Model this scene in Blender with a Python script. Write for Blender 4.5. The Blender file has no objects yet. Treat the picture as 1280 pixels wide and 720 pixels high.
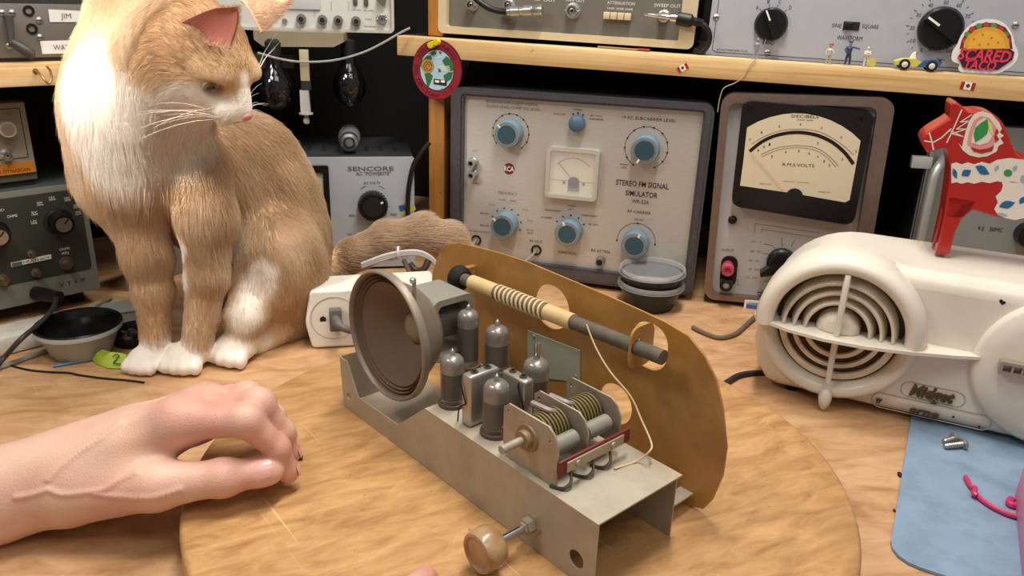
import bpy, bmesh, math, random
import numpy as np
from mathutils import Vector, Matrix, Euler
random.seed(3); rng = np.random.default_rng(5)
SC = bpy.context.scene
COL = SC.collection
PI = math.pi
R = math.radians

# ------------------------------------------------------------------ camera calibration (1280x720 frame)
FPX, PITCH, ROLL, CAMH = 977.42, 0.362906, 0.0365657, 0.40
_cp, _sp = math.cos(PITCH), math.sin(PITCH)
_fw = np.array([0, _cp, -_sp]); _up = np.array([0, _sp, _cp]); _rt = np.array([1.0, 0, 0])
_cr, _sr = math.cos(ROLL), math.sin(ROLL)
RT = _cr * _rt + _sr * _up; UP = -_sr * _rt + _cr * _up; FW = _fw
CAM = np.array([0, 0, CAMH])
def ray(x, y): return FW + (x - 640) / FPX * RT - (y - 360) / FPX * UP
def gz(x, y, z=0.0):
    d = ray(x, y); return CAM + d * ((z - CAMH) / d[2])
def dep(x, y, Y):
    d = ray(x, y); return CAM + d * (Y / d[1])

# ------------------------------------------------------------------ materials
def srgb(h):
    h = h.lstrip('#'); c = [int(h[i:i + 2], 16) / 255 for i in (0, 2, 4)]
    return tuple((x / 12.92 if x <= 0.04045 else ((x + 0.055) / 1.055) ** 2.4) for x in c)
_MATS = {}
def mat(name, col='#808080', rough=0.5, metal=0.0, var=0.0, scale=40.0, bump=0.0, bscale=300.0, coat=0.0,
        trans=0.0, alpha=1.0, ior=1.45, stretch=(1, 1, 1), col2=None, detail=4.0, emit=0.0, sss=0.0, spec=0.5, dirt=None, dirt_amt=0.5, dirt_scale=12.0):
    if name in _MATS: return _MATS[name]
    m = bpy.data.materials.new(name); m.use_nodes = True
    nt = m.node_tree; nd = nt.nodes; lk = nt.links
    b = nd['Principled BSDF']; c = srgb(col)
    b.inputs['Base Color'].default_value = (*c, 1)
    b.inputs['Roughness'].default_value = rough; b.inputs['Metallic'].default_value = metal
    b.inputs['Coat Weight'].default_value = coat; b.inputs['Transmission Weight'].default_value = trans
    b.inputs['Alpha'].default_value = alpha; b.inputs['IOR'].default_value = ior
    b.inputs['Specular IOR Level'].default_value = spec
    if emit: b.inputs['Emission Color'].default_value = (*c, 1); b.inputs['Emission Strength'].default_value = emit
    if sss:
        b.inputs['Subsurface Weight'].default_value = sss; b.inputs['Subsurface Radius'].default_value = (0.01, 0.004, 0.002)
        b.inputs['Subsurface Scale'].default_value = 0.6
    tc = nd.new('ShaderNodeTexCoord'); mp = nd.new('ShaderNodeMapping'); mp.inputs['Scale'].default_value = stretch
    lk.new(tc.outputs['Object'], mp.inputs['Vector'])
    src = None
    if var or col2:
        nz = nd.new('ShaderNodeTexNoise'); nz.inputs['Scale'].default_value = scale; nz.inputs['Detail'].default_value = detail
        lk.new(mp.outputs['Vector'], nz.inputs['Vector'])
        rp = nd.new('ShaderNodeValToRGB')
        if col2: a, e = c, srgb(col2)
        else: a = tuple(x * (1 - var) for x in c); e = tuple(min(1, x * (1 + var)) for x in c)
        rp.color_ramp.elements[0].position = 0.32; rp.color_ramp.elements[1].position = 0.68
        rp.color_ramp.elements[0].color = (*a, 1); rp.color_ramp.elements[1].color = (*e, 1)
        lk.new(nz.outputs['Fac'], rp.inputs['Fac']); src = rp.outputs['Color']
        lk.new(src, b.inputs['Base Color'])
    if dirt:
        nz = nd.new('ShaderNodeTexNoise'); nz.inputs['Scale'].default_value = dirt_scale; nz.inputs['Detail'].default_value = 8; nz.inputs['Roughness'].default_value = 0.65
        lk.new(mp.outputs['Vector'], nz.inputs['Vector'])
        rp = nd.new('ShaderNodeValToRGB'); rp.color_ramp.elements[0].position = 0.45; rp.color_ramp.elements[1].position = 0.75
        rp.color_ramp.elements[0].color = (0, 0, 0, 1); rp.color_ramp.elements[1].color = (dirt_amt,) * 3 + (1,)
        lk.new(nz.outputs['Fac'], rp.inputs['Fac'])
        mx = nd.new('ShaderNodeMix'); mx.data_type = 'RGBA'
        lk.new(rp.outputs['Color'], mx.inputs['Factor'])
        if src: lk.new(src, mx.inputs[6])
        else: mx.inputs[6].default_value = (*c, 1)
        mx.inputs[7].default_value = (*srgb(dirt), 1)
        lk.new(mx.outputs[2], b.inputs['Base Color'])
    if bump:
        nz = nd.new('ShaderNodeTexNoise'); nz.inputs['Scale'].default_value = bscale; nz.inputs['Detail'].default_value = 3
        lk.new(mp.outputs['Vector'], nz.inputs['Vector'])
        bp = nd.new('ShaderNodeBump'); bp.inputs['Strength'].default_value = bump; bp.inputs['Distance'].default_value = 0.002
        lk.new(nz.outputs['Fac'], bp.inputs['Height']); lk.new(bp.outputs['Normal'], b.inputs['Normal'])
    _MATS[name] = m
    return m

def wood(name, light, dark, mid, stretch, scale=6.0, rough=0.45, blotch='#6a4a2a', blotch_amt=0.35, scratch=0.0, rot=0.0, blotch_scale=7.0):
    if name in _MATS: return _MATS[name]
    m = bpy.data.materials.new(name); m.use_nodes = True
    nt = m.node_tree; nd = nt.nodes; lk = nt.links; b = nd['Principled BSDF']
    tc = nd.new('ShaderNodeTexCoord'); mp = nd.new('ShaderNodeMapping'); mp.inputs['Scale'].default_value = stretch; mp.inputs['Rotation'].default_value = (0, 0, rot)
    m0 = nd.new('ShaderNodeMapping'); m0.inputs['Rotation'].default_value = (0, 0, rot)
    lk.new(tc.outputs['Object'], m0.inputs['Vector'])
    mp.inputs['Rotation'].default_value = (0, 0, 0); lk.new(m0.outputs['Vector'], mp.inputs['Vector'])
    n1 = nd.new('ShaderNodeTexNoise'); n1.inputs['Scale'].default_value = scale; n1.inputs['Detail'].default_value = 8; n1.inputs['Roughness'].default_value = 0.62; n1.inputs['Distortion'].default_value = 0.6
    lk.new(mp.outputs['Vector'], n1.inputs['Vector'])
    rp = nd.new('ShaderNodeValToRGB'); e = rp.color_ramp.elements
    e[0].position = 0.30; e[0].color = (*srgb(dark), 1); e[1].position = 0.66; e[1].color = (*srgb(light), 1)
    k = e.new(0.47); k.color = (*srgb(mid), 1)
    lk.new(n1.outputs['Fac'], rp.inputs['Fac'])
    n2 = nd.new('ShaderNodeTexNoise'); n2.inputs['Scale'].default_value = blotch_scale; n2.inputs['Detail'].default_value = 6
    lk.new(tc.outputs['Object'], n2.inputs['Vector'])
    r2 = nd.new('ShaderNodeValToRGB'); r2.color_ramp.elements[0].position = 0.5; r2.color_ramp.elements[1].position = 0.78
    r2.color_ramp.elements[0].color = (0, 0, 0, 1); r2.color_ramp.elements[1].color = (blotch_amt,) * 3 + (1,)
    lk.new(n2.outputs['Fac'], r2.inputs['Fac'])
    mx = nd.new('ShaderNodeMix'); mx.data_type = 'RGBA'
    lk.new(r2.outputs['Color'], mx.inputs['Factor']); lk.new(rp.outputs['Color'], mx.inputs[6]); mx.inputs[7].default_value = (*srgb(blotch), 1)
    out = mx.outputs[2]
    if scratch:
        # fine pale scratches: thin bands of a strongly stretched noise
        m3 = nd.new('ShaderNodeMapping'); m3.inputs['Scale'].default_value = (3, 160, 3); m3.inputs['Rotation'].default_value = (0, 0, 0.9)
        m4 = nd.new('ShaderNodeMapping'); m4.inputs['Rotation'].default_value = (0, 0, 0.9)
        lk.new(tc.outputs['Object'], m4.inputs['Vector'])
        m3.inputs['Rotation'].default_value = (0, 0, 0); lk.new(m4.outputs['Vector'], m3.inputs['Vector'])
        n3 = nd.new('ShaderNodeTexNoise'); n3.inputs['Scale'].default_value = 1.4; n3.inputs['Detail'].default_value = 2
        lk.new(m3.outputs['Vector'], n3.inputs['Vector'])
        r3 = nd.new('ShaderNodeValToRGB'); r3.color_ramp.elements[0].position = 0.70; r3.color_ramp.elements[1].position = 0.78
        r3.color_ramp.elements[0].color = (0, 0, 0, 1); r3.color_ramp.elements[1].color = (scratch,) * 3 + (1,)
        lk.new(n3.outputs['Fac'], r3.inputs['Fac'])
        mx2 = nd.new('ShaderNodeMix'); mx2.data_type = 'RGBA'
        lk.new(r3.outputs['Color'], mx2.inputs['Factor']); lk.new(out, mx2.inputs[6]); mx2.inputs[7].default_value = (*srgb('#f3dcb4'), 1)
        out = mx2.outputs[2]
    # small dark specks and pits
    n5 = nd.new('ShaderNodeTexNoise'); n5.inputs['Scale'].default_value = 95; n5.inputs['Detail'].default_value = 3
    lk.new(tc.outputs['Object'], n5.inputs['Vector'])
    r5 = nd.new('ShaderNodeValToRGB'); r5.color_ramp.elements[0].position = 0.70; r5.color_ramp.elements[1].position = 0.76
    r5.color_ramp.elements[0].color = (0, 0, 0, 1); r5.color_ramp.elements[1].color = (0.55,) * 3 + (1,)
    lk.new(n5.outputs['Fac'], r5.inputs['Fac'])
    mx5 = nd.new('ShaderNodeMix'); mx5.data_type = 'RGBA'
    lk.new(r5.outputs['Color'], mx5.inputs['Factor']); lk.new(out, mx5.inputs[6]); mx5.inputs[7].default_value = (*srgb('#4a3018'), 1)
    out = mx5.outputs[2]
    lk.new(out, b.inputs['Base Color'])
    b.inputs['Roughness'].default_value = rough
    bp = nd.new('ShaderNodeBump'); bp.inputs['Strength'].default_value = 0.15; bp.inputs['Distance'].default_value = 0.001
    lk.new(n1.outputs['Fac'], bp.inputs['Height']); lk.new(bp.outputs['Normal'], b.inputs['Normal'])
    _MATS[name] = m
    return m

# ------------------------------------------------------------------ mesh builder
def frame_of(d):
    d = Vector(d).normalized()
    a = Vector((0, 0, 1)) if abs(d.z) < 0.9 else Vector((1, 0, 0))
    x = a.cross(d).normalized(); y = d.cross(x)
    return x, y, d
class MB:
    def __init__(s): s.v = []; s.f = []; s.mi = []; s.mats = []
    def slot(s, m):
        if m not in s.mats: s.mats.append(m)
        return s.mats.index(m)
    def add(s, vs, fs, m):
        k = len(s.v); i = s.slot(m)
        s.v.extend([tuple(v) for v in vs])
        for f in fs: s.f.append([k + q for q in f]); s.mi.append(i)
        return s
    def addbm(s, bm, m, T=None):
        bm.verts.index_update()
        vs = [(T @ v.co if T else v.co.copy()) for v in bm.verts]
        s.add(vs, [[v.index for v in f.verts] for f in bm.faces], m); bm.free(); return s
    def box(s, a, b, m, bev=0.0, seg=2, T=None):
        bm = bmesh.new(); bmesh.ops.create_cube(bm, size=1)
        c = [(a[i] + b[i]) / 2 for i in range(3)]; d = [abs(b[i] - a[i]) for i in range(3)]
        for v in bm.verts: v.co = Vector([v.co[i] * d[i] + c[i] for i in range(3)])
        if bev: bmesh.ops.bevel(bm, geom=bm.edges[:], offset=min(bev, min(d) * 0.49), segments=seg, profile=0.5, affect='EDGES')
        return s.addbm(bm, m, T)
    def lathe(s, o, d, prof, m, n=28, a0=0.0):
        # prof: (radius, height along d); radius 0 closes
        x, y, z = frame_of(d); o = Vector(o); vs = []; fs = []; rings = []
        for r, h in prof:
            if r <= 1e-7: rings.append([len(vs)]); vs.append(o + z * h)
            else:
                k = len(vs); rings.append(list(range(k, k + n)))
                for i in range(n):
                    t = a0 + 2 * PI * i / n; vs.append(o + z * h + x * (r * math.cos(t)) + y * (r * math.sin(t)))
        for p, q in zip(rings, rings[1:]):
            for i in range(n):
                j = (i + 1) % n
                if len(p) == 1 and len(q) == 1: break
                if len(p) == 1: fs.append((p[0], q[j], q[i]))
                elif len(q) == 1: fs.append((p[i], p[j], q[0]))
                else: fs.append((p[i], p[j], q[j], q[i]))
        return s.add(vs, fs, m)
    def cyl(s, a, b, r, m, r2=None, n=20, caps=True):
        a = Vector(a); b = Vector(b); L = (b - a).length; r2 = r if r2 is None else r2
        pr = [(r, 0), (r2, L)]
        if caps: pr = [(0, 0)] + pr + [(0, L)]
        return s.lathe(a, b - a, pr, m, n)
    def ball(s, c, r, m, n=16, sq=(1, 1, 1)):
        k = n // 2; vs = []; 
        bm = bmesh.new(); bmesh.ops.create_uvsphere(bm, u_segments=n, v_segments=max(6, k), radius=1)
        for v in bm.verts: v.co = Vector((v.co.x * r * sq[0] + c[0], v.co.y * r * sq[1] + c[1], v.co.z * r * sq[2] + c[2]))
        return s.addbm(bm, m)
    def tube(s, pts, r, m, n=8, closed=False, caps=True):
        P = [Vector(p) for p in pts]; k = len(P); rr = r if hasattr(r, '__len__') else [r] * k
        vs = []; fs = []; prev = None
        for i in range(k):
            if closed: t = (P[(i + 1) % k] - P[i - 1])
            else: t = P[min(i + 1, k - 1)] - P[max(i - 1, 0)]
            t = t.normalized() if t.length > 1e-9 else Vector((0, 0, 1))
            if prev is None: x, y, _ = frame_of(t)
            else:
                x = prev - t * prev.dot(t)
                x = x.normalized() if x.length > 1e-6 else frame_of(t)[0]
                y = t.cross(x)
            prev = x
            for j in range(n):
                a = 2 * PI * j / n; vs.append(P[i] + x * (rr[i] * math.cos(a)) + y * (rr[i] * math.sin(a)))
        for i in range(k if closed else k - 1):
            i2 = (i + 1) % k
            for j in range(n):
                j2 = (j + 1) % n; fs.append((i * n + j, i * n + j2, i2 * n + j2, i2 * n + j))
        if caps and not closed: fs.append(tuple(range(n))[::-1]); fs.append(tuple((k - 1) * n + j for j in range(n)))
        return s.add(vs, fs, m)
    def prism(s, poly, y0, y1, m, T=None, cap=True):
        # poly in (x, z); extruded along y (y0 = front)
        n = len(poly); vs = [Vector((p[0], y0, p[1])) for p in poly] + [Vector((p[0], y1, p[1])) for p in poly]
        fs = [(i, i + n, (i + 1) % n + n, (i + 1) % n) for i in range(n)]
        if cap: fs += [tuple(range(n)), tuple(range(2 * n - 1, n - 1, -1))]
        if T: vs = [T @ v for v in vs]
        return s.add(vs, fs, m)
    def ring(s, outer, inner, y0, y1, m):
        # outer and inner outlines (x, z) with the same count, a solid frame between y0 (front) and y1
        n = len(outer); vs = []
        for y in (y0, y1):
            vs += [(p[0], y, p[1]) for p in outer]; vs += [(p[0], y, p[1]) for p in inner]
        fs = []
        for i in range(n):
            j = (i + 1) % n
            fs.append((i, j, n + j, n + i)); fs.append((2 * n + j, 2 * n + i, 3 * n + i, 3 * n + j))
            fs.append((j, i, 2 * n + i, 2 * n + j)); fs.append((n + i, n + j, 3 * n + j, 3 * n + i))
        return s.add(vs, fs, m)
    def flat(s, poly, y, m):
        return s.add([(p[0], y, p[1]) for p in poly], [tuple(range(len(poly)))], m)
    def text(s, body, x, z, size, m, y=0.0, align='CENTER', width=None, rot=0.0, shear=0.0, bold=0.0, depth=0.0):
        cu = bpy.data.curves.new('t', 'FONT'); cu.body = body; cu.size = 1; cu.align_x = 'LEFT'; cu.shear = shear; cu.offset = bold; cu.resolution_u = 2; cu.extrude = depth / size if depth else 0
        ob = bpy.data.objects.new('t', cu); COL.objects.link(ob)
        dg = bpy.context.evaluated_depsgraph_get(); me = ob.evaluated_get(dg).to_mesh()
        vs = [v.co.copy() for v in me.vertices]; fs = [list(p.vertices) for p in me.polygons]
        ob.evaluated_get(dg).to_mesh_clear(); bpy.data.objects.remove(ob); bpy.data.curves.remove(cu)
        if not vs: return s
        x0 = min(v.x for v in vs); x1 = max(v.x for v in vs)
        sx = size if width is None else width / max(1e-6, x1 - x0)
        ca, sa = math.cos(rot), math.sin(rot); out = []
        for v in vs:
            px = (v.x - x0) * sx; pz = (v.y - 0.35) * size
            if align == 'CENTER': px -= (x1 - x0) * sx / 2
            elif align == 'RIGHT': px -= (x1 - x0) * sx
            out.append((x + px * ca - pz * sa, y - v.z * size, z + px * sa + pz * ca))
        return s.add(out, fs, m)
    def build(s, name, parent=None, ang=38, loc=None):
        me = bpy.data.meshes.new(name); me.from_pydata([tuple(v) for v in s.v], [], s.f)
        for m in s.mats: me.materials.append(m)
        me.polygons.foreach_set('material_index', s.mi)
        bm = bmesh.new(); bm.from_mesh(me); bmesh.ops.recalc_face_normals(bm, faces=bm.faces[:]); bm.to_mesh(me); bm.free()
        me.polygons.foreach_set('use_smooth', [True] * len(me.polygons))
        me.set_sharp_from_angle(angle=R(ang)); me.update()
        o = bpy.data.objects.new(name, me); COL.objects.link(o)
        if parent is not None: o.parent = parent
        if loc is not None: o.location = loc
        return o
def rrect(x0, z0, x1, z1, r, n=5):
    out = []
    for cx, cz, a in ((x1 - r, z0 + r, -PI / 2), (x1 - r, z1 - r, 0), (x0 + r, z1 - r, PI / 2), (x0 + r, z0 + r, PI)):
        for i in range(n + 1):
            t = a + PI / 2 * i / n; out.append((cx + r * math.cos(t), cz + r * math.sin(t)))
    return out
def circ(x, z, r, n=28, a0=0, a1=2 * PI):
    full = abs(a1 - a0 - 2 * PI) < 1e-6
    return [(x + r * math.cos(a0 + (a1 - a0) * i / (n if full else n - 1)), z + r * math.sin(a0 + (a1 - a0) * i / (n if full else n - 1))) for i in range(n)]
def arcband(x, z, r, w, a0, a1, n=40):
    return circ(x, z, r + w / 2, n, a0, a1) + circ(x, z, r - w / 2, n, a0, a1)[::-1]
def smooth_path(pts, k=8):
    P = [np.array(p, float) for p in pts]; out = []
    for i in range(len(P) - 1):
        p0 = P[max(i - 1, 0)]; p1 = P[i]; p2 = P[i + 1]; p3 = P[min(i + 2, len(P) - 1)]
        for j in range(k):
            t = j / k
            out.append(0.5 * ((2 * p1) + (-p0 + p2) * t + (2 * p0 - 5 * p1 + 4 * p2 - p3) * t * t + (-p0 + 3 * p1 - 3 * p2 + p3) * t ** 3))
    out.append(P[-1]); return [tuple(p) for p in out]

# ------------------------------------------------------------------ objects
def tag(o, label=None, cat=None, group=None, kind=None):
    if label: o['label'] = label
    if cat: o['category'] = cat
    if group: o['group'] = group
    if kind: o['kind'] = kind
    return o
def thing(name, label, cat, loc=(0, 0, 0), rot=(0, 0, 0), group=None):
    o = bpy.data.objects.new(name, None); COL.objects.link(o); o.empty_display_size = 0.02
    o.location = loc; o.rotation_euler = rot
    return tag(o, label, cat, group)
def copy_tree(o, parent=None):
    c = o.copy(); COL.objects.link(c)
    if parent is not None: c.parent = parent
    for ch in list(o.children): copy_tree(ch, c)
    return c
class Panel:
    """A front plane standing at P, turned by yaw; at() gives a photo point as (x, z) on that plane."""
    def __init__(s, P, yaw, roll=0.0, pitch=0.0):
        s.P = np.array(P, float); s.rot = (R(pitch), R(roll), R(yaw))
        s.Rm = np.array(Euler(s.rot).to_matrix()); s.tk = 1.28
    def at(s, x, y, off=0.0):
        d = s.Rm.T @ ray(x, y); o = s.Rm.T @ (CAM - s.P); q = o + d * ((off - o[1]) / d[1])
        return float(q[0]), float(q[2])
    def w(s, x, y, z): return tuple(s.P + s.Rm @ np.array([x, y, z]))
    def root(s, name, label, cat, group=None): return thing(name, label, cat, tuple(s.P), s.rot, group)
    def T(s, mb, body, x0, y0, x1, y1, hpx, m, off=-0.0004, fit=True, **k):
        a = s.at(x0, y0, off); b = s.at(x1, y1, off); c = s.at((x0 + x1) / 2, (y0 + y1) / 2 + hpx, off)
        cx = (a[0] + b[0]) / 2; cz = (a[1] + b[1]) / 2
        mb.text(body, cx, cz, abs(c[1] - cz) / 0.72 * s.tk, m, y=off, width=(b[0] - a[0]) if fit else None, **k)
# ------------------------------------------------------------------ render look, camera, light
SC.view_settings.view_transform = 'Standard'; SC.view_settings.look = 'None'
SC.view_settings.exposure = -0.12; SC.view_settings.gamma = 1.0
cd = bpy.data.cameras.new('camera'); cam = bpy.data.objects.new('camera', cd); COL.objects.link(cam)
cd.sensor_width = 36; cd.lens = FPX / 1280 * 36; cd.clip_start = 0.01
cam.matrix_world = Matrix(((RT[0], UP[0], -FW[0], 0), (RT[1], UP[1], -FW[1], 0), (RT[2], UP[2], -FW[2], CAMH), (0, 0, 0, 1)))
SC.camera = cam
wd = bpy.data.worlds.new('world'); SC.world = wd; wd.use_nodes = True
bg = wd.node_tree.nodes['Background']; bg.inputs['Color'].default_value = (*srgb('#fff8f2'), 1); bg.inputs['Strength'].default_value = 0.30
def area(name, loc, target, sx, sy, power, col='#fff8f0', spread=180):
    l = bpy.data.lights.new(name, 'AREA'); l.shape = 'RECTANGLE'; l.size = sx; l.size_y = sy; l.energy = power; l.color = srgb(col); l.spread = R(spread)
    o = bpy.data.objects.new(name, l); COL.objects.link(o); o.location = loc
    o.rotation_euler = (Vector(target) - Vector(loc)).to_track_quat('-Z', 'Y').to_euler(); return o
area('ceiling_light', (0.12, 0.70, 1.35), (0.05, 0.72, 0), 0.8, 0.14, 20)
area('front_fill', (0.45, -0.25, 1.5), (0.25, 0.85, 0.1), 0.9, 0.5, 7)  # added soft fill from above the camera, lifts the front faces
area('bib_spot', (-0.72, 0.36, 0.72), (-0.405, 0.79, 0.315), 0.12, 0.12, 0.50, '#fffaf4', 26)  # added narrow spot that brightens only the cat's white bib
area('bench_light', (-0.50, 0.40, 0.85), (-0.30, 0.70, 0.20), 0.30, 0.14, 2.9)

# ------------------------------------------------------------------ bench, walls, shelves
YAW = -14.55
P0 = np.array([0.2523, 1.0346, 0.0])
pine = wood('pine', '#e6c892', '#bf9559', '#d8b47c', (0.6, 14, 22), 5, 0.5, '#a9763c', 0.25)
pine_l = wood('pine_left', '#e3c697', '#b98f58', '#d3b07c', (0.6, 14, 22), 5, 0.5, '#8a6234', 0.4)
bench_m = wood('bench_wood', '#cda67c', '#a0754a', '#bb9166', (3, 8, 3), 6, 0.5, '#86633f', 0.42, 0.25, R(-8))
dark = mat('dark_wall', '#0d0b0a', 0.9)
mb = MB(); mb.box((-1.3, 0.10, -0.04), (1.2, 1.75, 0.0), bench_m, 0.003)
bench = tag(mb.build('workbench'), 'worn plywood workbench top under all the radios and instruments', 'workbench')
def wall(name, P, yaw, u0, u1, z0, z1):
    m = MB(); m.box((u0, 0, z0), (u1, 0.02, z1), dark); o = m.build(name); o.location = P; o.rotation_euler = (0, 0, R(yaw)); tag(o, kind='structure')
ca, sa = math.cos(R(YAW)), math.sin(R(YAW))
VB = np.array([-sa, ca, 0.0]); UB = np.array([ca, sa, 0.0])
wall('wall_back', tuple(P0 + VB * 0.40), YAW, -0.75, 0.75, 0.0, 0.75)
UL = np.array([math.cos(R(43)), math.sin(R(43)), 0]); VL = np.array([-UL[1], UL[0], 0]); PL0 = np.array([-0.561, 0.861, 0])
wall('wall_left', tuple(PL0 + VL * 0.34), 43, -0.45, 0.62, 0.0, 0.75)
# main shelf: pine front rail on a dark board
SH = Panel(P0, YAW, roll=0.8)
sh = SH.root('wall_shelf', 'long pine shelf across the back, carrying the sweep generator and function generator', 'shelf')
zr0, zr1 = 0.3035, 0.3300
mb = MB(); mb.box((-0.445, 0.0, zr0), (0.50, 0.028, zr1), pine, 0.0015); mb.build('front_rail', sh)
mb = MB(); mb.box((-0.445, 0.029, zr1 - 0.018), (0.50, 0.385, zr1), mat('shelf_board', '#2b1e13', 0.7, var=0.2)); mb.build('shelf_board', sh)
# corner piece of shelf under the oscilloscope and left shelf
SHL = Panel(PL0, 43)
shl = SHL.root('corner_shelf', 'short pine shelf at the left with a brass cup hook screwed in its edge', 'shelf')
mb = MB(); mb.box((-0.25, 0.0, 0.2830), (0.20, 0.024, 0.3075), pine_l, 0.0015); mb.build('front_rail', shl)
mb = MB(); mb.box((-0.25, 0.025, 0.2895), (0.36, 0.33, 0.3075), mat('shelf_board')); mb.build('shelf_board', shl)
# cup hook
hx, hz = SHL.at(50, 92); brass = mat('brass_hook', '#a98a5c', 0.35, 0.9)
hx -= 0.004
mb = MB(); mb.tube(smooth_path([(hx, 0.002, hz + .003), (hx, -0.006, hz + .003), (hx + 0.002, -0.013, hz), (hx + 0.004, -0.017, hz - 0.006), (hx + 0.0075, -0.017, hz - 0.009), (hx + 0.011, -0.015, hz - 0.004), (hx + 0.0115, -0.013, hz + 0.004), (hx + 0.009, -0.012, hz + 0.009)], 5), 0.0013, brass, 8)
mb.lathe((hx, 0.0, hz + .003), (0, -1, 0), [(0, 0), (0.003, 0), (0.003, 0.001), (0, 0.0012)], brass, 12)
o = mb.build('cup_hook'); o.matrix_world = Matrix(shl.matrix_basis); tag(o, 'small brass cup hook screwed into the edge of the short shelf', 'hook')
# post between bench and shelf
PO = Panel(P0 + VB * 0.03, YAW)
a = PO.at(535.3, 200); b = PO.at(555.5, 200)
wpost = wood('post_wood', '#c98f45', '#9c6425', '#b97f38', (14, 14, 0.8), 5, 0.45, '#7d4f20', 0.3)
mb = MB(); mb.box((a[0], 0, 0.0), (b[0], 0.03, 0.302), wpost, 0.003)
mb.box((a[0], 0.0, 0.336), (b[0] - 0.003, 0.02, 0.56), wpost, 0.002)
o = mb.build('shelf_post'); o.location = PO.P; o.rotation_euler = PO.rot; tag(o, 'slim amber wooden post holding up the long shelf, behind the round red badge', 'post')
# ------------------------------------------------------------------ shared instrument materials
steel = mat('brushed_steel', '#b9b9b6', 0.32, 0.9)
chrome = mat('chrome', '#d8d8d8', 0.15, 1.0)
black = mat('black_plastic', '#0f0f10', 0.32)
blackm = mat('black_matte', '#121212', 0.7)
ink = mat('black_ink', '#161514', 0.7)
greyink = mat('grey_ink', '#5c5853', 0.7)
white_ink = mat('white_ink', '#e9e6da', 0.6)
redm = mat('red_plastic', '#a01f2a', 0.35)
glassm = mat('clear_plastic', '#ffffff', 0.06, trans=0.0, alpha=0.13)
bluek = mat('blue_knob', '#6d8797', 0.36, var=0.06, scale=200)
bluek2 = mat('blue_knob_dark', '#3f6070', 0.28, 0.4)
def knob(root, x, z, r, h, body, cap=None, name='knob', skirt=None, ptr=None, ang=None, ring=None, y=0.0, flutes=0):
    m = MB()
    if skirt: m.lathe((x, y, z), (0, -1, 0), [(skirt, 0), (skirt, h * .18), (r * 1.02, h * .24)], body, 32)
    m.lathe((x, y, z), (0, -1, 0), [(r, 0), (r * .985, h * .9), (r * .93, h), (0, h)], body, 36)
    if flutes:
        for i in range(flutes):
            t = 2 * PI * i / flutes; m.cyl((x + r * math.cos(t), y, z + r * math.sin(t)), (x + r * .98 * math.cos(t), y - h * .88, z + r * .98 * math.sin(t)), r * 0.07, body, n=6)
    if ring: m.lathe((x, y - h, z), (0, -1, 0), [(r * .80, 0.0), (r * .80, 0.0006), (r * .70, 0.0006), (r * .70, 0)], ring, 32)
    if cap: m.lathe((x, y - h, z), (0, -1, 0), [(r * .72, -0.0005), (r * .70, 0.0004), (0, 0.0003)], cap, 32)
    if ptr is not None:
        t = R(ang); w = r * .07
        d = Vector((math.cos(t), 0, math.sin(t))); q = Vector((-math.sin(t), 0, math.cos(t)))
        c = Vector((x, y - h - 0.0007, z))
        a0, a1 = ptr[0] * r, ptr[1] * r
        m.add([c + d * a0 - q * w, c + d * a1 - q * w, c + d * a1 + q * w, c + d * a0 + q * w], [(0, 1, 2, 3)], ptr[2])
    return m.build(name, root)
def screw(mb, x, z, r, m=None, y=0.0):
    m = m or steel
    mb.lathe((x, y, z), (0, -1, 0), [(r, 0), (r * .9, r * .35), (r * .5, r * .55), (0, r * .6)], m, 14)
    mb.box((x - r * .8, y - r * .64, z - r * .12), (x + r * .8, y - r * .5, z + r * .12), blackm)
def bnc(root, x, z, r, name='coaxial_socket', y=0.0, L=None):
    L = L or r * 2; m = MB()
    m.lathe((x, y, z), (0, -1, 0), [(r * 1.35, 0), (r * 1.35, .001), (r, .0015), (r, L), (r * .78, L), (r * .78, L * .35), (r * .45, L * .35), (r * .45, L * .8), (r * .3, L * .82), (r * .25, L * .5), (0, L * .5)], steel, 20)
    for s in (-1, 1): m.cyl((x + s * r * .9, y - L * .55, z), (x + s * r * 1.25, y - L * .55, z), r * .16, steel, n=8)
    m.lathe((x, y - L * .5, z), (0, -1, 0), [(0, 0), (r * .2, 0), (r * .2, .0005), (0, .0005)], blackm, 10)
    return m.build(name, root)

# ------------------------------------------------------------------ stereo FM signal simulator
RC = Panel(P0 - UB * 0.357, YAW)
RC.tk = 1.5
rc = RC.root('signal_simulator', 'silver stereo FM signal simulator with blue knobs and a square meter, under the long shelf', 'signal generator')
hammer = mat('hammered_grey', '#57575c', 0.36, 0.5, var=0.14, scale=260, bump=0.15, bscale=500)
alum = mat('alu_panel', '#bfbbb3', 0.40, 0.35, var=0.05, scale=60, stretch=(1, 1, 12))
X0, X1, Z0, Z1 = 0.0, 0.360, 0.008, 0.272
px0, pz0, px1, pz1 = 0.0185, 0.0285, 0.346, 0.2615
mb = MB(); mb.ring(rrect(X0, Z0, X1, Z1, 0.014), rrect(px0, pz0, px1, pz1, 0.004), -0.008, 0.006, hammer)
mb.ring(rrect(X0 + .004, Z0 + .004, X1 - .004, Z1 - .004, 0.012), rrect(px0 - .003, pz0 - .003, px1 + .003, pz1 + .003, 0.006), -0.0105, -0.008, hammer)
mb.prism(rrect(X0 + .002, Z0 + .002, X1 - .002, Z1 - .002, 0.012), 0.006, 0.20, mat('case_grey', '#4d4c4e', 0.5, 0.4))
mb.build('case', rc)
mb = MB(); mb.flat(rrect(px0 - .001, pz0 - .001, px1 + .001, pz1 + .001, 0.004), 0.0, alum); mb.build('front_panel', rc)
for x in (.03, .33):
    for y in (.02, .17): mb = MB(); mb.cyl((x, y, 0), (x, y, .0085), .010, blackm); mb.build('rubber_foot', rc)
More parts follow.
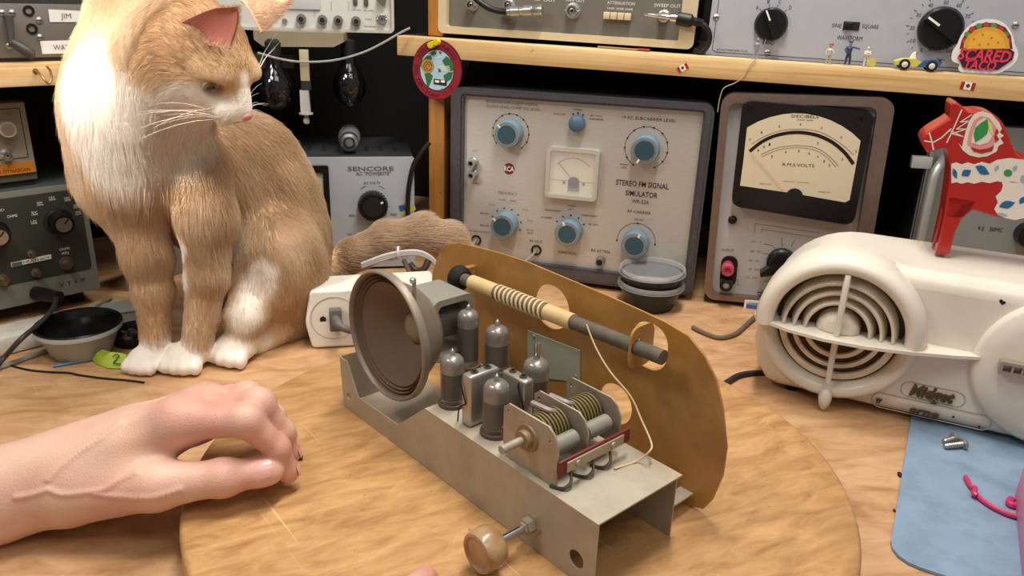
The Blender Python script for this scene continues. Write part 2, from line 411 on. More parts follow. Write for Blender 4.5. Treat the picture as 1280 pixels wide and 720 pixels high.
lt = MB(); T = lambda *a, **k: RC.T(lt, *a, **k)
def dots(cx, cz, r, a0, a1, n, dot=0.0013, line=True):
    if line: lt.flat(arcband(cx, cz, r, 0.0006, R(a0), R(a1), 44), -0.0004, ink)
    for i in range(n):
        t = R(a0 + (a1 - a0) * i / max(1, n - 1)); lt.flat(circ(cx + r * math.cos(t), cz + r * math.sin(t), dot, 10), -0.0006, ink)
kA = RC.at(638.5, 165.8); kB = RC.at(807.8, 185); kC = RC.at(633, 279); kD = RC.at(712.5, 288); kE = RC.at(795, 302); kS = RC.at(722, 154)
dots(*kA, 0.0262, 218, -50, 12); dots(*kB, 0.0287, 238, -62, 12)
dots(*kC, 0.0225, 190, -20, 8, line=False); dots(*kD, 0.0225, 150, 30, 5, line=False)
dots(*kE, 0.0268, 182, -2, 3); dots(*kS, 0.0135, 120, 60, 3, line=False)
for (x, z), a in ((kA, 135), (kB, 243), (kC, 140), (kD, 110), (kE, 70)):
    knob(rc, x, z, 0.0188, 0.022, bluek, bluek2, 'knob', ptr=(.7, 1.0, white_ink), ang=a, ring=steel)
m = MB(); m.lathe((kS[0], 0, kS[1]), (0, -1, 0), [(.011, 0), (.0115, .006), (.0105, .011), (.006, .0135), (0, .014)], mat('blue_selector', '#4f6680', .35), 28); m.build('selector_knob', rc)
T('RF DEVIATION-SWEEP WIDTH', 608, 126, 671, 132, 2.3, greyink); T('AUDIO LEVEL-COMP SIG LEVEL', 608, 131.5, 675, 138, 2.3, greyink)
T('19 KC OFF', 692, 142, 707, 143.5, 1.4, ink); T('NORMAL', 716, 136.3, 728, 137.5, 1.4, ink); T('SET 19 KC', 738, 144, 753, 146, 1.4, ink); T('SUBCARRIER', 737, 148, 754, 150, 1.4, ink)
T('19 KC SUBCARRIER LEVEL', 778, 145.5, 845, 152, 2.6, ink); T('POWER', 775, 205, 785, 206.3, 1.4, ink); T('OFF', 777, 209, 783, 210, 1.4, ink)
T('STEREO FM SIGNAL', 770, 227, 836, 234, 4.6, ink, bold=0.012); T('SIMULATOR', 782, 240.5, 822, 245, 4.4, ink, bold=0.012); T('WR-52A', 790, 251, 811, 253.5, 3.2, ink)
T('RF CARRIER', 784.5, 263.5, 813.5, 267, 2.2, ink); T('100 AC', 793, 274, 804, 275, 1.4, ink)
T('FREQUENCY', 623, 240, 647, 243.5, 2.3, greyink); T('19 KC', 624, 249.5, 632, 250, 1.3, ink); T('38 KC', 638, 251, 646, 252, 1.3, ink); T('5 KC', 611, 255, 618, 257, 1.3, ink)
T('400 CPS', 600, 266, 611, 267.5, 1.4, ink); T('400 CPS', 600, 281, 611, 282.5, 1.4, ink); T('67 KC', 653, 262, 661, 263, 1.3, ink); T('72 KC', 659, 275.5, 666, 276.5, 1.3, ink); T('EXT AF', 658, 287, 667, 288.5, 1.3, ink); T('INPUT', 659, 291, 666, 292, 1.3, ink)
T('MONO-PHONO', 681, 262, 701, 264.5, 1.4, ink); T('R.SWEEP', 677, 271, 690, 273, 1.4, ink); T('STEREO', 710, 257, 720, 258, 1.3, ink); T('LEFT', 711, 261.5, 716, 262, 1.3, ink)
T('STEREO RIGHT', 727, 268.5, 747, 271, 1.4, ink); T('RF TEST', 736, 280, 748, 281.5, 1.4, ink); T('FUNCTION', 698, 314, 720, 318, 2.3, ink)
T('RF OUT', 662, 300.5, 678, 303, 2.1, ink); T('RF ATTEN', 739, 312, 762, 316, 2.3, ink); T('COMP SIG OUTPUT', 580, 286, 613, 292.5, 1.6, greyink); T('EXT', 591, 188, 598, 189, 1.5, greyink); T('GND', 589, 228.5, 598, 229.5, 1.5, ink)
lt.build('lettering', rc)
lt = MB(); lg = RC.at(636.3, 211); lt.lathe((lg[0], 0, lg[1]), (0, -1, 0), [(.0082, 0), (.008, .0007), (0, .0007)], mat('logo_red', '#6e1a18', 0.5)); RC.T(lt, 'RCA', 630, 210.2, 642.5, 211.8, 4.2, white_ink, off=-0.0009, bold=0.02); lt.build('maker_badge', rc)
# square meter
c = [RC.at(686, 180), RC.at(751, 187), RC.at(748, 250), RC.at(684, 243)]
mx0 = (c[0][0] + c[3][0]) / 2; mx1 = (c[1][0] + c[2][0]) / 2; mz1 = (c[0][1] + c[1][1]) / 2; mz0 = (c[2][1] + c[3][1]) / 2
face = mat('meter_face', '#d9d2bd', 0.6); clear_edge = mat('meter_edge', '#c9c6b9', 0.12, alpha=0.75)
mb = MB(); mb.ring(rrect(mx0, mz0, mx1, mz1, .006), rrect(mx0 + .005, mz0 + .005, mx1 - .005, mz1 - .005, .003), -0.014, 0, clear_edge)
mb.flat(rrect(mx0 + .004, mz0 + .004, mx1 - .004, mz1 - .004, .003), -0.004, face)
cx = (mx0 + mx1) / 2; cz = mz0 + .026
mb.flat(arcband(cx, cz, .030, .0007, R(42), R(140)), -0.0046, greyink)
for i in range(9):
    t = R(45 + i * 11.5); mb.flat([(cx + .030 * math.cos(t - .012), cz + .030 * math.sin(t - .012)), (cx + .033 * math.cos(t), cz + .033 * math.sin(t)), (cx + .030 * math.cos(t + .012), cz + .030 * math.sin(t + .012))], -0.0046, greyink)
mb.flat([(mx0 + .006, cz - .002), (mx1 - .006, cz - .002), (mx1 - .006, cz - .0025), (mx0 + .006, cz - .0025)], -0.0046, greyink)
t = R(133); mb.tube([(cx, -.006, cz), (cx + .030 * math.cos(t), -.006, cz + .030 * math.sin(t))], .0004, blackm, 6)
mb.lathe((cx + .002, -.004, cz - .004), (0, -1, 0), [(.008, 0), (.008, .002), (.003, .004), (0, .004)], mat('meter_hub', '#3a3733', 0.4, 0.5), 24)
mb.box((cx - .006, -.006, cz - .016), (cx + .010, -.0045, cz - .008), mat('meter_hub2', '#8d867a', 0.4, 0.6))
for s in (-.012, .016): mb.lathe((cx + s, -.004, cz - .005), (0, -1, 0), [(.002, 0), (.002, .001), (0, .0012)], greyink, 10)
mb.build('meter', rc)
mb = MB(); mb.box((mx0 + .003, -.0135, mz0 + .003), (mx1 - .003, -.0125, mz1 - .003), glassm, .0004); mb.build('meter_window', rc)
for (x, y) in ((589, 202), (589, 217)):
    q = RC.at(x, y); m = MB(); m.lathe((q[0] + .004, 0, q[1]), (0, -1, 0), [(.007, 0), (.007, .004), (.006, .005), (.006, .016), (.0035, .016), (.0033, .010), (0, .010)], mat('jack_grey', '#9a9a98', 0.4, 0.5), 20); m.lathe((q[0] + .004, -.0105, q[1]), (0, -1, 0), [(.0034, 0), (0, .0002)], blackm, 12); m.build('binding_post', rc)
for (x, y, n) in ((595.5, 300, 'jack'), (670.5, 312.5, 'jack')):
    q = RC.at(x, y); m = MB(); m.lathe((q[0], 0, q[1]), (0, -1, 0), [(.0078, 0), (.0078, .002), (.0055, .002), (.0055, -.004), (0, -.004)], blackm, 24)
    m.tube([(q[0], 0.0, q[1]), (q[0] - .003, -.014, q[1] - .005), (q[0] - .012, -.03, q[1] - .013)], .002, mat('lead_grey', '#8d8676', 0.6), 8); m.build(n, rc)
q = RC.at(751, 325); m = MB(); m.lathe((q[0], 0, q[1]), (0, -1, 0), [(.007, 0), (.007, .002), (.0045, .003), (.0045, .009), (.0062, .009), (.006, .013), (0, .013)], mat('atten_grey', '#8c8680', 0.4, 0.6), 20); m.lathe((q[0], -.0131, q[1]), (0, -1, 0), [(.0045, 0), (0, .0002)], blackm, 16); m.build('attenuator_knob', rc)

# ------------------------------------------------------------------ r.m.s. voltmeter
HP = Panel((0.2737, 1.0337, 0.0), YAW, roll=-2.0)
hp = HP.root('valve_voltmeter', 'bronze-framed voltmeter with a big cream dial and pink input post, beside the signal simulator', 'voltmeter')
bronze = mat('bronze_trim', '#86756a', 0.36, 0.65, var=0.08, scale=90)
hpanel = mat('pale_panel', '#b3b1ae', 0.5, 0.1, var=0.03)
W, H = 0.203, 0.287
mb = MB(); mb.ring(rrect(-.002, .006, W, H, .016), rrect(.008, .014, W - .019, H - .011, .010), -.012, .02, bronze); mb.prism(rrect(0, .006, W, H - .001, .015), .02, .26, mat('meter_case', '#3d3733', 0.5, 0.2))
for i in range(9): mb.box((W - .002, .05, .05 + i * .02), (W + .004, .12, .06 + i * .02), blackm, .002)
mb.build('case', hp)
mb = MB(); mb.flat(rrect(.007, .013, W - .018, H - .010, .010), 0, hpanel); mb.build('front_panel', hp)
for x in (.02, .18): mb = MB(); mb.cyl((x, .03, -x * .035 + .0005), (x, .03, .0062), .008, blackm); mb.build('rubber_foot', hp)
def hpz(x, y, off=0): return HP.at(910 + x / 4, 110 + y / 4, off)
fo = -0.020
c = [hpz(75, 62, fo), hpz(738, 120, fo), hpz(628, 690, fo), hpz(15, 590, fo)]
def rquad(c, r, n=6):
    out = []
    k = len(c)
    for i in range(k):
        p = np.array(c[i]); a = np.array(c[i - 1]) - p; b = np.array(c[(i + 1) % k]) - p
        a = p + a / np.linalg.norm(a) * r; b = p + b / np.linalg.norm(b) * r
        for j in range(n + 1):
            t = j / n; out.append(tuple(a * (1 - t) ** 2 + 2 * p * t * (1 - t) + b * t * t))
    return out
fr = rquad(c, .014)
mb = MB(); mb.prism(fr, fo, 0.0, black); 
for (x, y) in ((60, 578), (562, 662), (655, 158), (110, 100)):
    q = hpz(x, y, fo); mb.lathe((q[0], fo, q[1]), (0, -1, 0), [(.0042, 0), (.004, .001), (0, .0016)], mat('black_gloss', '#0a0a0a', 0.15), 14)
mb.build('meter_housing', hp)
fy = fo - .0005
arcpx = [(95, 198), (150, 168), (210, 146), (270, 132), (330, 126), (390, 129), (450, 140), (510, 160), (570, 190), (620, 224), (663, 264)]
pl = [hpz(*p, fy) for p in [(60, 488), (330, 527), (585, 572), (608, 560)] + arcpx[::-1] + [(75, 380)]]
mb = MB(); mb.flat(pl, fy, mat('cream_dial', '#d6c9ab', 0.5)); fy2 = fy - .0003
def band(pts, w, m):
    P = [np.array(hpz(*p, fy2)) for p in smooth_path([(a, b, 0) for a, b in pts], 6) for p in [(p[0], p[1])]]
    L = []; Rr = []
    for i, p in enumerate(P):
        d = P[min(i + 1, len(P) - 1)] - P[max(i - 1, 0)]; d /= np.linalg.norm(d); nn = np.array([-d[1], d[0]]) * w / 2; L.append(tuple(p + nn)); Rr.append(tuple(p - nn))
    vs = [(a[0], fy2, a[1]) for a in L] + [(a[0], fy2, a[1]) for a in Rr]; n = len(L)
    mb.add(vs, [(i, i + 1, n + i + 1, n + i) for i in range(n - 1)], m)
band([(108, 317), (160, 275), (215, 246), (280, 228), (345, 222), (410, 228), (470, 245), (530, 277), (585, 325), (627, 380)], .0042, mat('mirror_dark', '#2a1a17', 0.25, 0.3))
band([(118, 280), (190, 238), (270, 212), (350, 206), (430, 212), (500, 238), (570, 282), (628, 335)], .0006, greyink)
band([(165, 333), (230, 304), (300, 290), (370, 288), (440, 300), (500, 336), (553, 390)], .0006, greyink)
band([(168, 345), (232, 316), (300, 301), (370, 299), (436, 312), (492, 345), (540, 396)], .0005, greyink)
HPT = lambda s, x, y, w, h, m=ink: HP.T(mb, s, 910 + (x - w / 2) / 4, 110 + (y - w * .06) / 4, 910 + (x + w / 2) / 4, 110 + (y + w * .06) / 4, h / 4, m, off=fy2)
HPT('DECIBELS', 386, 142, 135, 12); HPT('(MW 600)', 386, 160, 80, 6, greyink); HPT('R.M.S.VOLTS', 352, 385, 158, 12)
for s, x, y in (('10', 110, 258), ('8', 168, 222), ('6', 257, 191), ('4', 362, 182), ('2', 468, 199), ('0', 566, 247), ('2', 640, 316), ('1', 208, 282), ('2', 449, 275), ('3', 571, 356), ('3', 219, 343), ('4', 288, 320), ('5', 354, 315), ('6', 406, 327), ('7', 449, 345), ('8', 481, 366), ('9', 507, 387), ('8', 151, 312), ('9', 180, 295)): HPT(s, x, y, 9, 10)
HPT('MADE IN USA', 186, 480, 60, 5, greyink); HPT('MODEL 400', 482, 520, 60, 5, greyink); HPT('HEWLETT  PACKARD', 340, 470, 130, 4, greyink)
q1 = hpz(118, 325, fy2); q2 = hpz(285, 515, fy2); mb.tube([(q1[0], fy2 - .002, q1[1]), (q2[0], fy2 - .002, q2[1])], .0004, mat('pink_needle', '#d99a8a', 0.5), 6)
q = hpz(332, 530, fy2); mb.flat(circ(q[0], q[1] - .003, .0105, 20, R(-5), R(170)), fy2 - .001, blackm)
mb.build('dial', hp)
lt = MB(); A = lambda x, y: HP.at(870 + x / 5.144, 260 + y / 5.144)
HT = lambda s, x, y, w, h, m=greyink: HP.T(lt, s, 870 + (x - w / 2) / 5.144, 260 + (y - w * .06) / 5.144, 870 + (x + w / 2) / 5.144, 260 + (y + w * .06) / 5.144, h / 5.144, m)
HT('INPUT', 207, 272, 78, 13)
for s, x, y in (('-10  .1', 380, 216), ('-20  .03', 380, 278), ('-30  .01', 367, 338), ('-40  .003', 370, 394), ('-50  .001', 355, 447)): HT(s, x, y, 72, 9)
def line(mb, pts, w, m, y=-.0004):
    for p, q in zip(pts, pts[1:]):
        p = np.array(p); q = np.array(q); d = q - p; d /= np.linalg.norm(d); nn = np.array([-d[1], d[0]]) * w / 2
        mb.flat([tuple(p + nn), tuple(q + nn), tuple(q - nn), tuple(p - nn)], y, m)
for pts in ([(435, 230), (490, 240), (510, 260)], [(425, 288), (470, 298)], [(552, 190), (553, 250)], [(632, 208), (610, 250)], [(430, 468), (500, 478)], [(245, 460), (270, 462), (270, 490)], [(258, 492), (284, 496)], [(680, 280), (650, 300)]): line(lt, [A(*p) for p in pts], .0006, greyink)
for pts in ([(378, 155), (382, 100), (800, 160)], [(420, 160), (424, 135), (800, 195)]): line(lt, [A(*p) for p in pts], .0006, mat('tan_ink', '#8a7a55', 0.7))
lt.build('lettering', hp); lt = MB(); screw(lt, *A(412, 540), .0045); lt.build('screw', hp); lt = MB()
b = [A(313, 572), A(470, 582), A(455, 642), A(305, 628)]; lt.prism([(p[0], p[1]) for p in b[::-1]], -.0142, -.012, white_ink)
b2 = [A(325, 584), A(455, 592), A(445, 634), A(320, 620)]; lt.flat(b2, -.0146, mat('badge_blue', '#3f63a8', 0.4)); 
HP.T(lt, 'HEWLETT', 870 + 330 / 5.144, 260 + 594 / 5.144, 870 + 445 / 5.144, 260 + 604 / 5.144, 2, white_ink, off=-.015); HP.T(lt, 'PACKARD', 870 + 328 / 5.144, 260 + 614 / 5.144, 870 + 440 / 5.144, 260 + 624 / 5.144, 2, white_ink, off=-.015)
lt.build('maker_badge', hp)
q = A(235, 75); m = MB(); m.lathe((q[0], 0, q[1]), (0, -1, 0), [(.0058, 0), (.0058, .002), (.0045, .003), (.0045, .006), (0, .0085)], black, 20); m.build('indicator_lamp', hp)
q = A(215, 360); q2 = A(200, 450)
m = MB(); m.prism(rrect(min(q[0], q2[0]) - .010, q2[1] - .011, max(q[0], q2[0]) + .011, q[1] + .012, .010), -.004, 0, black); m.build('post_plate', hp)
for (qq, mm, n) in ((A(205, 365), mat('pink_post', '#b0435a', 0.35), 'red_binding_post'), (A(195, 462), black, 'black_binding_post')):
    m = MB(); m.lathe((qq[0], -.004, qq[1]), (0, -1, 0), [(.0075, 0), (.0078, .008), (.0085, .010), (.0085, .022), (.0075, .0235), (.0045, .0235), (.0045, .020), (0, .020)], mm, 22); m.lathe((qq[0], -.0242, qq[1]), (0, -1, 0), [(.0046, 0), (.0046, .0006), (.0028, .0006), (.0026, 0), (0, 0)], steel if n[0] == 'b' else mm, 14); m.build(n, hp)
q = A(548, 345); m = MB(); m.lathe((q[0], 0, q[1]), (0, -1, 0), [(.0195, 0), (.0190, .008), (.0165, .010), (.016, .018), (0, .018)], black, 32)
m.prism([(q[0] - .027, q[1] - .012), (q[0] - .012, q[1] + .001), (q[0] + .010, q[1] + .008), (q[0] + .012, q[1] - .002), (q[0] - .008, q[1] - .012), (q[0] - .026, q[1] - .017)], -.024, -.006, black); m.build('range_knob', hp)

# ------------------------------------------------------------------ function generator on the shelf
SHF = Panel(P0 + VB * 0.045, YAW, roll=0.8)
a = SHF.at(884, 66.5); zb = a[1] - 0.001
FG = SHF; fg = FG.root('function_generator', 'pale grey function generator with black BAND and AMPL knobs on the long shelf', 'signal generator')
fgm = mat('fg_panel', '#b9bcc4', 0.42, 0.35, var=0.03); 
mb = MB(); mb.box((a[0], .0, zb), (a[0] + .45, .24, zb + .20), mat('fg_case', '#4e4f53', 0.5, 0.3), .003)
for x in (.05, .40): mb.box((a[0] + x, .01, zr1 + .0005), (a[0] + x + .03, .05, zb), blackm)
mb.build('case', fg)
mb = MB(); mb.prism(rrect(a[0] - .002, zb - .002, a[0] + .45, zb + .20, .003), -.004, -.0005, fgm); mb.build('front_panel', fg)
lt = MB(); yo = -.0044
FT = lambda s, x, y, w, h, mm=ink, **k: FG.T(lt, s, 860 + (x - w / 2) / 3.048, (y - w * .035) / 3.048, 860 + (x + w / 2) / 3.048, (y + w * .035) / 3.048, h / 3.048, mm, off=yo, **k)
FA = lambda x, y, o=yo: FG.at(860 + x / 3.048, y / 3.048, o)
for s, x, y in (('A', 264, 28), ('B', 307, 5), ('C', 350, 5), ('D', 390, 29)): FT(s, x, y, 9, 13)
FT('BAND', 307, 163, 42, 12); FT('SINE', 567, 97, 36, 12); FT('SQUARE', 695, 101, 62, 12); FT('WAVEFORM', 616, 145, 96, 14); FT('AMPL.', 942, 190, 52, 13)
for s, x, y in (('0', 890, 190), ('10', 858, 155), ('20', 855, 106), ('30', 879, 57), ('40', 925, 20), ('50', 984, 9), ('60', 1033, 20), ('70', 1066, 62), ('80', 1078, 108), ('90', 1060, 160), ('100', 998, 194)): FT(s, x, y, 9 * len(s), 12)
FT('EICO ELECTRONIC INSTR. CO. INC.', 170, 192, 118, 6)
k2 = FA(960, 108)
for i in range(21):
    t = R(238 - i * 14.8); r0, r1 = .0345, .037 if i % 2 else .0385
    line(lt, [(k2[0] + r0 * math.cos(t), k2[1] + r0 * math.sin(t)), (k2[0] + r1 * math.cos(t), k2[1] + r1 * math.sin(t))], .0007, ink, yo)
k1 = FA(316, 92)
for t in (133, 104, 78, 48): line(lt, [(k1[0] + .021 * math.cos(R(t)), k1[1] + .021 * math.sin(R(t))), (k1[0] + .0245 * math.cos(R(t)), k1[1] + .0245 * math.sin(R(t)))], .0006, ink, yo)
q0 = FA(93, 183); q1 = FA(1265, 245); line(lt, [(q0[0], zb + .19), (q0[0], zb + .006), (q0[0] + .006, zb + .0035), (q0[0] + .42, zb + .0035)], .0007, ink, yo)
lt.build('lettering', fg)
for (x, y) in ((107, 66), (303, 200), (1247, 96)): lt = MB(); screw(lt, *FA(x, y), .0042, y=-.004); lt.build('screw', fg)
def bar_knob(root, x, z, r, h, ang, y=-.004):
    m = MB(); m.lathe((x, y, z), (0, -1, 0), [(r * 1.0, 0), (r, h * .35), (r * .88, h * .55), (0, h * .55)], black, 36)
    t = R(ang); d = np.array([math.cos(t), math.sin(t)]); n_ = np.array([-d[1], d[0]]); c = np.array([x, z])
    m.prism([tuple(c + d * r * a_ + n_ * r * b_) for a_, b_ in ((.93, -.16), (.93, .16), (-.93, .2), (-.93, -.2))], y - h, y - h * .4, black)
    m.flat([tuple(c + d * r * a_ + n_ * r * b_) for a_, b_ in ((.9, -.05), (.9, .05), (.25, .05), (.25, -.05))], y - h - .0004, white_ink); return m.build('knob', root)
bar_knob(fg, k1[0], k1[1], .0205, .018, 118); bar_knob(fg, k2[0], k2[1], .0255, .02, 148)
q = FA(622, 99); m = MB(); m.box((q[0] - .0095, -.0055, q[1] - .005), (q[0] + .0095, -.004, q[1] + .005), blackm); m.box((q[0] - .008, -.010, q[1] - .004), (q[0] + .0005, -.005, q[1] + .004), black, .001); m.build('slide_switch', fg)

# ------------------------------------------------------------------ sweep generator on the shelf
SW = Panel(P0 + VB * 0.040, YAW, roll=0.8)
sw = SW.root('sweep_generator', 'cream-framed grey sweep generator with coaxial leads on the long shelf, beside the post', 'signal generator')
a = SW.at(551, 38); b = SW.at(866, 64); ai = SW.at(561, 30.4); bi = SW.at(848, 53); zb = (a[1] + b[1]) / 2; zi = (ai[1] + bi[1]) / 2
cream = mat('cream_frame', '#cbbb97', 0.5, var=0.04); swg = mat('sweep_grey', '#6e6a62', 0.5, 0.1, var=0.05)
mb = MB(); mb.ring(rrect(a[0], zb, b[0], zb + .14, .008), rrect(ai[0], zi, bi[0], zb + .13, .003), -.012, .004, cream); mb.box((a[0] + .002, .004, zb + .002), (b[0] - .002, .25, zb + .138), mat('sweep_case', '#39352f', 0.5))
for x in (.02, .27): mb.box((a[0] + x, .02, zr1 + .0005), (a[0] + x + .03, .05, zb + .004), blackm)
mb.build('case', sw)
mb = MB(); mb.flat([(ai[0] - .002, zi - .002), (bi[0] + .002, zi - .002), (bi[0] + .002, zb + .132), (ai[0] - .002, zb + .132)], 0, swg); mb.build('front_panel', sw)
for (x, y, r) in ((591, 6, .0062), (637, 6, .006), (716.5, 13.5, .0078)): bnc(sw, *SW.at(x, y), r, L=.012)
lt = MB(); ST = lambda s, x, y, w, h: SW.T(lt, s, 540 + (x - w / 2) / 3.556, (y - w * .04) / 3.556, 540 + (x + w / 2) / 3.556, (y + w * .04) / 3.556, h / 3.556, white_ink)
ST('SWR OUT', 637, 2, 84, 10); ST('RF OUT', 505, 0, 90, 10); ST('ATTENUATION', 840, 14, 122, 11); ST('10dB 20dB 20dB', 836, 39, 112, 7); ST('SWEEP OUT', 1046, 25, 118, 12)
lt.build('lettering', sw)
p0 = SW.at(755, 19); p1 = SW.at(790, 20.5); wkey = (p1[0] - p0[0]) / 4
for i in range(4):
    m = MB(); m.box((p0[0] + i * wkey + .0004, -.010, p0[1] - .0045), (p0[0] + (i + 1) * wkey - .0004, -.001, p0[1] + .0045), cream, .001); m.build('push_button', sw)
# coax lead plugged into the RF socket
cab = mat('cable_black', '#101012', 0.45)
q0 = SW.at(640, 14); q1 = SW.at(688, 11.5)
ld = SW.root('coaxial_lead', 'black lead with a silver threaded plug across the top panel of the cream-framed unit', 'cable')
m = MB(); yy = -.024
m.lathe((q0[0], yy, q0[1]), (q1[0] - q0[0], 0, q1[1] - q0[1]), [(0, 0), (.0055, 0), (.0058, .004), (.007, .005), (.007, .017), (.0055, .018), (.0055, .022), (.0072, .023), (.0072, .034), (.006, .035), (.0075, .037), (.0075, .049), (.005, .050), (0, .050)], steel, 20)
m.cyl((q0[0] + .004, -.008, q0[1]), (q0[0] + .004, -.02, q0[1]), .006, steel); m.build('plug', ld)
pts = [SW.at(588, -14), SW.at(603, 0), SW.at(618, 10), SW.at(632, 14), SW.at(643, 14)]
m = MB(); m.tube(smooth_path([(p[0], yy, p[1]) for p in pts], 6), .0042, cab, 10); m.build('cable', ld)
# sweep-out jack plug
jl = SW.root('jack_lead', 'black lead with a straight silver jack plug at the SWEEP OUT socket', 'cable')
q0 = SW.at(804, 17, -.02); q1 = SW.at(846, 23, -.02); q2 = SW.at(868, 27, -.02)
dd = Vector((q1[0] - q0[0], 0, q1[1] - q0[1])); L = dd.length
m = MB(); m.lathe((q0[0], -.02, q0[1]), dd, [(0, 0), (.0018, .001), (.0028, .004), (.002, .006), (.0028, .008), (.0028, L * .8), (.0045, L * .82), (.0048, L), (0, L)], chrome, 16)
jq = SW.at(830, 20); m.lathe((jq[0], 0, jq[1]), (0, -1, 0), [(.008, 0), (.008, .003), (.0055, .004), (.0055, .018), (0, .018)], steel, 18); m.build('plug', jl)
m = MB(); m.lathe((q1[0], -.02, q1[1]), (q2[0] - q1[0], 0, q2[1] - q1[1]), [(0, 0), (.0078, 0), (.0085, .004), (.0085, .018), (.0055, .021), (.005, .024), (.0056, .025), (.0048, .027), (.0054, .028), (.0046, .030), (.0052, .031), (.0042, .034), (0, .034)], cab, 18); m.build('plug_shell', jl)
pts = [SW.at(872, 28, -.02), SW.at(882, 33, -.02), SW.at(887, 45, -.02), SW.at(884, 58, -.02), SW.at(876, 65, -.02), SW.at(869, 62, -.012)]
m = MB(); m.tube(smooth_path([(p[0], -.02, p[1]) for p in pts[:-1]] + [(pts[-1][0], -.014, pts[-1][1])], 6), .0036, cab, 10); m.build('cable', jl)
# ------------------------------------------------------------------ oscilloscope on the corner of the shelf
OS = Panel((-0.3565, 1.1347, 0.3335), 12.0)
osc = OS.root('oscilloscope', 'white oscilloscope with a row of small grey knobs, above the cat', 'oscilloscope')
oswhite = mat('scope_white', '#c9c9c2', 0.45, var=0.03); oscase = mat('scope_case', '#b5b3a8', 0.5)
a = OS.at(330, 40); b = OS.at(491.5, 44)
z0 = (OS.at(400, 38)[1] + OS.at(480, 42.5)[1]) / 2; xr = OS.at(492.5, 30)[0]
mb = MB(); mb.ring(rrect(-.14, z0, xr, z0 + .15, .007), rrect(-.136, z0 + .004, xr - .004, z0 + .145, .004), -.006, .004, oscase); mb.prism(rrect(-.139, z0 + .001, xr - .001, z0 + .149, .007), .004, .20, oscase)
mb.build('case', osc)
mb = MB(); mb.flat([(-.137, z0 + .003), (xr - .003, z0 + .003), (xr - .003, z0 + .147), (-.137, z0 + .147)], 0, oswhite); mb.build('front_panel', osc)
for x in (-.12, xr - .03): mb = MB(); mb.box((x, .03, .0005), (x + .02, .06, z0), blackm); mb.build('foot', osc)
kn = mat('scope_knob', '#6f6f6d', 0.5)
for px, py in ((376.7, 23.6), (403, 24.8), (422.7, 25.5), (445, 26.4)):
    q = OS.at(px, py); m = MB(); m.lathe((q[0], 0, q[1]), (0, -1, 0), [(.0068, 0), (.0066, .009), (.0045, .009), (.0042, .013), (0, .013)], kn, 24); m.lathe((q[0], -.0131, q[1]), (0, -1, 0), [(.0035, 0), (0, .0003)], blackm, 14); m.build('knob', osc)
q = OS.at(477, 23.6); bnc(osc, q[0], q[1], .0058, L=.008)
q = OS.at(356, 26); m = MB(); m.cyl((q[0], 0, q[1]), (q[0], -.004, q[1]), .0035, steel); m.cyl((q[0], -.003, q[1]), (q[0], -.008, q[1] + .004), .0013, steel); m.build('toggle_switch', osc)
q = OS.at(380, 8); m = MB(); m.box((q[0] - .024, -.003, q[1] - .004), (q[0] + .022, 0, q[1] + .03), mat('scope_window', '#c2c7c8', 0.3), .001); m.build('screen_bezel', osc)
for px, py in ((444, 2.5), (457.6, 3.5)): q = OS.at(px, py); m = MB(); m.box((q[0] - .003, -.003, q[1] - .004), (q[0] + .003, 0, q[1] + .007), mat('slot_grey', '#4a4c4e', 0.5), .0006); m.build('slide_switch', osc)
q = OS.at(477, -2); m = MB(); m.lathe((q[0], 0, q[1]), (0, -1, 0), [(.007, 0), (.0065, .010), (0, .010)], mat('olive_knob', '#5f5a45', 0.5), 20); m.build('trigger_knob', osc)
lt = MB(); OS.T(lt, 'TEKTRONIX', 455, 33, 470, 33.5, 1.6, greyink); OS.T(lt, 'LEVEL', 440, 12, 452, 12.3, 1.3, greyink); OS.T(lt, 'SLOPE', 455, 13, 467, 13.5, 1.3, greyink); OS.T(lt, 'TRIG', 456, 24, 464, 24.3, 1.3, greyink)
for x, y0, y1 in ((393, 12, 22), (414, 2, 14), (436, 2, 14)): line(lt, [OS.at(x, y0), OS.at(x, y1)], .0005, greyink)
lt.build('lettering', osc)
# grey lead across below the scope
LD = Panel((-0.36, 1.06, 0), 0)
pts = [LD.at(*p) for p in ((322, 66), (345, 74), (372, 79), (410, 78), (445, 69), (470, 57), (490, 45), (503, 38))]
mb = MB(); mb.tube(smooth_path([(p[0], .01 * i, p[1]) for i, p in enumerate(pts)], 5), .0016, mat('grey_lead', '#8f8c86', 0.5), 7)
o = mb.build('test_lead'); o.location = LD.P; tag(o, 'thin grey lead drooping below the white oscilloscope', 'cable')

# lamp base and syringe hanging below the scope
LB = Panel((-0.33, 1.10, 0), 6)
q0 = LB.at(318, 59); q1 = LB.at(430, 59); zt_ = LB.at(380, 42)[1]
mb = MB(); x0, x1 = q0[0], q1[0]; z0_ = q0[1]
mb.prism([(x0 + .012, z0_ + .001), (x1 - .014, z0_ + .003), (x1, z0_ + .010), (x1, zt_ + .002), (x0, zt_ + .002), (x0, z0_ + .010)], 0, .10, mat('lamp_beige', '#8d8168', 0.5, var=0.05))
o = mb.build('under_shelf_tray'); o.location = LB.P; o.rotation_euler = LB.rot; tag(o, 'beige plastic tray fixed under the white oscilloscope', 'tray')
SYP = Panel((-0.33, 1.085, 0), 6)
sy = SYP.root('hanging_syringe', 'plastic syringe hanging tip down below the beige tray', 'syringe')
g = lambda x, y: SYP.at(300 + x / 4.237, y / 4.237)
a = g(337, 262); b = g(338, 428); m = MB(); m.box((a[0] - .006, -.002, b[1]), (a[0] + .006, .002, a[1]), mat('syringe_beige', '#a39a7c', 0.5), .0006); m.build('plunger', sy)
c = g(340, 478); m = MB(); m.box((a[0] - .006, -.0015, c[1]), (a[0] + .007, .0015, b[1]), blackm); m.build('plunger_seal', sy)
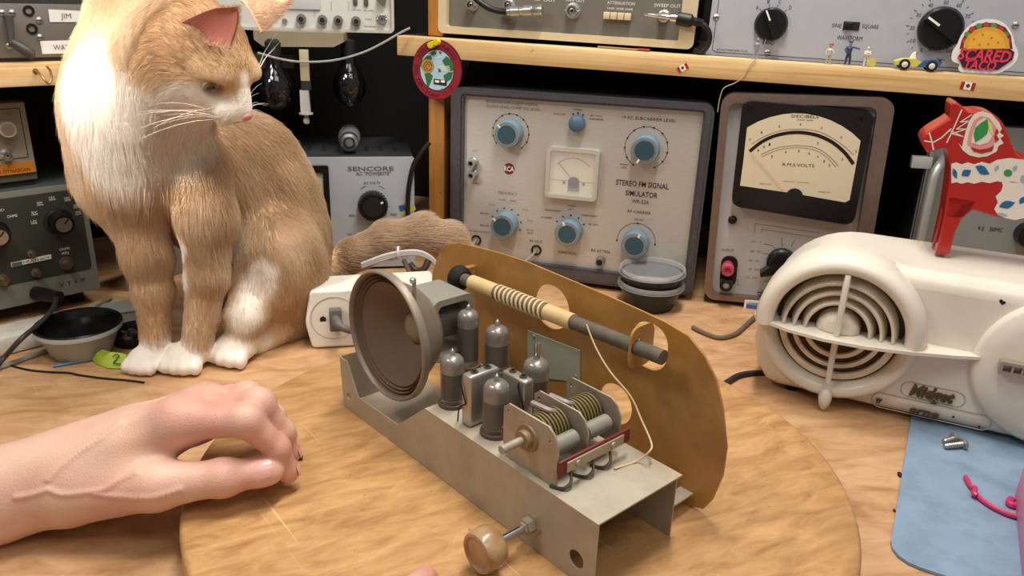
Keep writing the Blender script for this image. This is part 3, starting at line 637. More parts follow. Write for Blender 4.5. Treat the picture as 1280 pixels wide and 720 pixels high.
d = g(350, 603); mm = mat('syringe_grey', '#a7a7a0', 0.4); m = MB(); m.prism([(c[0] - .0055, c[1]), (c[0] + .006, c[1]), (d[0] + .0065, d[1]), (d[0] - .0065, d[1])], -.004, .004, mm); m.build('barrel', sy)
e = g(355, 660); m = MB(); m.lathe((d[0], 0, d[1]), (0, 0, -1), [(0, -.0015), (.0095, -.0015), (.0095, .0005), (.003, .001), (.0028, .005), (.0042, .007), (.004, d[1] - e[1] - .002), (0, d[1] - e[1])], mm, 18); m.build('tip', sy)

# ------------------------------------------------------------------ AC volts meter (pale blue-grey)
SE = Panel(np.array([-0.1494, 1.1245, 0]) - 0.215 * np.array([math.cos(R(11.5)), math.sin(R(11.5)), 0]), 11.5)
se = SE.root('line_voltage_meter', 'pale blue-grey AC volts box with one big black knob, behind the cat', 'voltmeter')
seb = mat('pale_blue_grey', '#a9b0b6', 0.45, var=0.03); sed = mat('dark_grey_metal', '#34363a', 0.5, 0.3)
mb = MB(); mb.box((.0, .002, .004), (.215, .17, .1695), sed, .002)
zz = SE.at(420, 180, .05)
for i in range(9): mb.box((.020 + i * .021, .05, .1690), (.026 + i * .021, .085, .1702), blackm)
mb.build('case', se)
mb = MB(); mb.prism(rrect(.0, .004, .2155, .1705, .003), -.001, .002, seb); mb.build('front_panel', se)
for x in (.02, .19): mb = MB(); mb.box((x, .02, .0), (x + .014, .04, .0045), blackm); mb.build('foot', se)
A2 = lambda x, y, o=-.0014: SE.at(300 + x / 3.6, 130 + y / 3.6, o)
c = [A2(398, 275), A2(397, 525)]
mb = MB(); x1 = c[0][0]; mb.ring(rrect(x1 - .085, c[1][1], x1, c[0][1], .003), rrect(x1 - .078, c[1][1] + .009, x1 - .008, c[0][1] - .010, .001), -.007, -.001, black); mb.flat([(x1 - .08, c[1][1] + .006), (x1 - .006, c[1][1] + .006), (x1 - .006, c[0][1] - .006), (x1 - .08, c[0][1] - .006)], -.002, mat('meter_white', '#dcdbd0', 0.5)); 
mb.tube([(x1 - .04, -.003, c[1][1] + .012), (x1 - .02, -.003, c[1][1] + .05)], .0004, blackm, 6); mb.build('panel_meter', se)
q = A2(598, 452); knob(se, q[0], q[1], .0205, .020, black, blackm, 'knob', ptr=(.62, .8, white_ink), ang=30, flutes=28)
lt = MB(); ET = lambda s, x, y, w, h, mm=ink, **k: SE.T(lt, s, 300 + (x - w / 2) / 3.6, 130 + y / 3.6, 300 + (x + w / 2) / 3.6, 130 + y / 3.6, h / 3.6, mm, off=-.0014, **k)
ET('SENCORE', 588, 291, 208, 15, greyink, bold=.02); ET('AC "POWERITE"', 600, 313, 158, 12, greyink, bold=.02); ET('AC VOLTS', 593, 355, 74, 9); ET('MIN', 503, 503, 26, 9); ET('MAX', 692, 497, 30, 9); ET('ON', 492, 587, 20, 7); ET('FUSE', 410, 632, 20, 7)
cq = A2(598, 452); r0 = .029
for a0, a1 in ((128, 108), (72, 52)): line(lt, [(cq[0] + r0 * math.cos(R(a0 + (a1 - a0) * i / 6)), cq[1] + r0 * math.sin(R(a0 + (a1 - a0) * i / 6))) for i in range(7)], .0006, ink, -.0014)
lt.build('lettering', se)
for x, y in ((487, 622), (412, 662)): q = A2(x, y); m = MB(); m.lathe((q[0], -.001, q[1]), (0, -1, 0), [(.0065, 0), (.006, .003), (0, .003)], black, 20); m.build('switch', se)
for (pts, mm) in (([(713, 458), (742, 452), (746, 478), (722, 486)], mat('sticker_blue', '#2d5c86', 0.5)), ([(722, 484), (748, 476), (750, 498), (728, 502)], mat('sticker_yellow', '#b9c23d', 0.5)), ([(765, 466), (786, 455), (791, 476), (770, 484)], mat('sticker_yellow'))):
    pass
mb = MB()
for (pts, mm) in (([(713, 458), (742, 452), (746, 478), (722, 486)], 'sticker_blue'), ([(722, 486), (748, 478), (750, 498), (728, 502)], 'sticker_yellow'), ([(762, 470), (786, 455), (791, 476), (768, 486)], 'sticker_yellow')):
    mb.flat([A2(*p) for p in pts], -.0016, _MATS[mm])
mb.build('sticker', se)
pts = [SE.at(*p, -.012) for p in ((537, 178), (527, 190), (517, 207), (512, 228), (510, 250), (510, 275), (513, 300))]
mb = MB(); mb.tube(smooth_path([(p[0], -.010, p[1]) for p in pts], 5), .0036, cab, 9); o = mb.build('power_cable'); o.location = SE.P; o.rotation_euler = SE.rot; tag(o, 'black cord hanging in front of the pale blue-grey box, beside the post', 'cable')
# radio valve lying on it, base towards the camera
vq = SE.w(*[A2(490, 165, -.01)[0], .02, 0]); 
VT = thing('vacuum_tube', 'clear glass valve lying on the pale blue-grey box with its metal cap facing out', 'vacuum tube', (vq[0], vq[1], .1705), (0, 0, R(11.5)))
glass = mat('valve_glass', '#c9ced2', 0.03, alpha=0.22); 
m = MB(); m.lathe((0, 0, .0165), (0, 1, .0), [(0, 0), (.006, .0005), (.0075, .001), (.0125, .003), (.0135, .006), (.0132, .020), (.011, .022)], mat('valve_cap', '#9d9d9d', 0.3, 0.9), 24); m.lathe((0, -.0002, .0165), (0, 1, 0), [(.0085, .0018), (.0085, 0.0), (.0062, -.0004), (.0058, .001)], blackm, 20); m.build('base_cap', VT)
m = MB(); m.lathe((0, .020, .0165), (0, 1, .0), [(.011, 0), (.0135, .005), (.0163, .018), (.0163, .045), (.013, .058), (.006, .064), (0, .066)], glass, 24); m.build('glass_envelope', VT)
m = MB(); m.cyl((0, .022, .0165), (0, .050, .0165), .005, mat('valve_plate', '#55585c', 0.4, 0.6)); m.build('electrode', VT)
for k, (px, py, Y, lab) in enumerate(((345, 112, 1.10, 'dark glass bulb beside the cat head, below the oscilloscope'), (437, 108, 1.16, 'dark glass bulb hanging above the lying valve'))):
    P = dep(px, py, Y); t = thing('light_bulb', lab, 'bulb', tuple(P)); dg = mat('dark_glass', '#0b0c0e', 0.06, coat=0.6)
    m = MB(); m.lathe((0, 0, 0.045), (0, 0, -1), [(.010, 0), (.011, .012), (.018, .024), (.024, .038), (.024, .050), (.018, .064), (.008, .072), (0, .073)], dg, 28); m.build('glass', t)
    m = MB(); m.lathe((0, 0, 0.045), (0, 0, 1), [(0.0104, 0), (.0104, .018), (.006, .022), (.006, .32 - P[2] - .047), (0, .32 - P[2] - .047)], blackm, 20); m.build('holder', t)

# ------------------------------------------------------------------ valve volt-ohm meter (green)
VM = Panel((-0.5344, 0.9457, 0.020), 46)
vm = VM.root('vacuum_tube_voltmeter', 'green-faced volt-ohm meter with silver-capped knobs, left of the cat', 'voltmeter')
vgrey = mat('vtvm_grey', '#77786c', 0.5, var=0.04); vgreen = mat('vtvm_green', '#31352d', 0.5, var=0.06); vcase = mat('vtvm_case', '#3d4444', 0.5)
V = lambda x, y, o=0: VM.at(x / 4.8, 220 + y / 4.8, o)
tr = V(490, 38); br = V(597, 655)
xr = max(tr[0], br[0]); zt_ = tr[1]; xl = xr - .20
mb = MB(); mb.box((xl, .001, .0), (xr + .001, .13, zt_ + .001), vcase, .002); mb.build('case', vm)
mb = MB(); mb.prism(rrect(xl, .001, xr, zt_, .004), -.002, .001, vgrey); mb.build('front_panel', vm)
g4 = [V(465, 78), V(552, 545), V(0, 672), V(0, 130)]
gx1 = (g4[0][0] + g4[1][0]) / 2; gz0 = (g4[1][1] + g4[2][1]) / 2; gz1 = (g4[0][1] + g4[3][1]) / 2
mb = MB(); mb.flat(rrect(xl + .012, gz0, gx1, gz1, .005), -.0024, vgreen); mb.build('control_plate', vm)
for x in (xl + .02, xr - .03): mb = MB(); mb.box((x, .02, -.0195), (x + .015, .035, .0), blackm); mb.build('foot', vm)
silv = mat('knob_silver', '#b8b4aa', 0.3, 0.9)
for (x, y) in ((345, 268), (-38, 342)):
    q = V(x, y); knob(vm, q[0], q[1], .0128, .024, black, silv, 'knob', skirt=.016, ptr=(.1, .65, blackm), ang=50)
lt = MB(); VTx = lambda s, x, y, w, h, mm=white_ink, sl=-.1: VM.T(lt, s, (x - w / 2) / 4.8, 220 + (y - w / 2 * sl) / 4.8, (x + w / 2) / 4.8, 220 + (y + w / 2 * sl) / 4.8, h / 4.8, mm, off=-.0028)
for s, s2, x, y in (('15V', '50DB', 311, 128), ('50V', '30DB', 238, 160), ('150V', '20DB', 402, 132), ('500V', '10DB', 458, 175), ('1500V', 'DC', 470, 215), ('5V', '10DB', 205, 218), ('1.5V', '0DB', 202, 270)):
    VTx(s, x, y, 34, 9); VTx(s2, x + 3, y + 13, 38, 8)
VTx('OHMS', 73, 240, 62, 13); VTx('DC+', 10, 204, 34, 13); VTx('OHMS', 388, 437, 62, 12); VTx('ADJ', 390, 462, 42, 11)
for s, x, y in (('V', 372, 652), ('T', 415, 642), ('V', 455, 633), ('M', 498, 622)): VTx(s, x, y, 22, 18, ink)
lt.build('lettering', vm)
bdg = [V(65, 522, -.003), V(305, 470, -.003), V(308, 496, -.003), V(68, 546, -.003)]
mb = MB(); mb.prism(bdg[::-1], -.004, -.0025, white_ink); VM.T(mb, 'HEATHKIT', 140 / 4.8, 220 + 519 / 4.8, 298 / 4.8, 220 + 488 / 4.8, 2.8, greyink, off=-.0044); 
e = [V(70, 524, -.0044), V(132, 511, -.0044), V(135, 532, -.0044), V(73, 544, -.0044)]; mb.flat(e[::-1], -.0044, mat('badge_green', '#5d6757', 0.5)); mb.build('maker_badge', vm)
for (x, y, r) in ((392, 520, .0085), (212, 575, .0062), (10, 622, .008), (183, 462, .005)):
    q = V(x, y); m = MB(); m.lathe((q[0], -.0024, q[1]), (0, -1, 0), [(r, 0), (r * .95, .003), (r * .55, .0035), (r * .5, .012), (0, .012)], mat('brass_dull', '#84735a', 0.35, 0.8), 20); m.build('shaft', vm)
# probe plug and its grey lead
B5 = lambda x, y: VM.at(x / 5.54, 350 + y / 5.54, -.02)
pl = VM.root('probe_lead', 'dark probe plug and lead curving from the green volt-ohm meter over the white box', 'cable')
a = VM.at(44, 366, -.003); b = VM.at(70, 371, -.03)
m = MB(); m.lathe((a[0], -.003, a[1]), (b[0] - a[0], -.027, b[1] - a[1]), [(0, 0), (.0085, 0), (.0085, .018), (.0075, .028), (.0075, .036), (0, .036)], mat('plug_dark', '#23221e', 0.3, 0.4), 20); m.build('plug', pl)
Pw = [VM.w(b[0], -.032, b[1]), gz(66, 386, .040), gz(50, 404, .036), gz(26, 424, .034), gz(6, 446, .012), gz(-8, 462, .006)]
inv = Matrix(np.array(VM.Rm).tolist()).to_4x4(); inv.translation = Vector(VM.P); inv = inv.inverted()
m = MB(); m.tube(smooth_path([tuple(inv @ Vector(p)) for p in Pw], 6), .0028, mat('lead_dark', '#3a3733', 0.5), 9); m.build('cable', pl)

# ------------------------------------------------------------------ small instrument on top of it
BK = Panel(VM.w(xr - .045, .012, zt_ + .0015), 46)
bk = BK.root('small_test_set', 'small cream-panelled test set with an orange strip, on the green volt-ohm meter', 'test instrument')
K = lambda x, y, o=0: BK.at(x / 5.536, 110 + y / 5.536, o)
tr = K(150, 100); br = K(265, 575); xr2 = (tr[0] + br[0]) / 2; zt2 = tr[1]; zb2 = br[1]
bkc = mat('bk_case', '#5e5a4c', 0.5); bkp = mat('bk_panel', '#8f8874', 0.5, var=0.04)
mb = MB(); mb.box((xr2 - .16, .001, .006), (xr2 + .001, .10, zt2 + .002), bkc, .002); mb.box((xr2 - .155, .004, .0), (xr2 - .002, .09, .006), blackm); mb.build('case', bk)
mb = MB(); mb.box((xr2 - .16, -.001, zb2), (xr2, .001, zt2), bkp); line(mb, [(xr2 - .15, zt2 - .006), (xr2 - .006, zt2 - .006), (xr2 - .006, zb2 + .018), (xr2 - .15, zb2 + .018)], .0008, ink, -.0014); mb.build('front_panel', bk)
mb = MB(); mb.box((xr2 - .16, -.002, zb2), (xr2 - .002, -.001, zb2 + .013), mat('orange_strip', '#c07622', 0.5)); BK.T(mb, 'BK DYNASCAN', -30 / 5.536, 110 + 590 / 5.536, 208 / 5.536, 110 + 556 / 5.536, 3.4, mat('brown_ink', '#5a2a10', 0.6), off=-.0024); mb.build('name_strip', bk)
q = K(28, 275); knob(bk, q[0], q[1], .0095, .016, mat('clear_knob', '#aaa593', 0.2), silv, 'knob')
q = K(40, 462); bnc(bk, q[0], q[1], .0055, L=.010)
lt = MB(); BK.T(lt, 'AUDIO', 20 / 5.536, 110 + 178 / 5.536, 85 / 5.536, 110 + 172 / 5.536, 2.4, greyink, off=-.0014); lt.build('lettering', bk)
# thin grey panel leaning beside the volt-ohm meter
q = [gz(146, 365, 0.0), dep(123, 277, 1.03), dep(128, 276, 1.03), gz(153, 366, 0.0)]
A_ = np.array(q[0]); 
mp_ = thing('metal_panel', 'thin grey metal panel standing between the green volt-ohm meter and the cat', 'panel', (-0.522, 0.985, 0.0), (0, 0, R(62)))
mb = MB(); mb.box((0, 0, 0.0005), (.12, .0025, .115), mat('panel_grey', '#86867c', 0.5, 0.2), .0006); mb.build('plate', mp_)
mb = MB(); mb.ball((.02, -.002, .03), .003, steel, 10); mb.build('rivet', mp_)

# ------------------------------------------------------------------ instrument with name stickers on the left shelf
JM = Panel(tuple(PL0 + VL * 0.022 + np.array([0, 0, 0])), 43)
jm = JM.root('key_timer', 'grey panel unit with a lever and two white name stickers, on the short left shelf', 'test instrument')
J = lambda x, y, o=0: JM.at(x / 6, y / 6, o)
z0 = (J(0, 428)[1] + J(520, 432)[1]) / 2; z1 = (J(0, 22)[1] + J(700, 38)[1]) / 2; xr = J(705, 200)[0]
jg = mat('jm_grey', '#74706a', 0.45, 0.3, var=0.04)
mb = MB(); mb.box((xr - .26, .001, .3082), (xr - .002, .15, z1 + .045), mat('jm_case', '#2f2d2a', 0.5)); mb.build('case', jm)
mb = MB(); mb.box((xr - .26, -.002, z0), (xr, .001, z1), jg, .0008); mb.build('front_panel', jm)
for i, (c4, s, tx) in enumerate(((((362, 70), (606, 82), (612, 165), (375, 165)), 'JIM', (455, 533, 119)), (((300, 308), (640, 300), (640, 398), (318, 405)), 'WATCH C', (400, 640, 354)))):
    p = [J(*q, -.0026) for q in c4]; m = MB(); m.prism(p[::-1], -.0028, -.002, mat('label_white', '#dcdad4', 0.6)); JM.T(m, s, tx[0] / 6, tx[2] / 6, tx[1] / 6, tx[2] / 6, 5.3, greyink, off=-.0032); m.build('name_sticker', jm)
for (x, y, r) in ((211, 80, .0058), (235, 215, .0058)): q = J(x, y); m = MB(); m.lathe((q[0], -.002, q[1]), (0, -1, 0), [(r, 0), (r, .0012), (r * .6, .0014), (r * .5, -.001), (0, -.001)], black, 20); m.build('jack', jm)
for (x, y) in ((290, 152), (297, 280), (65, 345), (15, 97), (88, 97)): q = J(x, y); m = MB(); screw(m, q[0], q[1], .0036, y=-.002); m.build('screw', jm)
a = J(60, 125, -.008); b = J(85, 310, -.012); c = J(215, 395, -.02)
m = MB(); m.tube([(a[0], -.004, a[1]), (a[0], -.012, a[1]), (b[0], -.013, b[1]), (b[0], -.014, b[1] - .003)], [.004, .0042, .0036, .0036], mat('lever_grey', '#4e4d49', 0.4, 0.5), 10)
m.lathe((b[0], -.014, b[1]), (c[0] - b[0], -.004, c[1] - b[1]), [(0, -.002), (.0035, 0), (.0055, .008), (.0062, .016), (.005, .023), (0, .0255)], mat('lever_grip', '#3c3a35', 0.45), 16); m.build('lever', jm)
# ------------------------------------------------------------------ things on the shelf edge
SE0 = Panel(P0, YAW, roll=0.8)       # plane of the shelf's front edge
topz = zr1
def onshelf(px, py, back=0.012):     # foot of something standing on the shelf's top
    x, z = SE0.at(px, py, back); return x, back, topz
# round badge pinned to the rail
bp = SE0.root('embroidered_badge', 'round red-rimmed badge with a world map, pinned to the shelf edge over the post', 'badge')
c = SE0.at(546, 87, -.004); cl = SE0.at(516, 84, -.004); ct = SE0.at(546, 49.5, -.004); cb = SE0.at(546, 125, -.004)
rx = c[0] - cl[0] + .001; rz = (ct[1] - cb[1]) / 2; cz = (ct[1] + cb[1]) / 2; cx = c[0]
ell = lambda k, n=44: [(cx + rx * k * math.cos(2 * PI * i / n), cz + rz * k * math.sin(2 * PI * i / n)) for i in range(n)]
redb = mat('badge_red', '#8f1526', 0.8, bump=0.4, bscale=900); skyb = mat('badge_sky', '#a8c6d2', 0.8); grnb = mat('badge_green2', '#2f6a3d', 0.8); gold = mat('badge_gold', '#b5873a', 0.7)
mb = MB(); mb.prism(ell(1.0), -.0035, -.0008, mat('badge_dark', '#3a0b14', 0.8)); mb.flat(ell(.97), -.0037, redb); mb.flat(ell(.70), -.0039, mat('badge_ring', '#20222c', 0.8)); mb.flat(ell(.665), -.0041, skyb)
BQ = lambda x, y: (SE0.at(500 + x / 6.55, 30 + y / 6.55, -.0043))
for poly in ([(180, 300), (215, 262), (255, 255), (262, 290), (235, 300), (262, 330), (255, 385), (225, 395), (190, 370), (165, 340)], [(200, 405), (245, 400), (270, 425), (258, 465), (235, 520), (222, 512), (212, 460)], [(345, 300), (380, 262), (425, 300), (440, 350), (437, 380), (400, 395), (372, 350)], [(355, 420), (400, 395), (436, 392), (420, 450), (390, 470), (362, 450)], [(240, 240), (262, 225), (290, 222), (298, 245), (270, 262)], [(312, 222), (345, 228), (330, 252)], [(310, 365), (340, 370), (335, 395), (315, 395)], [(330, 535), (350, 525), (358, 545), (335, 552)]):
    mb.flat([BQ(*p) for p in poly][::-1], -.0043, grnb)
q = BQ(228, 345); mb.flat(circ(q[0], q[1], .0095, 24), -.0045, gold); mb.flat(arcband(q[0], q[1], .006, .0012, 0, 6.0, 24), -.0047, mat('badge_brown', '#6d4a1c', 0.8)); mb.flat(arcband(q[0], q[1], .003, .001, 0, 5, 16), -.0047, mat('badge_brown'))
for i in range(4): line(mb, [BQ(318 + i * 6, 352 + i * 10), BQ(405 + i * 3, 345 + i * 14)], .0010, white_ink, -.0046)
line(mb, [BQ(268, 283), BQ(350, 268)], .0009, white_ink, -.0046)
mb.flat([BQ(*p) for p in ((278, 448), (385, 460), (382, 508), (274, 492))][::-1], -.0045, blackm)
for x0 in (288, 335): mb.flat([BQ(*p) for p in ((x0, 458), (x0 + 34, 462), (x0 + 33, 482), (x0 - 1, 478))][::-1], -.0047, white_ink)
def arctext(s, a0, a1, k, size, flip=False):
    for i, ch in enumerate(s):
        t = R(a0 + (a1 - a0) * i / max(1, len(s) - 1)); mb.text(ch, cx + rx * k * math.cos(t), cz + rz * k * math.sin(t), size, blackm, y=-.0040, rot=(t + PI / 2 if flip else t - PI / 2))
arctext('57th JOTA', 172, 222, .83, .0085, True); arctext('October 15-17', 236, 318, .83, .0085, True); arctext('SCOUTS', 150, 110, .83, .0085); arctext('RADIO', 70, 35, .83, .0085)
mb.build('patch', bp)
for (px, py) in ((539, 56), (545.5, 52.5)):
    q = SE0.at(px, py, -.01); tk = SE0.root('push_pin', 'yellow push pin through the round badge, %s one' % ('lower' if py > 55 else 'upper'), 'push pin', 'push pins in the badge'); m = MB()
    m.lathe((q[0], -.0045, q[1]), (0, -1, 0), [(0, 0), (.0046, 0), (.0046, .0012), (.0028, .002), (.0025, .006), (.0042, .008), (.0044, .0095), (0, .010)], mat('pin_yellow', '#d6c21c', 0.35), 18); m.build('head', tk)
    m = MB(); m.cyl((q[0], -.0045, q[1]), (q[0], -.0005, q[1]), .0004, steel, n=6); m.build('needle', tk)
# pencil under the sweep generator
q0 = SE0.at(746, 61, .015); q1 = SE0.at(812, 66, .015)
t = SE0.root('paint_brush', 'thin wooden stick with a red end, lying under the cream-framed generator', 'brush'); m = MB(); m.cyl((q0[0], .022, topz + .0016), (q1[0] - .016, .015, topz + .0016), .0014, mat('stick_wood', '#9c7a4a', 0.5), n=10); m.build('handle', t)
m = MB(); m.cyl((q1[0] - .016, .015, topz + .0020), (q1[0], .013, topz + .0020), .0018, redm, n=12); m.build('tip', t)
# small flag stickers on the edge
def flag(px, py, ang, s, lab):
    q = SE0.at(px, py); t = SE0.root('flag_sticker', lab, 'sticker', 'maple leaf flag stickers on the shelf edge'); m = MB(); ca_, sa_ = math.cos(R(ang)), math.sin(R(ang))
    def P(u, v): return (q[0] + s * (u * ca_ - v * sa_), q[1] + s * (u * sa_ + v * ca_))
    rd = mat('flag_red', '#a3211f', 0.5)
    for a, b, mm in ((-1, -.5, rd), (-.5, .5, white_ink), (.5, 1, rd)): m.prism([P(a, -.55), P(b, -.55), P(b, .55), P(a, .55)], -.0009, -.0002, mm)
    leaf = [(0, -.4), (.03, -.18), (.25, -.2), (.2, -.08), (.36, .08), (.27, .12), (.28, .24), (.14, .17), (.17, .33), (.08, .28), (0, .42)]
    leaf = leaf + [(-a, b) for a, b in leaf[-2:0:-1]]
    m.flat([P(a * .9, b) for a, b in leaf], -.0012, mat('leaf_dark', '#5a1f33', 0.5)); o = m.build('sticker', t)
flag(853.5, 85, 32, .0068, 'tiny red and white leaf flag tilted on the shelf edge, below the jack lead')
flag(1209.5, 107.5, -4, .0078, 'tiny red and white leaf flag lying straight on the shelf edge, below the food sticker')
# string hanging from the shelf edge
pts = [SE0.at(*p, -.002) for p in ((946, 72), (936, 84), (928, 97), (918, 104), (905, 110), (900, 122), (897, 140))]
mb = MB(); mb.tube(smooth_path([(p[0], -.0025, p[1]) for p in pts], 4), .0007, mat('string', '#b6a27a', 0.8), 6); o = mb.build('string'); o.location = SE0.P; o.rotation_euler = SE0.rot; tag(o, 'pale string hanging over the shelf edge above the voltmeter', 'string')
# miniature figures
def figurine(px, py, hpx, label, shirt, legs, head, pose):
    x, y, z = onshelf(px, py); s = hpx / 1010; t = SE0.root('figurine', label, 'figurine', 'miniature people on the shelf edge'); t.location = SE0.w(x, y, z + .0003)
    m = MB(); skin = mat(head[0], head[1], 0.6); sm = mat(shirt[0], shirt[1], 0.6); lm = mat(legs[0], legs[1], 0.6)
    vs = {}
    if pose == 'walk': L = [(-.13, 0, .12, .0), (.15, 0, -.1, 0)]
    else: L = [(-.08, 0, 0, 0), (.10, 0, 0, 0)]
    m.box((-.2 * s, -.14 * s, 0), (.2 * s, .14 * s, .025 * s), mat('base_clear', '#b9b4a4', 0.4), .005 * s)
    for fx, fy, ky, _ in L: m.tube([(fx * s - .03 * s, -.03 * s, .03 * s), (fx * s, 0, .05 * s), (fx * s * .8, ky * .1 * s, .27 * s), (fx * .35 * s, 0, .50 * s)], [.035 * s, .04 * s, .05 * s, .065 * s], lm, 8)
    m.tube([(0, 0, .46 * s), (0, 0, .55 * s), (0, 0, .70 * s), (0, 0, .80 * s)], [.09 * s, .10 * s, .125 * s, .05 * s], sm, 10)
    if pose == 'point': arms = [[(-.1, 0, .76), (-.17, -.02, .62), (-.12, -.08, .52)], [(.1, 0, .76), (.24, -.04, .73), (.40, -.06, .70)]]
    elif pose == 'carry': arms = [[(-.1, 0, .76), (-.15, -.08, .62), (-.02, -.16, .6)], [(.1, 0, .76), (.16, -.08, .62), (.05, -.16, .6)]]
    else: arms = [[(-.1, 0, .76), (-.16, .0, .62), (-.15, -.05, .48)], [(.1, 0, .76), (.17, -.05, .62), (.24, -.06, .52)]]
    for a in arms: m.tube([tuple(q * s for q in p) for p in a], [.045 * s, .038 * s, .03 * s], sm, 8)
    m.tube([(0, 0, .78 * s), (0, 0, .84 * s)], .035 * s, skin, 8); m.ball((0, -.005 * s, .90 * s), .075 * s, skin, 12, (.85, 1, 1.15)); m.build('body', t)
    h = MB()
    if pose == 'flag': h.flat([(-.02 * s, .82 * s), (.13 * s, .95 * s), (.12 * s, 1.04 * s), (-.02 * s, 1.02 * s), (-.10 * s, .98 * s)], -.06 * s, mat('fig_red', '#b34a48', 0.6)); h.build('red_hat', t)
    elif pose == 'point': h.lathe((0, 0, .95 * s), (0, 0, 1), [(.095 * s, -.02 * s), (.085 * s, .0), (.09 * s, .05 * s), (0, .06 * s)], sm, 14); h.build('cap', t)
    elif pose == 'carry': h.lathe((.28 * s, -.08 * s, .22 * s), (.2, -1, .1), [(0, -.03 * s), (.2 * s, -.03 * s), (.22 * s, 0), (.2 * s, .03 * s), (0, .03 * s)], mat('fig_yellow', '#c3b25a', 0.5), 18); h.build('drum', t)
    else: h.tube([(.24 * s, -.06 * s, .3 * s), (.36 * s, -.06 * s, .95 * s)], .02 * s, sm, 6); h.build('pole', t)
    return t
figurine(944, 73, 26, 'tiny silver figure with a pole, below the BAND knob', ('fig_silver', '#8f9298'), ('fig_silver', '#8f9298'), ('fig_silver', '#8f9298'), 'pole')
figurine(1034, 82, 24, 'tiny pale figure with a red hat, walking beside the blue figure', ('fig_white', '#c7c2b6'), ('fig_pale', '#a9a294'), ('fig_skin', '#b98f78'), 'flag')
figurine(1058, 83, 29, 'tiny blue uniformed figure pointing with one arm', ('fig_blue', '#37446e'), ('fig_navy', '#2b3453'), ('fig_skin', '#b98f78'), 'point')
figurine(1081, 84, 24, 'tiny white figure holding a round yellow drum', ('fig_cream', '#cfcaba'), ('fig_cream', '#cfcaba'), ('fig_cream', '#cfcaba'), 'carry')
# toy car
x, y, z = onshelf(1145, 89, .010); tc_ = SE0.root('toy_car', 'small yellow and blue open toy racing car, between the tiny figures and the food sticker', 'toy car'); tc_.location = SE0.w(x, y, z + .0003)
m = MB(); yel = mat('car_yellow', '#cdc75a', 0.35); blu = mat('car_blue', '#3f5f8d', 0.35)
m.prism([(-.026, .005), (-.002, .004), (.004, .010), (-.006, .0135), (-.018, .0125), (-.027, .009)], -.008, .008, yel); m.prism([(-.003, .0035), (.022, .005), (.025, .012), (.016, .014), (.004, .0115)], -.008, .008, blu); m.build('body', tc_)
m = MB(); m.box((.020, -.009, .014), (.027, .009, .0155), mat('car_grey', '#55585e', 0.4), .0004); m.box((.022, -.001, .011), (.025, .001, .0145), _MATS['car_grey']); m.build('rear_wing', tc_)
m = MB(); m.prism([(-.010, .013), (-.004, .013), (-.005, .021), (-.008, .019)], -.003, .003, white_ink); m.build('driver', tc_)
for wx in (-.016, .014):
    for wy in (-.0105, .0065):
        m = MB(); m.lathe((wx, wy, .0062), (0, 1, 0), [(0, 0), (.003, 0), (.0032, -.0003), (.0062, 0), (.0062, .004), (0, .004)], blackm, 18); m.lathe((wx, wy - .0002, .0062), (0, -1, 0), [(.0036, 0), (.003, .0004), (0, .0004)], mat('hub_white', '#d5d3ca', 0.4), 14); m.build('wheel', tc_)
# food sticker leaning on the function generator
fs = SE0.root('taco_sticker', 'die-cut white-edged taco sticker standing on the shelf edge at the AMPL knob', 'sticker')
yy = .002; F_ = lambda x, y, o=yy: SE0.at(930 + x / 3.657, 20 + y / 3.657, o)
out = [(948, 190), (955, 160), (975, 130), (990, 95), (1015, 60), (1050, 32), (1095, 16), (1140, 15), (1185, 30), (1215, 62), (1232, 100), (1238, 130), (1252, 160), (1250, 195), (1225, 228), (1190, 250), (1150, 264), (1090, 262), (1020, 258), (990, 255), (980, 238), (985, 220), (955, 208)]
mb = MB(); P_ = [F_(*p) for p in out]; mb.prism(smooth := [(p[0], p[1]) for p in smooth_path([(a, b, 0) for a, b in P_ + [P_[0]]], 3)[:-1]][::-1], yy, yy + .0012, mat('sticker_white', '#e6e4e2', 0.35))
def fl(pts, m, k): mb.flat([F_(*p) for p in pts][::-1], yy - .0003 * k, m)
shell = [(1000, 155), (1005, 120), (1025, 88), (1060, 62), (1100, 50), (1145, 52), (1185, 72), (1208, 105), (1215, 150)]
back = [(985, 150), (995, 108), (1018, 72), (1050, 45), (1100, 30), (1150, 32), (1195, 52), (1220, 90), (1228, 150)]
fl(back, mat('taco_dark', '#6b2a35', 0.5), 1)
for i in range(9):
    t = R(170 - i * 20); c0 = (1107 + 100 * math.cos(t), 128 - 88 * math.sin(t)); fl([(c0[0] + 15 * math.cos(k * PI / 5), c0[1] + 13 * math.sin(k * PI / 5)) for k in range(10)], mat('taco_lettuce', '#5c8a3c', 0.5) if i % 2 else mat('taco_meat', '#a8403c', 0.5), 2)
fl(shell, mat('taco_shell', '#d99a2c', 0.45), 3); fl([(1020, 150), (1030, 110), (1065, 80), (1110, 66), (1150, 72), (1185, 100), (1195, 148)], mat('taco_shell2', '#e2ab3c', 0.45), 4)
for (a, b) in ((1050, 105), (1090, 85), (1130, 100), (1160, 120), (1075, 130), (1115, 128)): fl([(a + 5 * math.cos(k * PI / 4), b + 4 * math.sin(k * PI / 4)) for k in range(8)], mat('taco_spot', '#b5701d', 0.5), 5)
fl([(975, 185), (1000, 158), (1215, 150), (1235, 165), (1225, 200), (1160, 245), (1075, 245), (1000, 235)], mat('taco_banner', '#43162a', 0.5), 5)
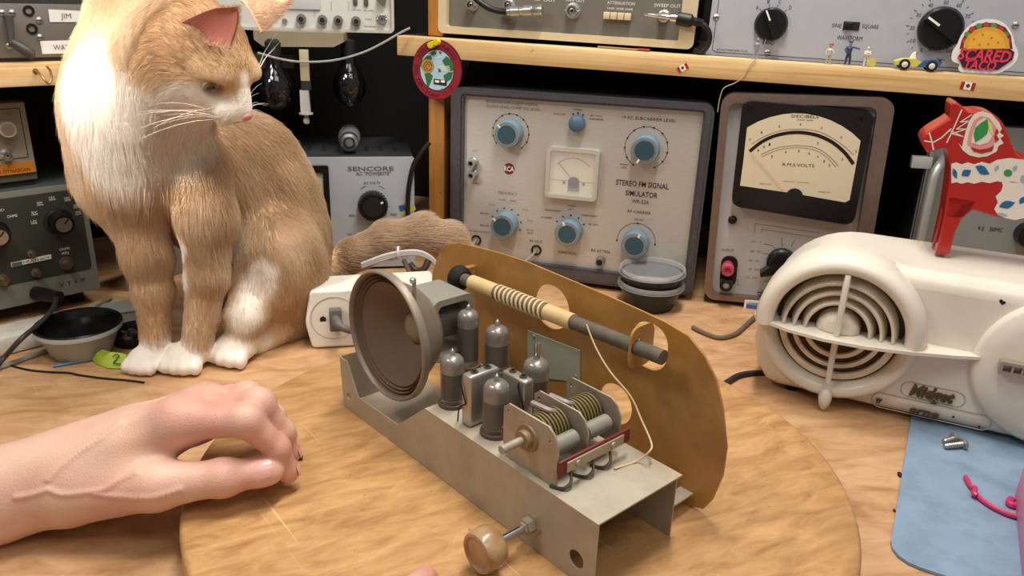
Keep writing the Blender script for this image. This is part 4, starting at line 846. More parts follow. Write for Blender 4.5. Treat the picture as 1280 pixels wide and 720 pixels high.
SE0.T(mb, 'SCARED', 930 + 978 / 3.657, 20 + 182 / 3.657, 930 + 1224 / 3.657, 20 + 176 / 3.657, 11.5, mat('taco_red', '#d63a50', 0.45), off=yy - .0022, bold=.03, shear=.15); SE0.T(mb, 'TACO', 930 + 1005 / 3.657, 20 + 226 / 3.657, 930 + 1155 / 3.657, 20 + 222 / 3.657, 9.5, _MATS['taco_red'], off=yy - .0022, bold=.03, shear=.15)
mb.build('sticker', fs)

# ------------------------------------------------------------------ bench-top clutter, left
def deli_cup(name, label, P, r, h, lid=True, dk=True, group=None):
    t = thing(name, label, 'plastic cup', tuple(P), group=group)
    return t
cl_ = mat('cloudy_plastic', '#c6c6bb', 0.25, alpha=0.55); clr = mat('cup_rim', '#b9bab4', 0.2, alpha=0.8)
P = gz(104, 440); k = np.linalg.norm(P - CAM) / FPX; r = 43.5 * k
cup = thing('plastic_cup', 'cloudy plastic sauce cup with a black inner lid, left of the cat paws', 'plastic cup', tuple(P))
h = .033
m = MB(); m.lathe((0, 0, 0), (0, 0, 1), [(0, .0005), (r * .66, .0005), (r * .70, .003), (r * .93, h - .004), (r * .91, h - .004), (r * .68, .004), (0, .002)], cl_, 40); m.build('cup_wall', cup)
m = MB(); m.lathe((0, 0, h), (0, 0, 1), [(r * .94, -.004), (r, -.003), (r, .001), (r * .985, .002)], clr, 40); m.build('rim', cup)
m = MB(); m.lathe((0, 0, h), (0, 0, 1), [(r * .985, .002), (r * 1.0, .003), (r * .98, .0042), (r * .92, .003), (r * .86, -.006), (0, -.007)], mat('lid_black', '#0b0b0c', 0.25), 40); m.build('lid', cup)
# hardware dish behind the paw
P = gz(172, 425); dish = thing('hardware_dish', 'shallow black dish with nuts behind the front paw of the cat', 'dish', tuple(P)); m = MB(); m.lathe((0, 0, 0), (0, 0, 1), [(0, .0005), (.026, .0005), (.030, .012), (.031, .013), (.028, .013), (.025, .003), (0, .003)], blackm, 30); m.build('dish', dish)
for i, (a, b, z) in enumerate(((-.012, -.008, .004), (-.004, -.014, .0055), (-.016, .004, .0045), (-.006, .0, .008))):
    m = MB(); m.lathe((P[0] + a, P[1] + b, P[2] + z), (.4 * (i - 1.5), .2, 1), [(.0028, 0), (.006, 0), (.006, .004), (.0028, .004), (.0028, 0)], steel, 6); o = m.build('hex_nut'); tag(o, 'small steel nut in the black dish', 'nut', 'steel nuts in the black dish')
# grey tray behind the cup
tr_ = thing('grey_tray', 'light grey plastic tray behind the sauce cup', 'tray', tuple(gz(152, 398)), (0, 0, R(30))); m = MB(); m.ring([(p[0], p[1]) for p in rrect(-.035, 0, .035, .016, .002)], rrect(-.033, .002, .033, .015, .001), -.02, .02, mat('tray_grey', '#a5a6a2', 0.4)); m.box((-.034, -.019, .0005), (.034, .019, .0155), mat('tray_grey')); m.build('tray', tr_)
# white box under the green meter
wb = thing('white_box', 'long white plastic box on the bench in front of the green volt-ohm meter', 'box', tuple(gz(76, 428)), (0, 0, R(47)))
m = MB(); m.box((-.17, 0.0, .0005), (.02, .045, .022), mat('box_white', '#d6d2c6', 0.5, dirt='#8d8672', dirt_amt=.5, dirt_scale=40), .004); m.build('box', wb)
pts = [gz(-8, 462, .003), gz(20, 452, .003), gz(50, 441, .003), gz(72, 432, .003), gz(85, 420, .012), gz(120, 385, .016), gz(138, 374, .012)]
mb = MB(); mb.tube(smooth_path(pts, 6), .0028, mat('flat_grey_cord', '#8b897f', 0.5), 8); tag(mb.build('grey_cable'), 'grey cord along the foot of the white box', 'cable')
# note, stick, wire
nt_ = thing('sticky_note', 'crumpled lime-green sticky note marked 2, touching the cat paw', 'note', tuple(gz(135, 455, .001)))
m = MB(); lime = mat('lime', '#a9c244', 0.7); g = [[gz(x, y, z) - gz(135, 455, .001) for x, y, z in row] for row in ([(115, 449, .003), (121, 441, .016), (128, 437, .020)], [(119, 454, .001), (128, 447, .010), (139, 440, .015)], [(134, 460, .001), (140, 450, .009), (150, 441, .014)], [(158, 461, .001), (158, 451, .008), (158, 443, .011)])]
vs = [tuple(p) for row in g for p in row]; m.add(vs, [(i * 3 + j, (i + 1) * 3 + j, (i + 1) * 3 + j + 1, i * 3 + j + 1) for i in range(3) for j in range(2)], lime)
a = g[2][0]; 
pth = [gz(141, 446, .0135), gz(145, 443, .0145), gz(149, 445, .0135), gz(145, 450, .0095), gz(142, 454, .0065), gz(151, 455, .006)]
m.tube([tuple(p - gz(135, 455, .001)) for p in smooth_path(pth, 4)], .0006, mat('pen_blue', '#33405f', 0.6), 5); m.build('paper', nt_)
a = gz(66, 458, .0018); b = gz(116, 449, .0018); mb = MB(); mb.cyl(a, b, .0017, mat('stick_blue', '#4d86a3', 0.4), n=10); tag(mb.build('blue_stick'), 'thin blue plastic stick on the bench beside the lime note', 'stick')
pts = [gz(x, y, .0013) for x, y in ((11, 456), (25, 460), (40, 463), (62, 465), (85, 466), (100, 469), (130, 473), (155, 475), (172, 477), (180, 478))]
mb = MB(); mb.tube(smooth_path(pts, 4), .0011, mat('wire_black', '#191512', 0.5), 6); tag(mb.build('black_wire'), 'black twisted wire lying on the bench in front of the sauce cup', 'wire')

# ------------------------------------------------------------------ white outlet box behind the speaker
OP = Panel(tuple(gz(391, 437)), 13)
op = OP.root('outlet_box', 'white power outlet box with a round receptacle, between the cat and the speaker', 'outlet')
q = lambda x, y, o=0: OP.at(380 + x / 4, 270 + y / 4, o)
zt_ = q(40, 376)[1]; xl = q(8, 500)[0]; xr = xl + .155; wht = mat('outlet_white', '#d9d5c8', 0.4, var=0.02)
bl = q(42, 664)
m = MB(); m.prism(rquad([(bl[0], 0.001), (xr, .001), (xr - .004, zt_ + .002), (xl + .006, zt_), (xl - .001, zt_ * .45)], .006), 0, .05, wht); o = m.build('housing', op)
bv = o.modifiers.new('bevel', 'BEVEL'); bv.width = .003; bv.segments = 3; bv.limit_method = 'ANGLE'; bv.angle_limit = R(50)
c = q(135, 510); m = MB(); m.ring(circ(c[0] + .003, c[1], .0265, 40), circ(c[0] + .003, c[1], .0258, 40), -.0006, .0005, mat('groove', '#b1ab9c', 0.6)); m.build('receptacle_ring', op)
for (x, y) in ((95, 515),): s = q(x, y); m = MB(); m.flat([(s[0] - .0035, s[1] - .003), (s[0] + .0035, s[1] - .003), (s[0] + .0035, s[1] + .0015), (s[0], s[1] + .004), (s[0] - .0035, s[1] + .0015)], -.0004, blackm); m.build('slot', op)
pg = OP.root('power_plug', 'grey plug in the white outlet box, its cord running behind the speaker', 'plug')
s = q(158, 505); gp = mat('plug_grey', '#5d5a54', 0.5); m = MB(); m.box((s[0] - .007, -.012, s[1] - .014), (s[0] + .007, -.0006, s[1] + .013), gp, .002); m.build('plug_body', pg)
m = MB(); m.tube(smooth_path([(s[0], -.010, s[1] + .002), (s[0] + .004, -.022, s[1] - .001), (s[0] + .012, -.026, s[1] - .005), (s[0] + .03, -.020, s[1] - .014), (s[0] + .05, -.012, s[1] - .03)], 5), [.0055] * 6 + [.0042] * 15, gp, 10); m.build('cord', pg)
# white cable bundle behind
for i, dz in enumerate((0, .0045, .009)):
    pts = [dep(452, 334 - i * 2, .93), dep(478, 325 - i * 2.5, .935), dep(500, 319 - i * 2, .94), dep(522, 318 - i * 2, .945), dep(538, 325 - i * 2, .95), dep(548, 338 - i * 2, .955), dep(556, 360, .96)]
    mb = MB(); mb.tube(smooth_path(pts, 6), .0022, mat('cable_white', '#c9c8c2', 0.4), 8); tag(mb.build('white_cable'), 'white cable arching in the tied bundle behind the speaker', 'cable', 'white cables in the tied bundle')
mb = MB(); c = dep(499, 316, .938); mb.lathe((c[0] - .002, c[1], c[2]), (1, .02, .05), [(.0085, 0), (.0085, .003), (.007, .003), (.007, 0), (.0085, 0)], mat('tie_white', '#d5d5d0', 0.4), 16); tag(mb.build('cable_tie'), 'white cable tie around the white cable bundle', 'cable tie')
mb = MB(); pts = [dep(505, 326, .94), dep(510, 336, .925), dep(514, 350, .91), gz(516, 362, .05)]; mb.tube(smooth_path(pts, 5), .0032, mat('brown_cord', '#5a463a', 0.5), 8); mb.tube(smooth_path([dep(512, 330, .95), dep(520, 338, .945), dep(530, 336, .945), dep(536, 325, .95)], 5), .0045, mat('cord_dark', '#3a322d', 0.5), 8); tag(mb.build('brown_cable'), 'brown cord looping under the white cable bundle', 'cable')

# ------------------------------------------------------------------ nested cups in front of the signal simulator
P = gz(811, 382); P = np.array([P[0], P[1], 0]); r = 40 * np.linalg.norm(P - CAM) / FPX
for i in (0, 1):
    z0 = .0005 + i * .0185; z1 = .032 + i * .0185
    t = thing('sauce_cup', ('lower' if i == 0 else 'upper') + ' black sauce cup with clear lid stacked before the signal simulator', 'plastic cup', (P[0] + i * .0012, P[1], 0), (0, R(-1.5) * i, 0), group='stacked sauce cups')
    rr = r * .985
    m = MB(); m.lathe((0, 0, 0), (0, 0, 1), [(0, z0), (rr * .72, z0), (rr * .75, z0 + .003), (rr * .93, z1 - .005), (rr * .99, z1 - .004), (rr * 1.0, z1 - .001), (rr * .93, z1 - .0015), (rr * .73, z0 + .004), (0, z0 + .003)], mat('cup_black', '#141313', 0.35) , 44); m.build('cup_wall', t)
    m = MB(); m.lathe((0, 0, z1), (0, 0, 1), [(rr * .985, -.001), (rr * 1.03, -.0012), (rr * 1.03, .0042), (rr * 1.0, .006), (rr * .94, .0055), (rr * .90, -.001), (0, -.0015)], mat('lid_clear', '#d8dadb', 0.12, alpha=0.26), 44); m.build('lid', t)

# ------------------------------------------------------------------ cables on the bench at right
pts = [gz(866, 409, .003), gz(880, 416, .003), gz(900, 422, .003), gz(920, 417, .003), gz(935, 404, .003), gz(948, 392, .006), dep(957, 384, .98)]
mb = MB(); mb.tube(smooth_path(pts, 6), .003, mat('cord_brown2', '#6b5a4c', 0.5), 8); tag(mb.build('brown_cable'), 'brown cable curving on the bench below the bronze-framed voltmeter', 'cable')
pts = [gz(903, 482, .003), gz(912, 476, .003), gz(925, 469, .003), gz(945, 466, .003), gz(965, 467, .003)]
mb = MB(); mb.tube(smooth_path(pts, 6), .0034, mat('cord_dark2', '#2b2522', 0.5), 8); tag(mb.build('dark_cable'), 'dark mains cable coming out from under the white radio', 'cable')

# ------------------------------------------------------------------ blue mat, bolts, pink wire, pink box
q = [gz(1140, 528), gz(1113, 690), gz(1150, 716), gz(1500, 815), gz(1500, 620)]
cx_, cy_ = q[0][0], q[0][1]
mt = thing('work_mat', 'blue rubber work mat on the bench in front of the white radio', 'mat', (cx_, cy_, 0))
a = gz(1113, 680); b = gz(1138, 527); ed = (b - a) / np.linalg.norm(b - a); pr = np.array([ed[1], -ed[0], 0])
L0 = np.linalg.norm(b - a)
loc = lambda u, v: tuple((a + ed * u + pr * v - np.array([cx_, cy_, 0]))[:2])
cr = [loc(L0 + .02, 0), loc(L0 + .02, .30), loc(-.022, .30), loc(-.022, .022)] + [loc(-.022 + .022 * (1 - math.cos(t)), .022 - .022 * math.sin(t)) for t in (.4, .8, 1.2, 1.57)]
m = MB(); m.add([(p[0], p[1], .0005) for p in cr] + [(p[0], p[1], .003) for p in cr], [tuple(range(len(cr))), tuple(range(2 * len(cr) - 1, len(cr) - 1, -1))] + [(i, (i + 1) % len(cr), (i + 1) % len(cr) + len(cr), i + len(cr)) for i in range(len(cr))], mat('mat_blue', '#7f97ad', 0.6, var=0.05, scale=30, dirt='#4f5a66', dirt_amt=.5, dirt_scale=22)); m.build('sheet', mt)
for i, (x0, y0, x1, y1, lab) in enumerate(((1180, 558, 1203, 555, 'steel bolt lying in front on the blue mat'), (1179, 552, 1192, 548, 'steel bolt lying behind the other on the blue mat'))):
    a = gz(x0, y0, .006); b = gz(x1, y1, .0075); t = thing('bolt', lab, 'bolt', tuple(a), group='steel bolts on the blue mat'); d = Vector(b - a); L = d.length
    m = MB(); m.lathe((0, 0, 0), d, [(0, 0), (.0022, .0005), (.0028, .002)] + [(.0030 if j % 2 else .0025, .002 + j * (L - .002) / 16) for j in range(17)], mat('bolt_steel', '#a8a69c', 0.35, 0.8), 14); m.build('shank', t)
    m = MB(); m.lathe(d, d, [(.0028, -.001), (.0052, -.0005), (.0055, .001), (.005, .003), (0, .004)], _MATS['bolt_steel'], 16); m.build('head', t)
pk = mat('pink_wire', '#c22f63', 0.4)
pts = [gz(x, y, .0055) for x, y in ((1207, 596), (1212, 606), (1217, 612), (1222, 620), (1238, 632), (1258, 642), (1278, 648), (1300, 655))]
mb = MB(); mb.tube(smooth_path(pts, 6), .0022, pk, 8); mb.tube(smooth_path([gz(1214, 608, .0075), gz(1219, 610, .0078), gz(1217, 616, .0078), gz(1221, 619, .0075)], 4), .0022, pk, 8); tag(mb.build('pink_wire'), 'pink wire with a knotted end across the blue mat', 'wire')
pts = [gz(1264, 624, .0055), gz(1262, 630, .0055), gz(1270, 632, .0055), gz(1285, 629, .0055), gz(1300, 626, .0055)]
mb = MB(); mb.tube(smooth_path(pts, 5), .0032, pk, 8); tag(mb.build('pink_wire'), 'folded pink wire end at the edge of the blue mat', 'wire')
a = gz(1276, 640, .045); pb = thing('pink_box', 'pale pink box corner standing on the blue mat', 'box', (0, 0, 0))
a0 = gz(1280, 745, .004); m = MB(); rot = Matrix.Translation(Vector((a0[0], a0[1], 0))) @ Matrix.Rotation(R(62), 4, 'Z'); m.box((0, -.08, .0035), (.14, 0, .055), mat('pink_card', '#d68fae', 0.5), .001, T=rot); m.build('carton', pb)
# crumbs and scraps on the bench
for i, (x, y, s, lab) in enumerate(((372, 572, .0016, ''), (1125, 593, .0030, 'dark scrap lying beside the blue mat'), (1118, 638, .0016, 'small dark crumb at the mat edge'))):
    if i == 0: continue
    a = gz(x, y, s * .6); mb = MB(); mb.ball(a, s, mat('scrap', '#241c16', 0.7), 8, (.7, 1.2, .6)); tag(mb.build('scrap'), lab, 'scrap')
def plate(mb, outer, holes, y0, y1, m, T=None):
    # flat plate with real holes in (x, z), between y0 and y1
    cu = bpy.data.curves.new('p', 'CURVE'); cu.dimensions = '2D'; cu.fill_mode = 'BOTH'; cu.extrude = abs(y1 - y0) / 2
    for poly in [outer] + holes:
        sp = cu.splines.new('POLY'); sp.points.add(len(poly) - 1)
        for p, q in zip(sp.points, poly): p.co = (q[0], q[1], 0, 1)
        sp.use_cyclic_u = True
    ob = bpy.data.objects.new('p', cu); COL.objects.link(ob); dg = bpy.context.evaluated_depsgraph_get()
    me = ob.evaluated_get(dg).to_mesh(); ym = (y0 + y1) / 2
    vs = [Vector((v.co.x, ym - v.co.z, v.co.y)) for v in me.vertices]; fs = [list(p.vertices) for p in me.polygons]
    ob.evaluated_get(dg).to_mesh_clear(); bpy.data.objects.remove(ob); bpy.data.curves.remove(cu)
    if T: vs = [T @ v for v in vs]
    mb.add(vs, fs, m)
def half_ring(mb, cx, cz, prof, a0, a1, m, n=40):
    # profile [(r, y)] swept about the y axis between two angles
    k = len(prof); vs = []
    for i in range(n + 1):
        t = a0 + (a1 - a0) * i / n
        for r, y in prof: vs.append((cx + r * math.cos(t), y, cz + r * math.sin(t)))
    fs = [(i * k + j, i * k + j + 1, (i + 1) * k + j + 1, (i + 1) * k + j) for i in range(n) for j in range(k - 1)]
    fs += [tuple(range(k)), tuple(n * k + j for j in range(k))[::-1]]
    mb.add(vs, fs, m)
# ------------------------------------------------------------------ white table radio
CB = Panel((0.3224, 0.7472, 0.0), -25.2)
cb = CB.root('table_radio', 'white streamlined table radio with a round louvred grille, right of the wooden turntable', 'radio')
ivory = mat('ivory_paint', '#dcd6c8', 0.32, var=0.02, scale=14, coat=0.15, dirt='#a58f66', dirt_amt=0.30, dirt_scale=9)
ivory_d = mat('ivory_dirty', '#ddd4c0', 0.45, dirt='#7d6442', dirt_amt=0.6, dirt_scale=26)
GX, GZ = 0.0150, 0.0900
arc = [(-.064 + .085 * (1 - math.cos(t)), .080 + .080 * math.sin(t)) for t in [R(a) for a in range(0, 91, 9)]]
body = [(.33, .006), (.33, .160)] + arc[::-1] + [(-.066, .055), (-.060, .028), (-.048, .010), (-.034, .006)]
mb = MB(); mb.prism(body[::-1], 0.0, 0.135, ivory); o = mb.build('cabinet', cb, ang=70)
bv = o.modifiers.new('bevel', 'BEVEL'); bv.width = .016; bv.segments = 6; bv.limit_method = 'ANGLE'; bv.angle_limit = R(60); bv.harden_normals = False
o.data.polygons.foreach_set('use_smooth', [True] * len(o.data.polygons))
for x in (-.02, .29):
    for y in (.02, .11): mb = MB(); mb.cyl((x, y, .0003), (x, y, .0075), .007, blackm); mb.build('foot', cb)
g = MB(); half_ring(g, GX, GZ, [(.081, .02), (.081, -.012), (.078, -.022), (.072, -.028), (.066, -.027), (.0625, -.022), (.0615, -.010), (.0615, .004)], R(-3), R(183), ivory); g.build('grille_hood', cb, ang=80)
g = MB(); half_ring(g, GX, GZ, [(.079, .004), (.078, -.006), (.074, -.012), (.068, -.012), (.064, -.008), (.060, -.0012), (.060, .004)], R(178), R(362), ivory); g.build('grille_lip', cb, ang=80)
g = MB(); g.flat(circ(GX, GZ, .064, 48), -.0006, mat('grille_dark', '#4a3826', 0.8, var=0.4, scale=60)); g.build('grille_back', cb)
for r, yo in ((.052, -.022), (.0415, -.021), (.031, -.020)):
    g = MB(); half_ring(g, GX, GZ, [(r + .0045, -.0008), (r + .002, yo * .7), (r, yo), (r - .0022, yo + .001), (r - .0012, yo * .6), (r + .001, -.0008)], R(0), R(180), ivory_d, 36); g.build('louver', cb, ang=80)
for r, w in ((.054, .0065), (.0425, .0045), (.0315, .0045)):
    g = MB(); half_ring(g, GX, GZ, [(r + w / 2, -.0008), (r + w / 2, -.005), (r - w / 2, -.006), (r - w / 2, -.0008)], R(180), R(360), ivory_d, 36); g.build('lower_louver', cb)
g = MB(); half_ring(g, GX, GZ, [(.0215, -.0008), (.0205, -.013), (.016, -.019), (.009, -.022), (.0005, -.023)], R(0), R(180), ivory_d, 30); g.build('grille_cap', cb, ang=80)
# fin
fin = [(-.0675, .004), (-.067, -.010), (-.055, -.022), (-.03, -.034), (.005, -.0405), (.045, -.039), (.085, -.030), (.12, -.018), (.150, -.0055), (.156, -.001), (.150, .004)]
mb = MB(); fb = bmesh.new(); vs_ = [fb.verts.new((p[0], p[1], .0862)) for p in fin]; f_ = fb.faces.new(vs_); r_ = bmesh.ops.extrude_face_region(fb, geom=[f_])
bmesh.ops.translate(fb, vec=(0, 0, .0032), verts=[v for v in r_['geom'] if isinstance(v, bmesh.types.BMVert)]); mb.addbm(fb, ivory); mb.build('fin', cb)
def cbp(x, y, off): q = CB.at(x, y, off); return (q[0], off, q[1])
mb = MB(); a = (GX + .0005, -.026, .1535); b = (GX + .0005, -.027, .090)
mb.tube([a, ((a[0]), -.0285, .145), (b[0], -.0285, .11), b], [.0028, .0032, .0032, .0028], ivory, 8); mb.build('grille_bar', cb)
mb = MB(); mb.tube([(GX + .0005, -.013, .0855), (GX + .0005, -.0145, .06), (GX + .001, -.0145, .032)], [.0032, .0032, .0026], ivory, 8); mb.build('grille_bar', cb)
mb = MB(); mb.lathe((GX + .0012, -.016, .0262), (0, -.05, -1), [(0, 0), (.0035, .0015), (.0062, .006), (.0068, .011), (.0058, .017), (.003, .023), (0, .0258)], ivory, 18); mb.build('drop_finial', cb)
# station dial disc at the right
DX, DZ, DR = .211, .084, .074
mb = MB(); mb.lathe((DX, .002, DZ), (0, -1, 0), [(DR, 0), (DR, .006), (DR - .004, .0095), (DR - .02, .012), (0, .0145)], ivory, 64); mb.build('dial_disc', cb, ang=60)
c0 = CB.at(1270, 461, -.014); mb = MB(); mb.ring(rrect(c0[0] - .014, c0[1] - .0065, c0[0] + .030, c0[1] + .0065, .002), rrect(c0[0] - .011, c0[1] - .0035, c0[0] + .027, c0[1] + .0035, .001), -.019, -.011, mat('dull_metal', '#a39b8a', 0.4, 0.5))
for i in range(3): mb.box((c0[0] - .004 + i * .008, -.018, c0[1] - .006), (c0[0] - .002 + i * .008, -.011, c0[1] + .006), _MATS['dull_metal'])
mb.build('dial_window', cb)
# name scripts
gold2 = mat('script_gold', '#5b4a32', 0.5, 0.3); groove = mat('plate_line', '#a79d89', 0.6)
def capsule(cx, cz, L, r, tilt=0): return [(cx + sx * (L / 2 - r) + r * math.cos(t), cz + r * math.sin(t)) for sx, a0 in ((1, -90), (-1, 90)) for t in [R(a0 + k * 18) for k in range(11)]]
Z3 = lambda x, y: CB.at(1020 + x / 3.6, 360 + y / 3.6, -.0004)
n0 = Z3(385, 452); n1 = Z3(668, 505); cpx = ((n0[0] + n1[0]) / 2, (n0[1] + n1[1]) / 2)
mb = MB()
for (cc, L, r) in ((cpx, n1[0] - n0[0] + .002, .0085),): mb.ring(capsule(cc[0], cc[1], L, r), capsule(cc[0], cc[1], L - .0012, r - .0006), -.0007, .0005, groove)
l0 = Z3(248, 500); l1 = Z3(788, 618); c2 = ((l0[0] + l1[0]) / 2, (l0[1] + l1[1]) / 2 + .001); mb.ring(capsule(c2[0], c2[1], l1[0] - l0[0], .0085), capsule(c2[0], c2[1], l1[0] - l0[0] - .0012, .0079), -.0007, .0005, groove); mb.build('name_plate', cb)
def script(s, x0, y0, x1, y1, h, name):
    m = MB(); CB.T(m, s, 1020 + x0 / 3.6, 360 + y0 / 3.6, 1020 + x1 / 3.6, 360 + y1 / 3.6, h / 3.6, gold2, off=-.0016, shear=.3, bold=.03, depth=.0014); m.build(name, cb)
script('Midget', 422, 458, 625, 495, 40, 'script_lettering'); script('w', 270, 503, 298, 506, 24, 'script_lettering'); script('erne', 420, 550, 556, 566, 22, 'script_lettering')
for (x, y) in ((618, 581), (734, 625)): q = Z3(x, y); m = MB(); m.lathe((q[0], 0, q[1]), (0, -1, 0), [(.0012, 0), (.0010, .0004), (0, .0005)], blackm, 8); m.build('rivet_hole', cb)
q = CB.at(1253, 377.5, 0); m = MB(); m.flat([(q[0] - .003, q[1] + .0015), (q[0] - .001, q[1] + .0026), (q[0] + .0002, q[1] + .0012), (q[0] + .0020, q[1] + .0012), (q[0] + .003, q[1] - .0006), (q[0] + .0004, q[1] - .003), (q[0] - .002, q[1] - .0008)], -.0003, mat('chip_dark', '#191714', 0.6)); m.build('paint_chip', cb)

# ------------------------------------------------------------------ grey receiver behind the horse
RI = Panel(P0 + UB * 0.30 + VB * 0.05, YAW, roll=-1.0)
ri = RI.root('frequency_receiver', 'grey instrument with a chrome handle and frequency marking, behind the red horse', 'receiver')
x0 = RI.at(1166, 270)[0] - .022; zt2 = RI.at(1258, 157)[1]; rgrey = mat('receiver_grey', '#8f9490', 0.5, 0.15, var=0.03)
mb = MB(); mb.box((x0, .002, .002), (x0 + .30, .2, zt2), mat('receiver_case', '#2c2d2d', 0.5)); mb.build('case', ri)
mb = MB(); mb.prism(rrect(x0, .004, x0 + .30, zt2 - .002, .002), -.002, .002, rgrey); mb.build('front_panel', ri)
h = lambda x, y, o: (lambda q: (q[0], o, q[1]))(RI.at(1090 + x / 3.13, 100 + y / 3.13, o))
mb = MB(); p = h(272, 322, -.03); pb = h(210, 590, -.03); q_ = (p[0] + .006, -.002, p[2])
mb.tube([q_, (p[0] + .005, -.012, p[2]), (p[0] + .002, -.022, p[2] - .002), (p[0] - .004, -.030, p[2] - .010), (p[0] - .006, -.032, p[2] - .022), (p[0] - .006, -.032, .05), (p[0] - .005, -.030, .035), (p[0] - .002, -.02, .028), (p[0] + .002, -.002, .026)], .0058, mat('handle_steel', '#b9b9b6', .38, .55), 14)
mb.build('handle', ri)
mb = MB(); a = h(236, 280, -.012); mb.box((a[0] - .0035, -.016, .02), (a[0] + .0015, -.008, a[2]), steel, .0006); c = h(185, 322, -.012); mb.box((c[0] - .010, -.018, c[2] - .007), (c[0] + .014, -.006, c[2] + .008), mat('clip_white', '#b9bab4', 0.4), .001); mb.build('side_bracket', ri)
lt = MB(); RI.T(lt, '9.5   30MC', 1090 + 415 / 3.13, 100 + 576 / 3.13, 1090 + 512 / 3.13, 100 + 591 / 3.13, 4.2, ink, off=-.0026); lt.build('lettering', ri)
q = RI.at(1279, 291); m = MB(); m.lathe((q[0] + .004, -.002, q[1]), (0, -1, 0), [(.016, 0), (.015, .016), (0, .016)], black, 28); m.build('knob', ri)

# ------------------------------------------------------------------ painted wooden horse on the radio
hf = gz(1187, 317, 0.1602)
HS = Panel(tuple(hf), -20)
hs = HS.root('wooden_horse', 'red painted wooden folk horse with white and blue harness, standing on the white radio', 'wooden horse')
yo = -.021
hp_ = lambda x, y, o=yo: HS.at(1090 + x / 3.13, 100 + y / 3.13, o)
red = mat('horse_red', '#a81d15', 0.25, var=0.08, scale=30, coat=0.3)
top_ = [(305, 150), (308, 108), (320, 86), (350, 100), (380, 122), (420, 121), (470, 131), (508, 163), (533, 210), (552, 262), (575, 296), (620, 312), (700, 318), (780, 305), (840, 320), (872, 370), (880, 440)]
rear = [(884, 520), (900, 600), (908, 690), (858, 692), (835, 620), (800, 560)]
belly = [(700, 552), (620, 552), (560, 548), (500, 540), (440, 524), (392, 512)]
front = [(352, 545), (326, 600), (304, 684), (248, 684), (268, 600), (290, 500), (300, 420), (306, 350), (300, 300), (288, 268), (250, 276), (222, 284), (206, 270), (196, 236), (210, 212), (250, 184), (285, 164)]
prof = [hp_(*p) for p in top_ + rear + belly + front]
legless = [hp_(*p) for p in top_ + [(884, 520), (850, 560), (800, 560)] + belly + [(352, 545), (300, 540), (286, 520)] + front[6:]]
zmin = min(p[1] for p in prof); prof = [(p[0], max(p[1], .0004)) for p in prof]
sm = lambda P: [(p[0], p[1]) for p in smooth_path([(a, b, 0) for a, b in P + [P[0]]], 3)[:-1]]
mb = MB(); mb.prism(sm(legless)[::-1], yo, -yo, red)
fl_ = [hp_(*p) for p in [(420, 470), (392, 512), (352, 545), (326, 600), (304, 684), (248, 684), (268, 600), (290, 500), (296, 450)]]
rl_ = [hp_(*p) for p in [(876, 460), (884, 520), (900, 600), (908, 684), (858, 684), (835, 620), (800, 560), (790, 500)]]
for P in (fl_, rl_):
    P = [(p[0], max(p[1], .0006)) for p in P]
    mb.prism(P[::-1], yo, yo + .015, red); mb.prism(P[::-1], -yo - .015, -yo, red)
o = mb.build('body', hs, ang=50); bv = o.modifiers.new('bevel', 'BEVEL'); bv.width = .0045; bv.segments = 3; bv.limit_method = 'ANGLE'; bv.angle_limit = R(60)
dm = MB(); wh = mat('horse_white', '#d9d2c6', 0.4); blue = mat('horse_blue', '#22608f', 0.4); grn = mat('horse_green', '#2f8a4c', 0.4); yel_ = mat('horse_yellow', '#d6c94a', 0.4); pinkw = mat('horse_pink', '#d98f84', 0.4); tl = mat('horse_grey', '#8fa6ad', 0.4)
def hpoly(P, m, k): dm.flat([hp_(*p, yo - .0003 - .0003 * k) for p in P][::-1], yo - .0003 - .0003 * k, m)
def blob(cx, cy, rx, ry, m, k, rot=0, n=16):
    hpoly([(cx + rx * math.cos(t) * math.cos(R(rot)) - ry * math.sin(t) * math.sin(R(rot)), cy + rx * math.cos(t) * math.sin(R(rot)) + ry * math.sin(t) * math.cos(R(rot))) for t in [2 * PI * i / n for i in range(n)]], m, k)
def leafs(cx, cy, L, w, rot, m, k):
    P = [(-L, 0), (-L * .5, -w * .8), (0, -w), (L * .5, -w * .6), (L, 0), (L * .5, w * .7), (0, w), (-L * .5, w * .6)]
    c_, s_ = math.cos(R(rot)), math.sin(R(rot)); hpoly([(cx + a * c_ - b * s_, cy + a * s_ + b * c_) for a, b in P], m, k)
hpoly([(310, 328), (330, 322), (350, 330), (375, 322), (400, 330), (430, 320), (460, 328), (490, 312), (540, 305), (595, 312), (640, 330), (640, 395), (595, 402), (545, 398), (520, 402), (490, 396), (460, 404), (430, 398), (400, 406), (375, 400), (350, 406), (330, 400), (311, 404)], wh, 0)
leafs(324, 366, 22, 10, 70, blue, 1); leafs(369, 364, 22, 15, -30, blue, 1); leafs(432, 353, 32, 17, 30, blue, 1); blob(532, 364, 17, 14, grn, 1); blob(592, 388, 12, 16, tl, 1)
for cx in (488, 560): leafs(cx, 345, 14, 8, -60, tl, 1)
hpoly([(508, 398), (560, 402), (600, 398), (640, 400), (645, 500), (600, 540), (560, 548), (520, 540), (492, 528), (478, 505), (492, 480), (484, 455), (505, 435), (512, 415)], wh, 0)
leafs(528, 488, 33, 16, -15, blue, 1); leafs(510, 527, 22, 7, 10, tl, 1); leafs(590, 470, 20, 12, -50, blue, 1)
hpoly([(338, 246), (352, 262), (365, 205), (380, 160), (400, 132), (432, 122), (468, 133), (497, 165), (508, 190), (500, 205), (516, 218), (502, 228), (515, 248), (495, 258), (488, 280), (452, 298), (415, 303), (380, 294), (355, 275)], wh, 0)
hpoly([(372, 250), (380, 205), (398, 160), (425, 140), (460, 150), (485, 185), (488, 230), (470, 262), (430, 275), (395, 268)], pinkw, 1)
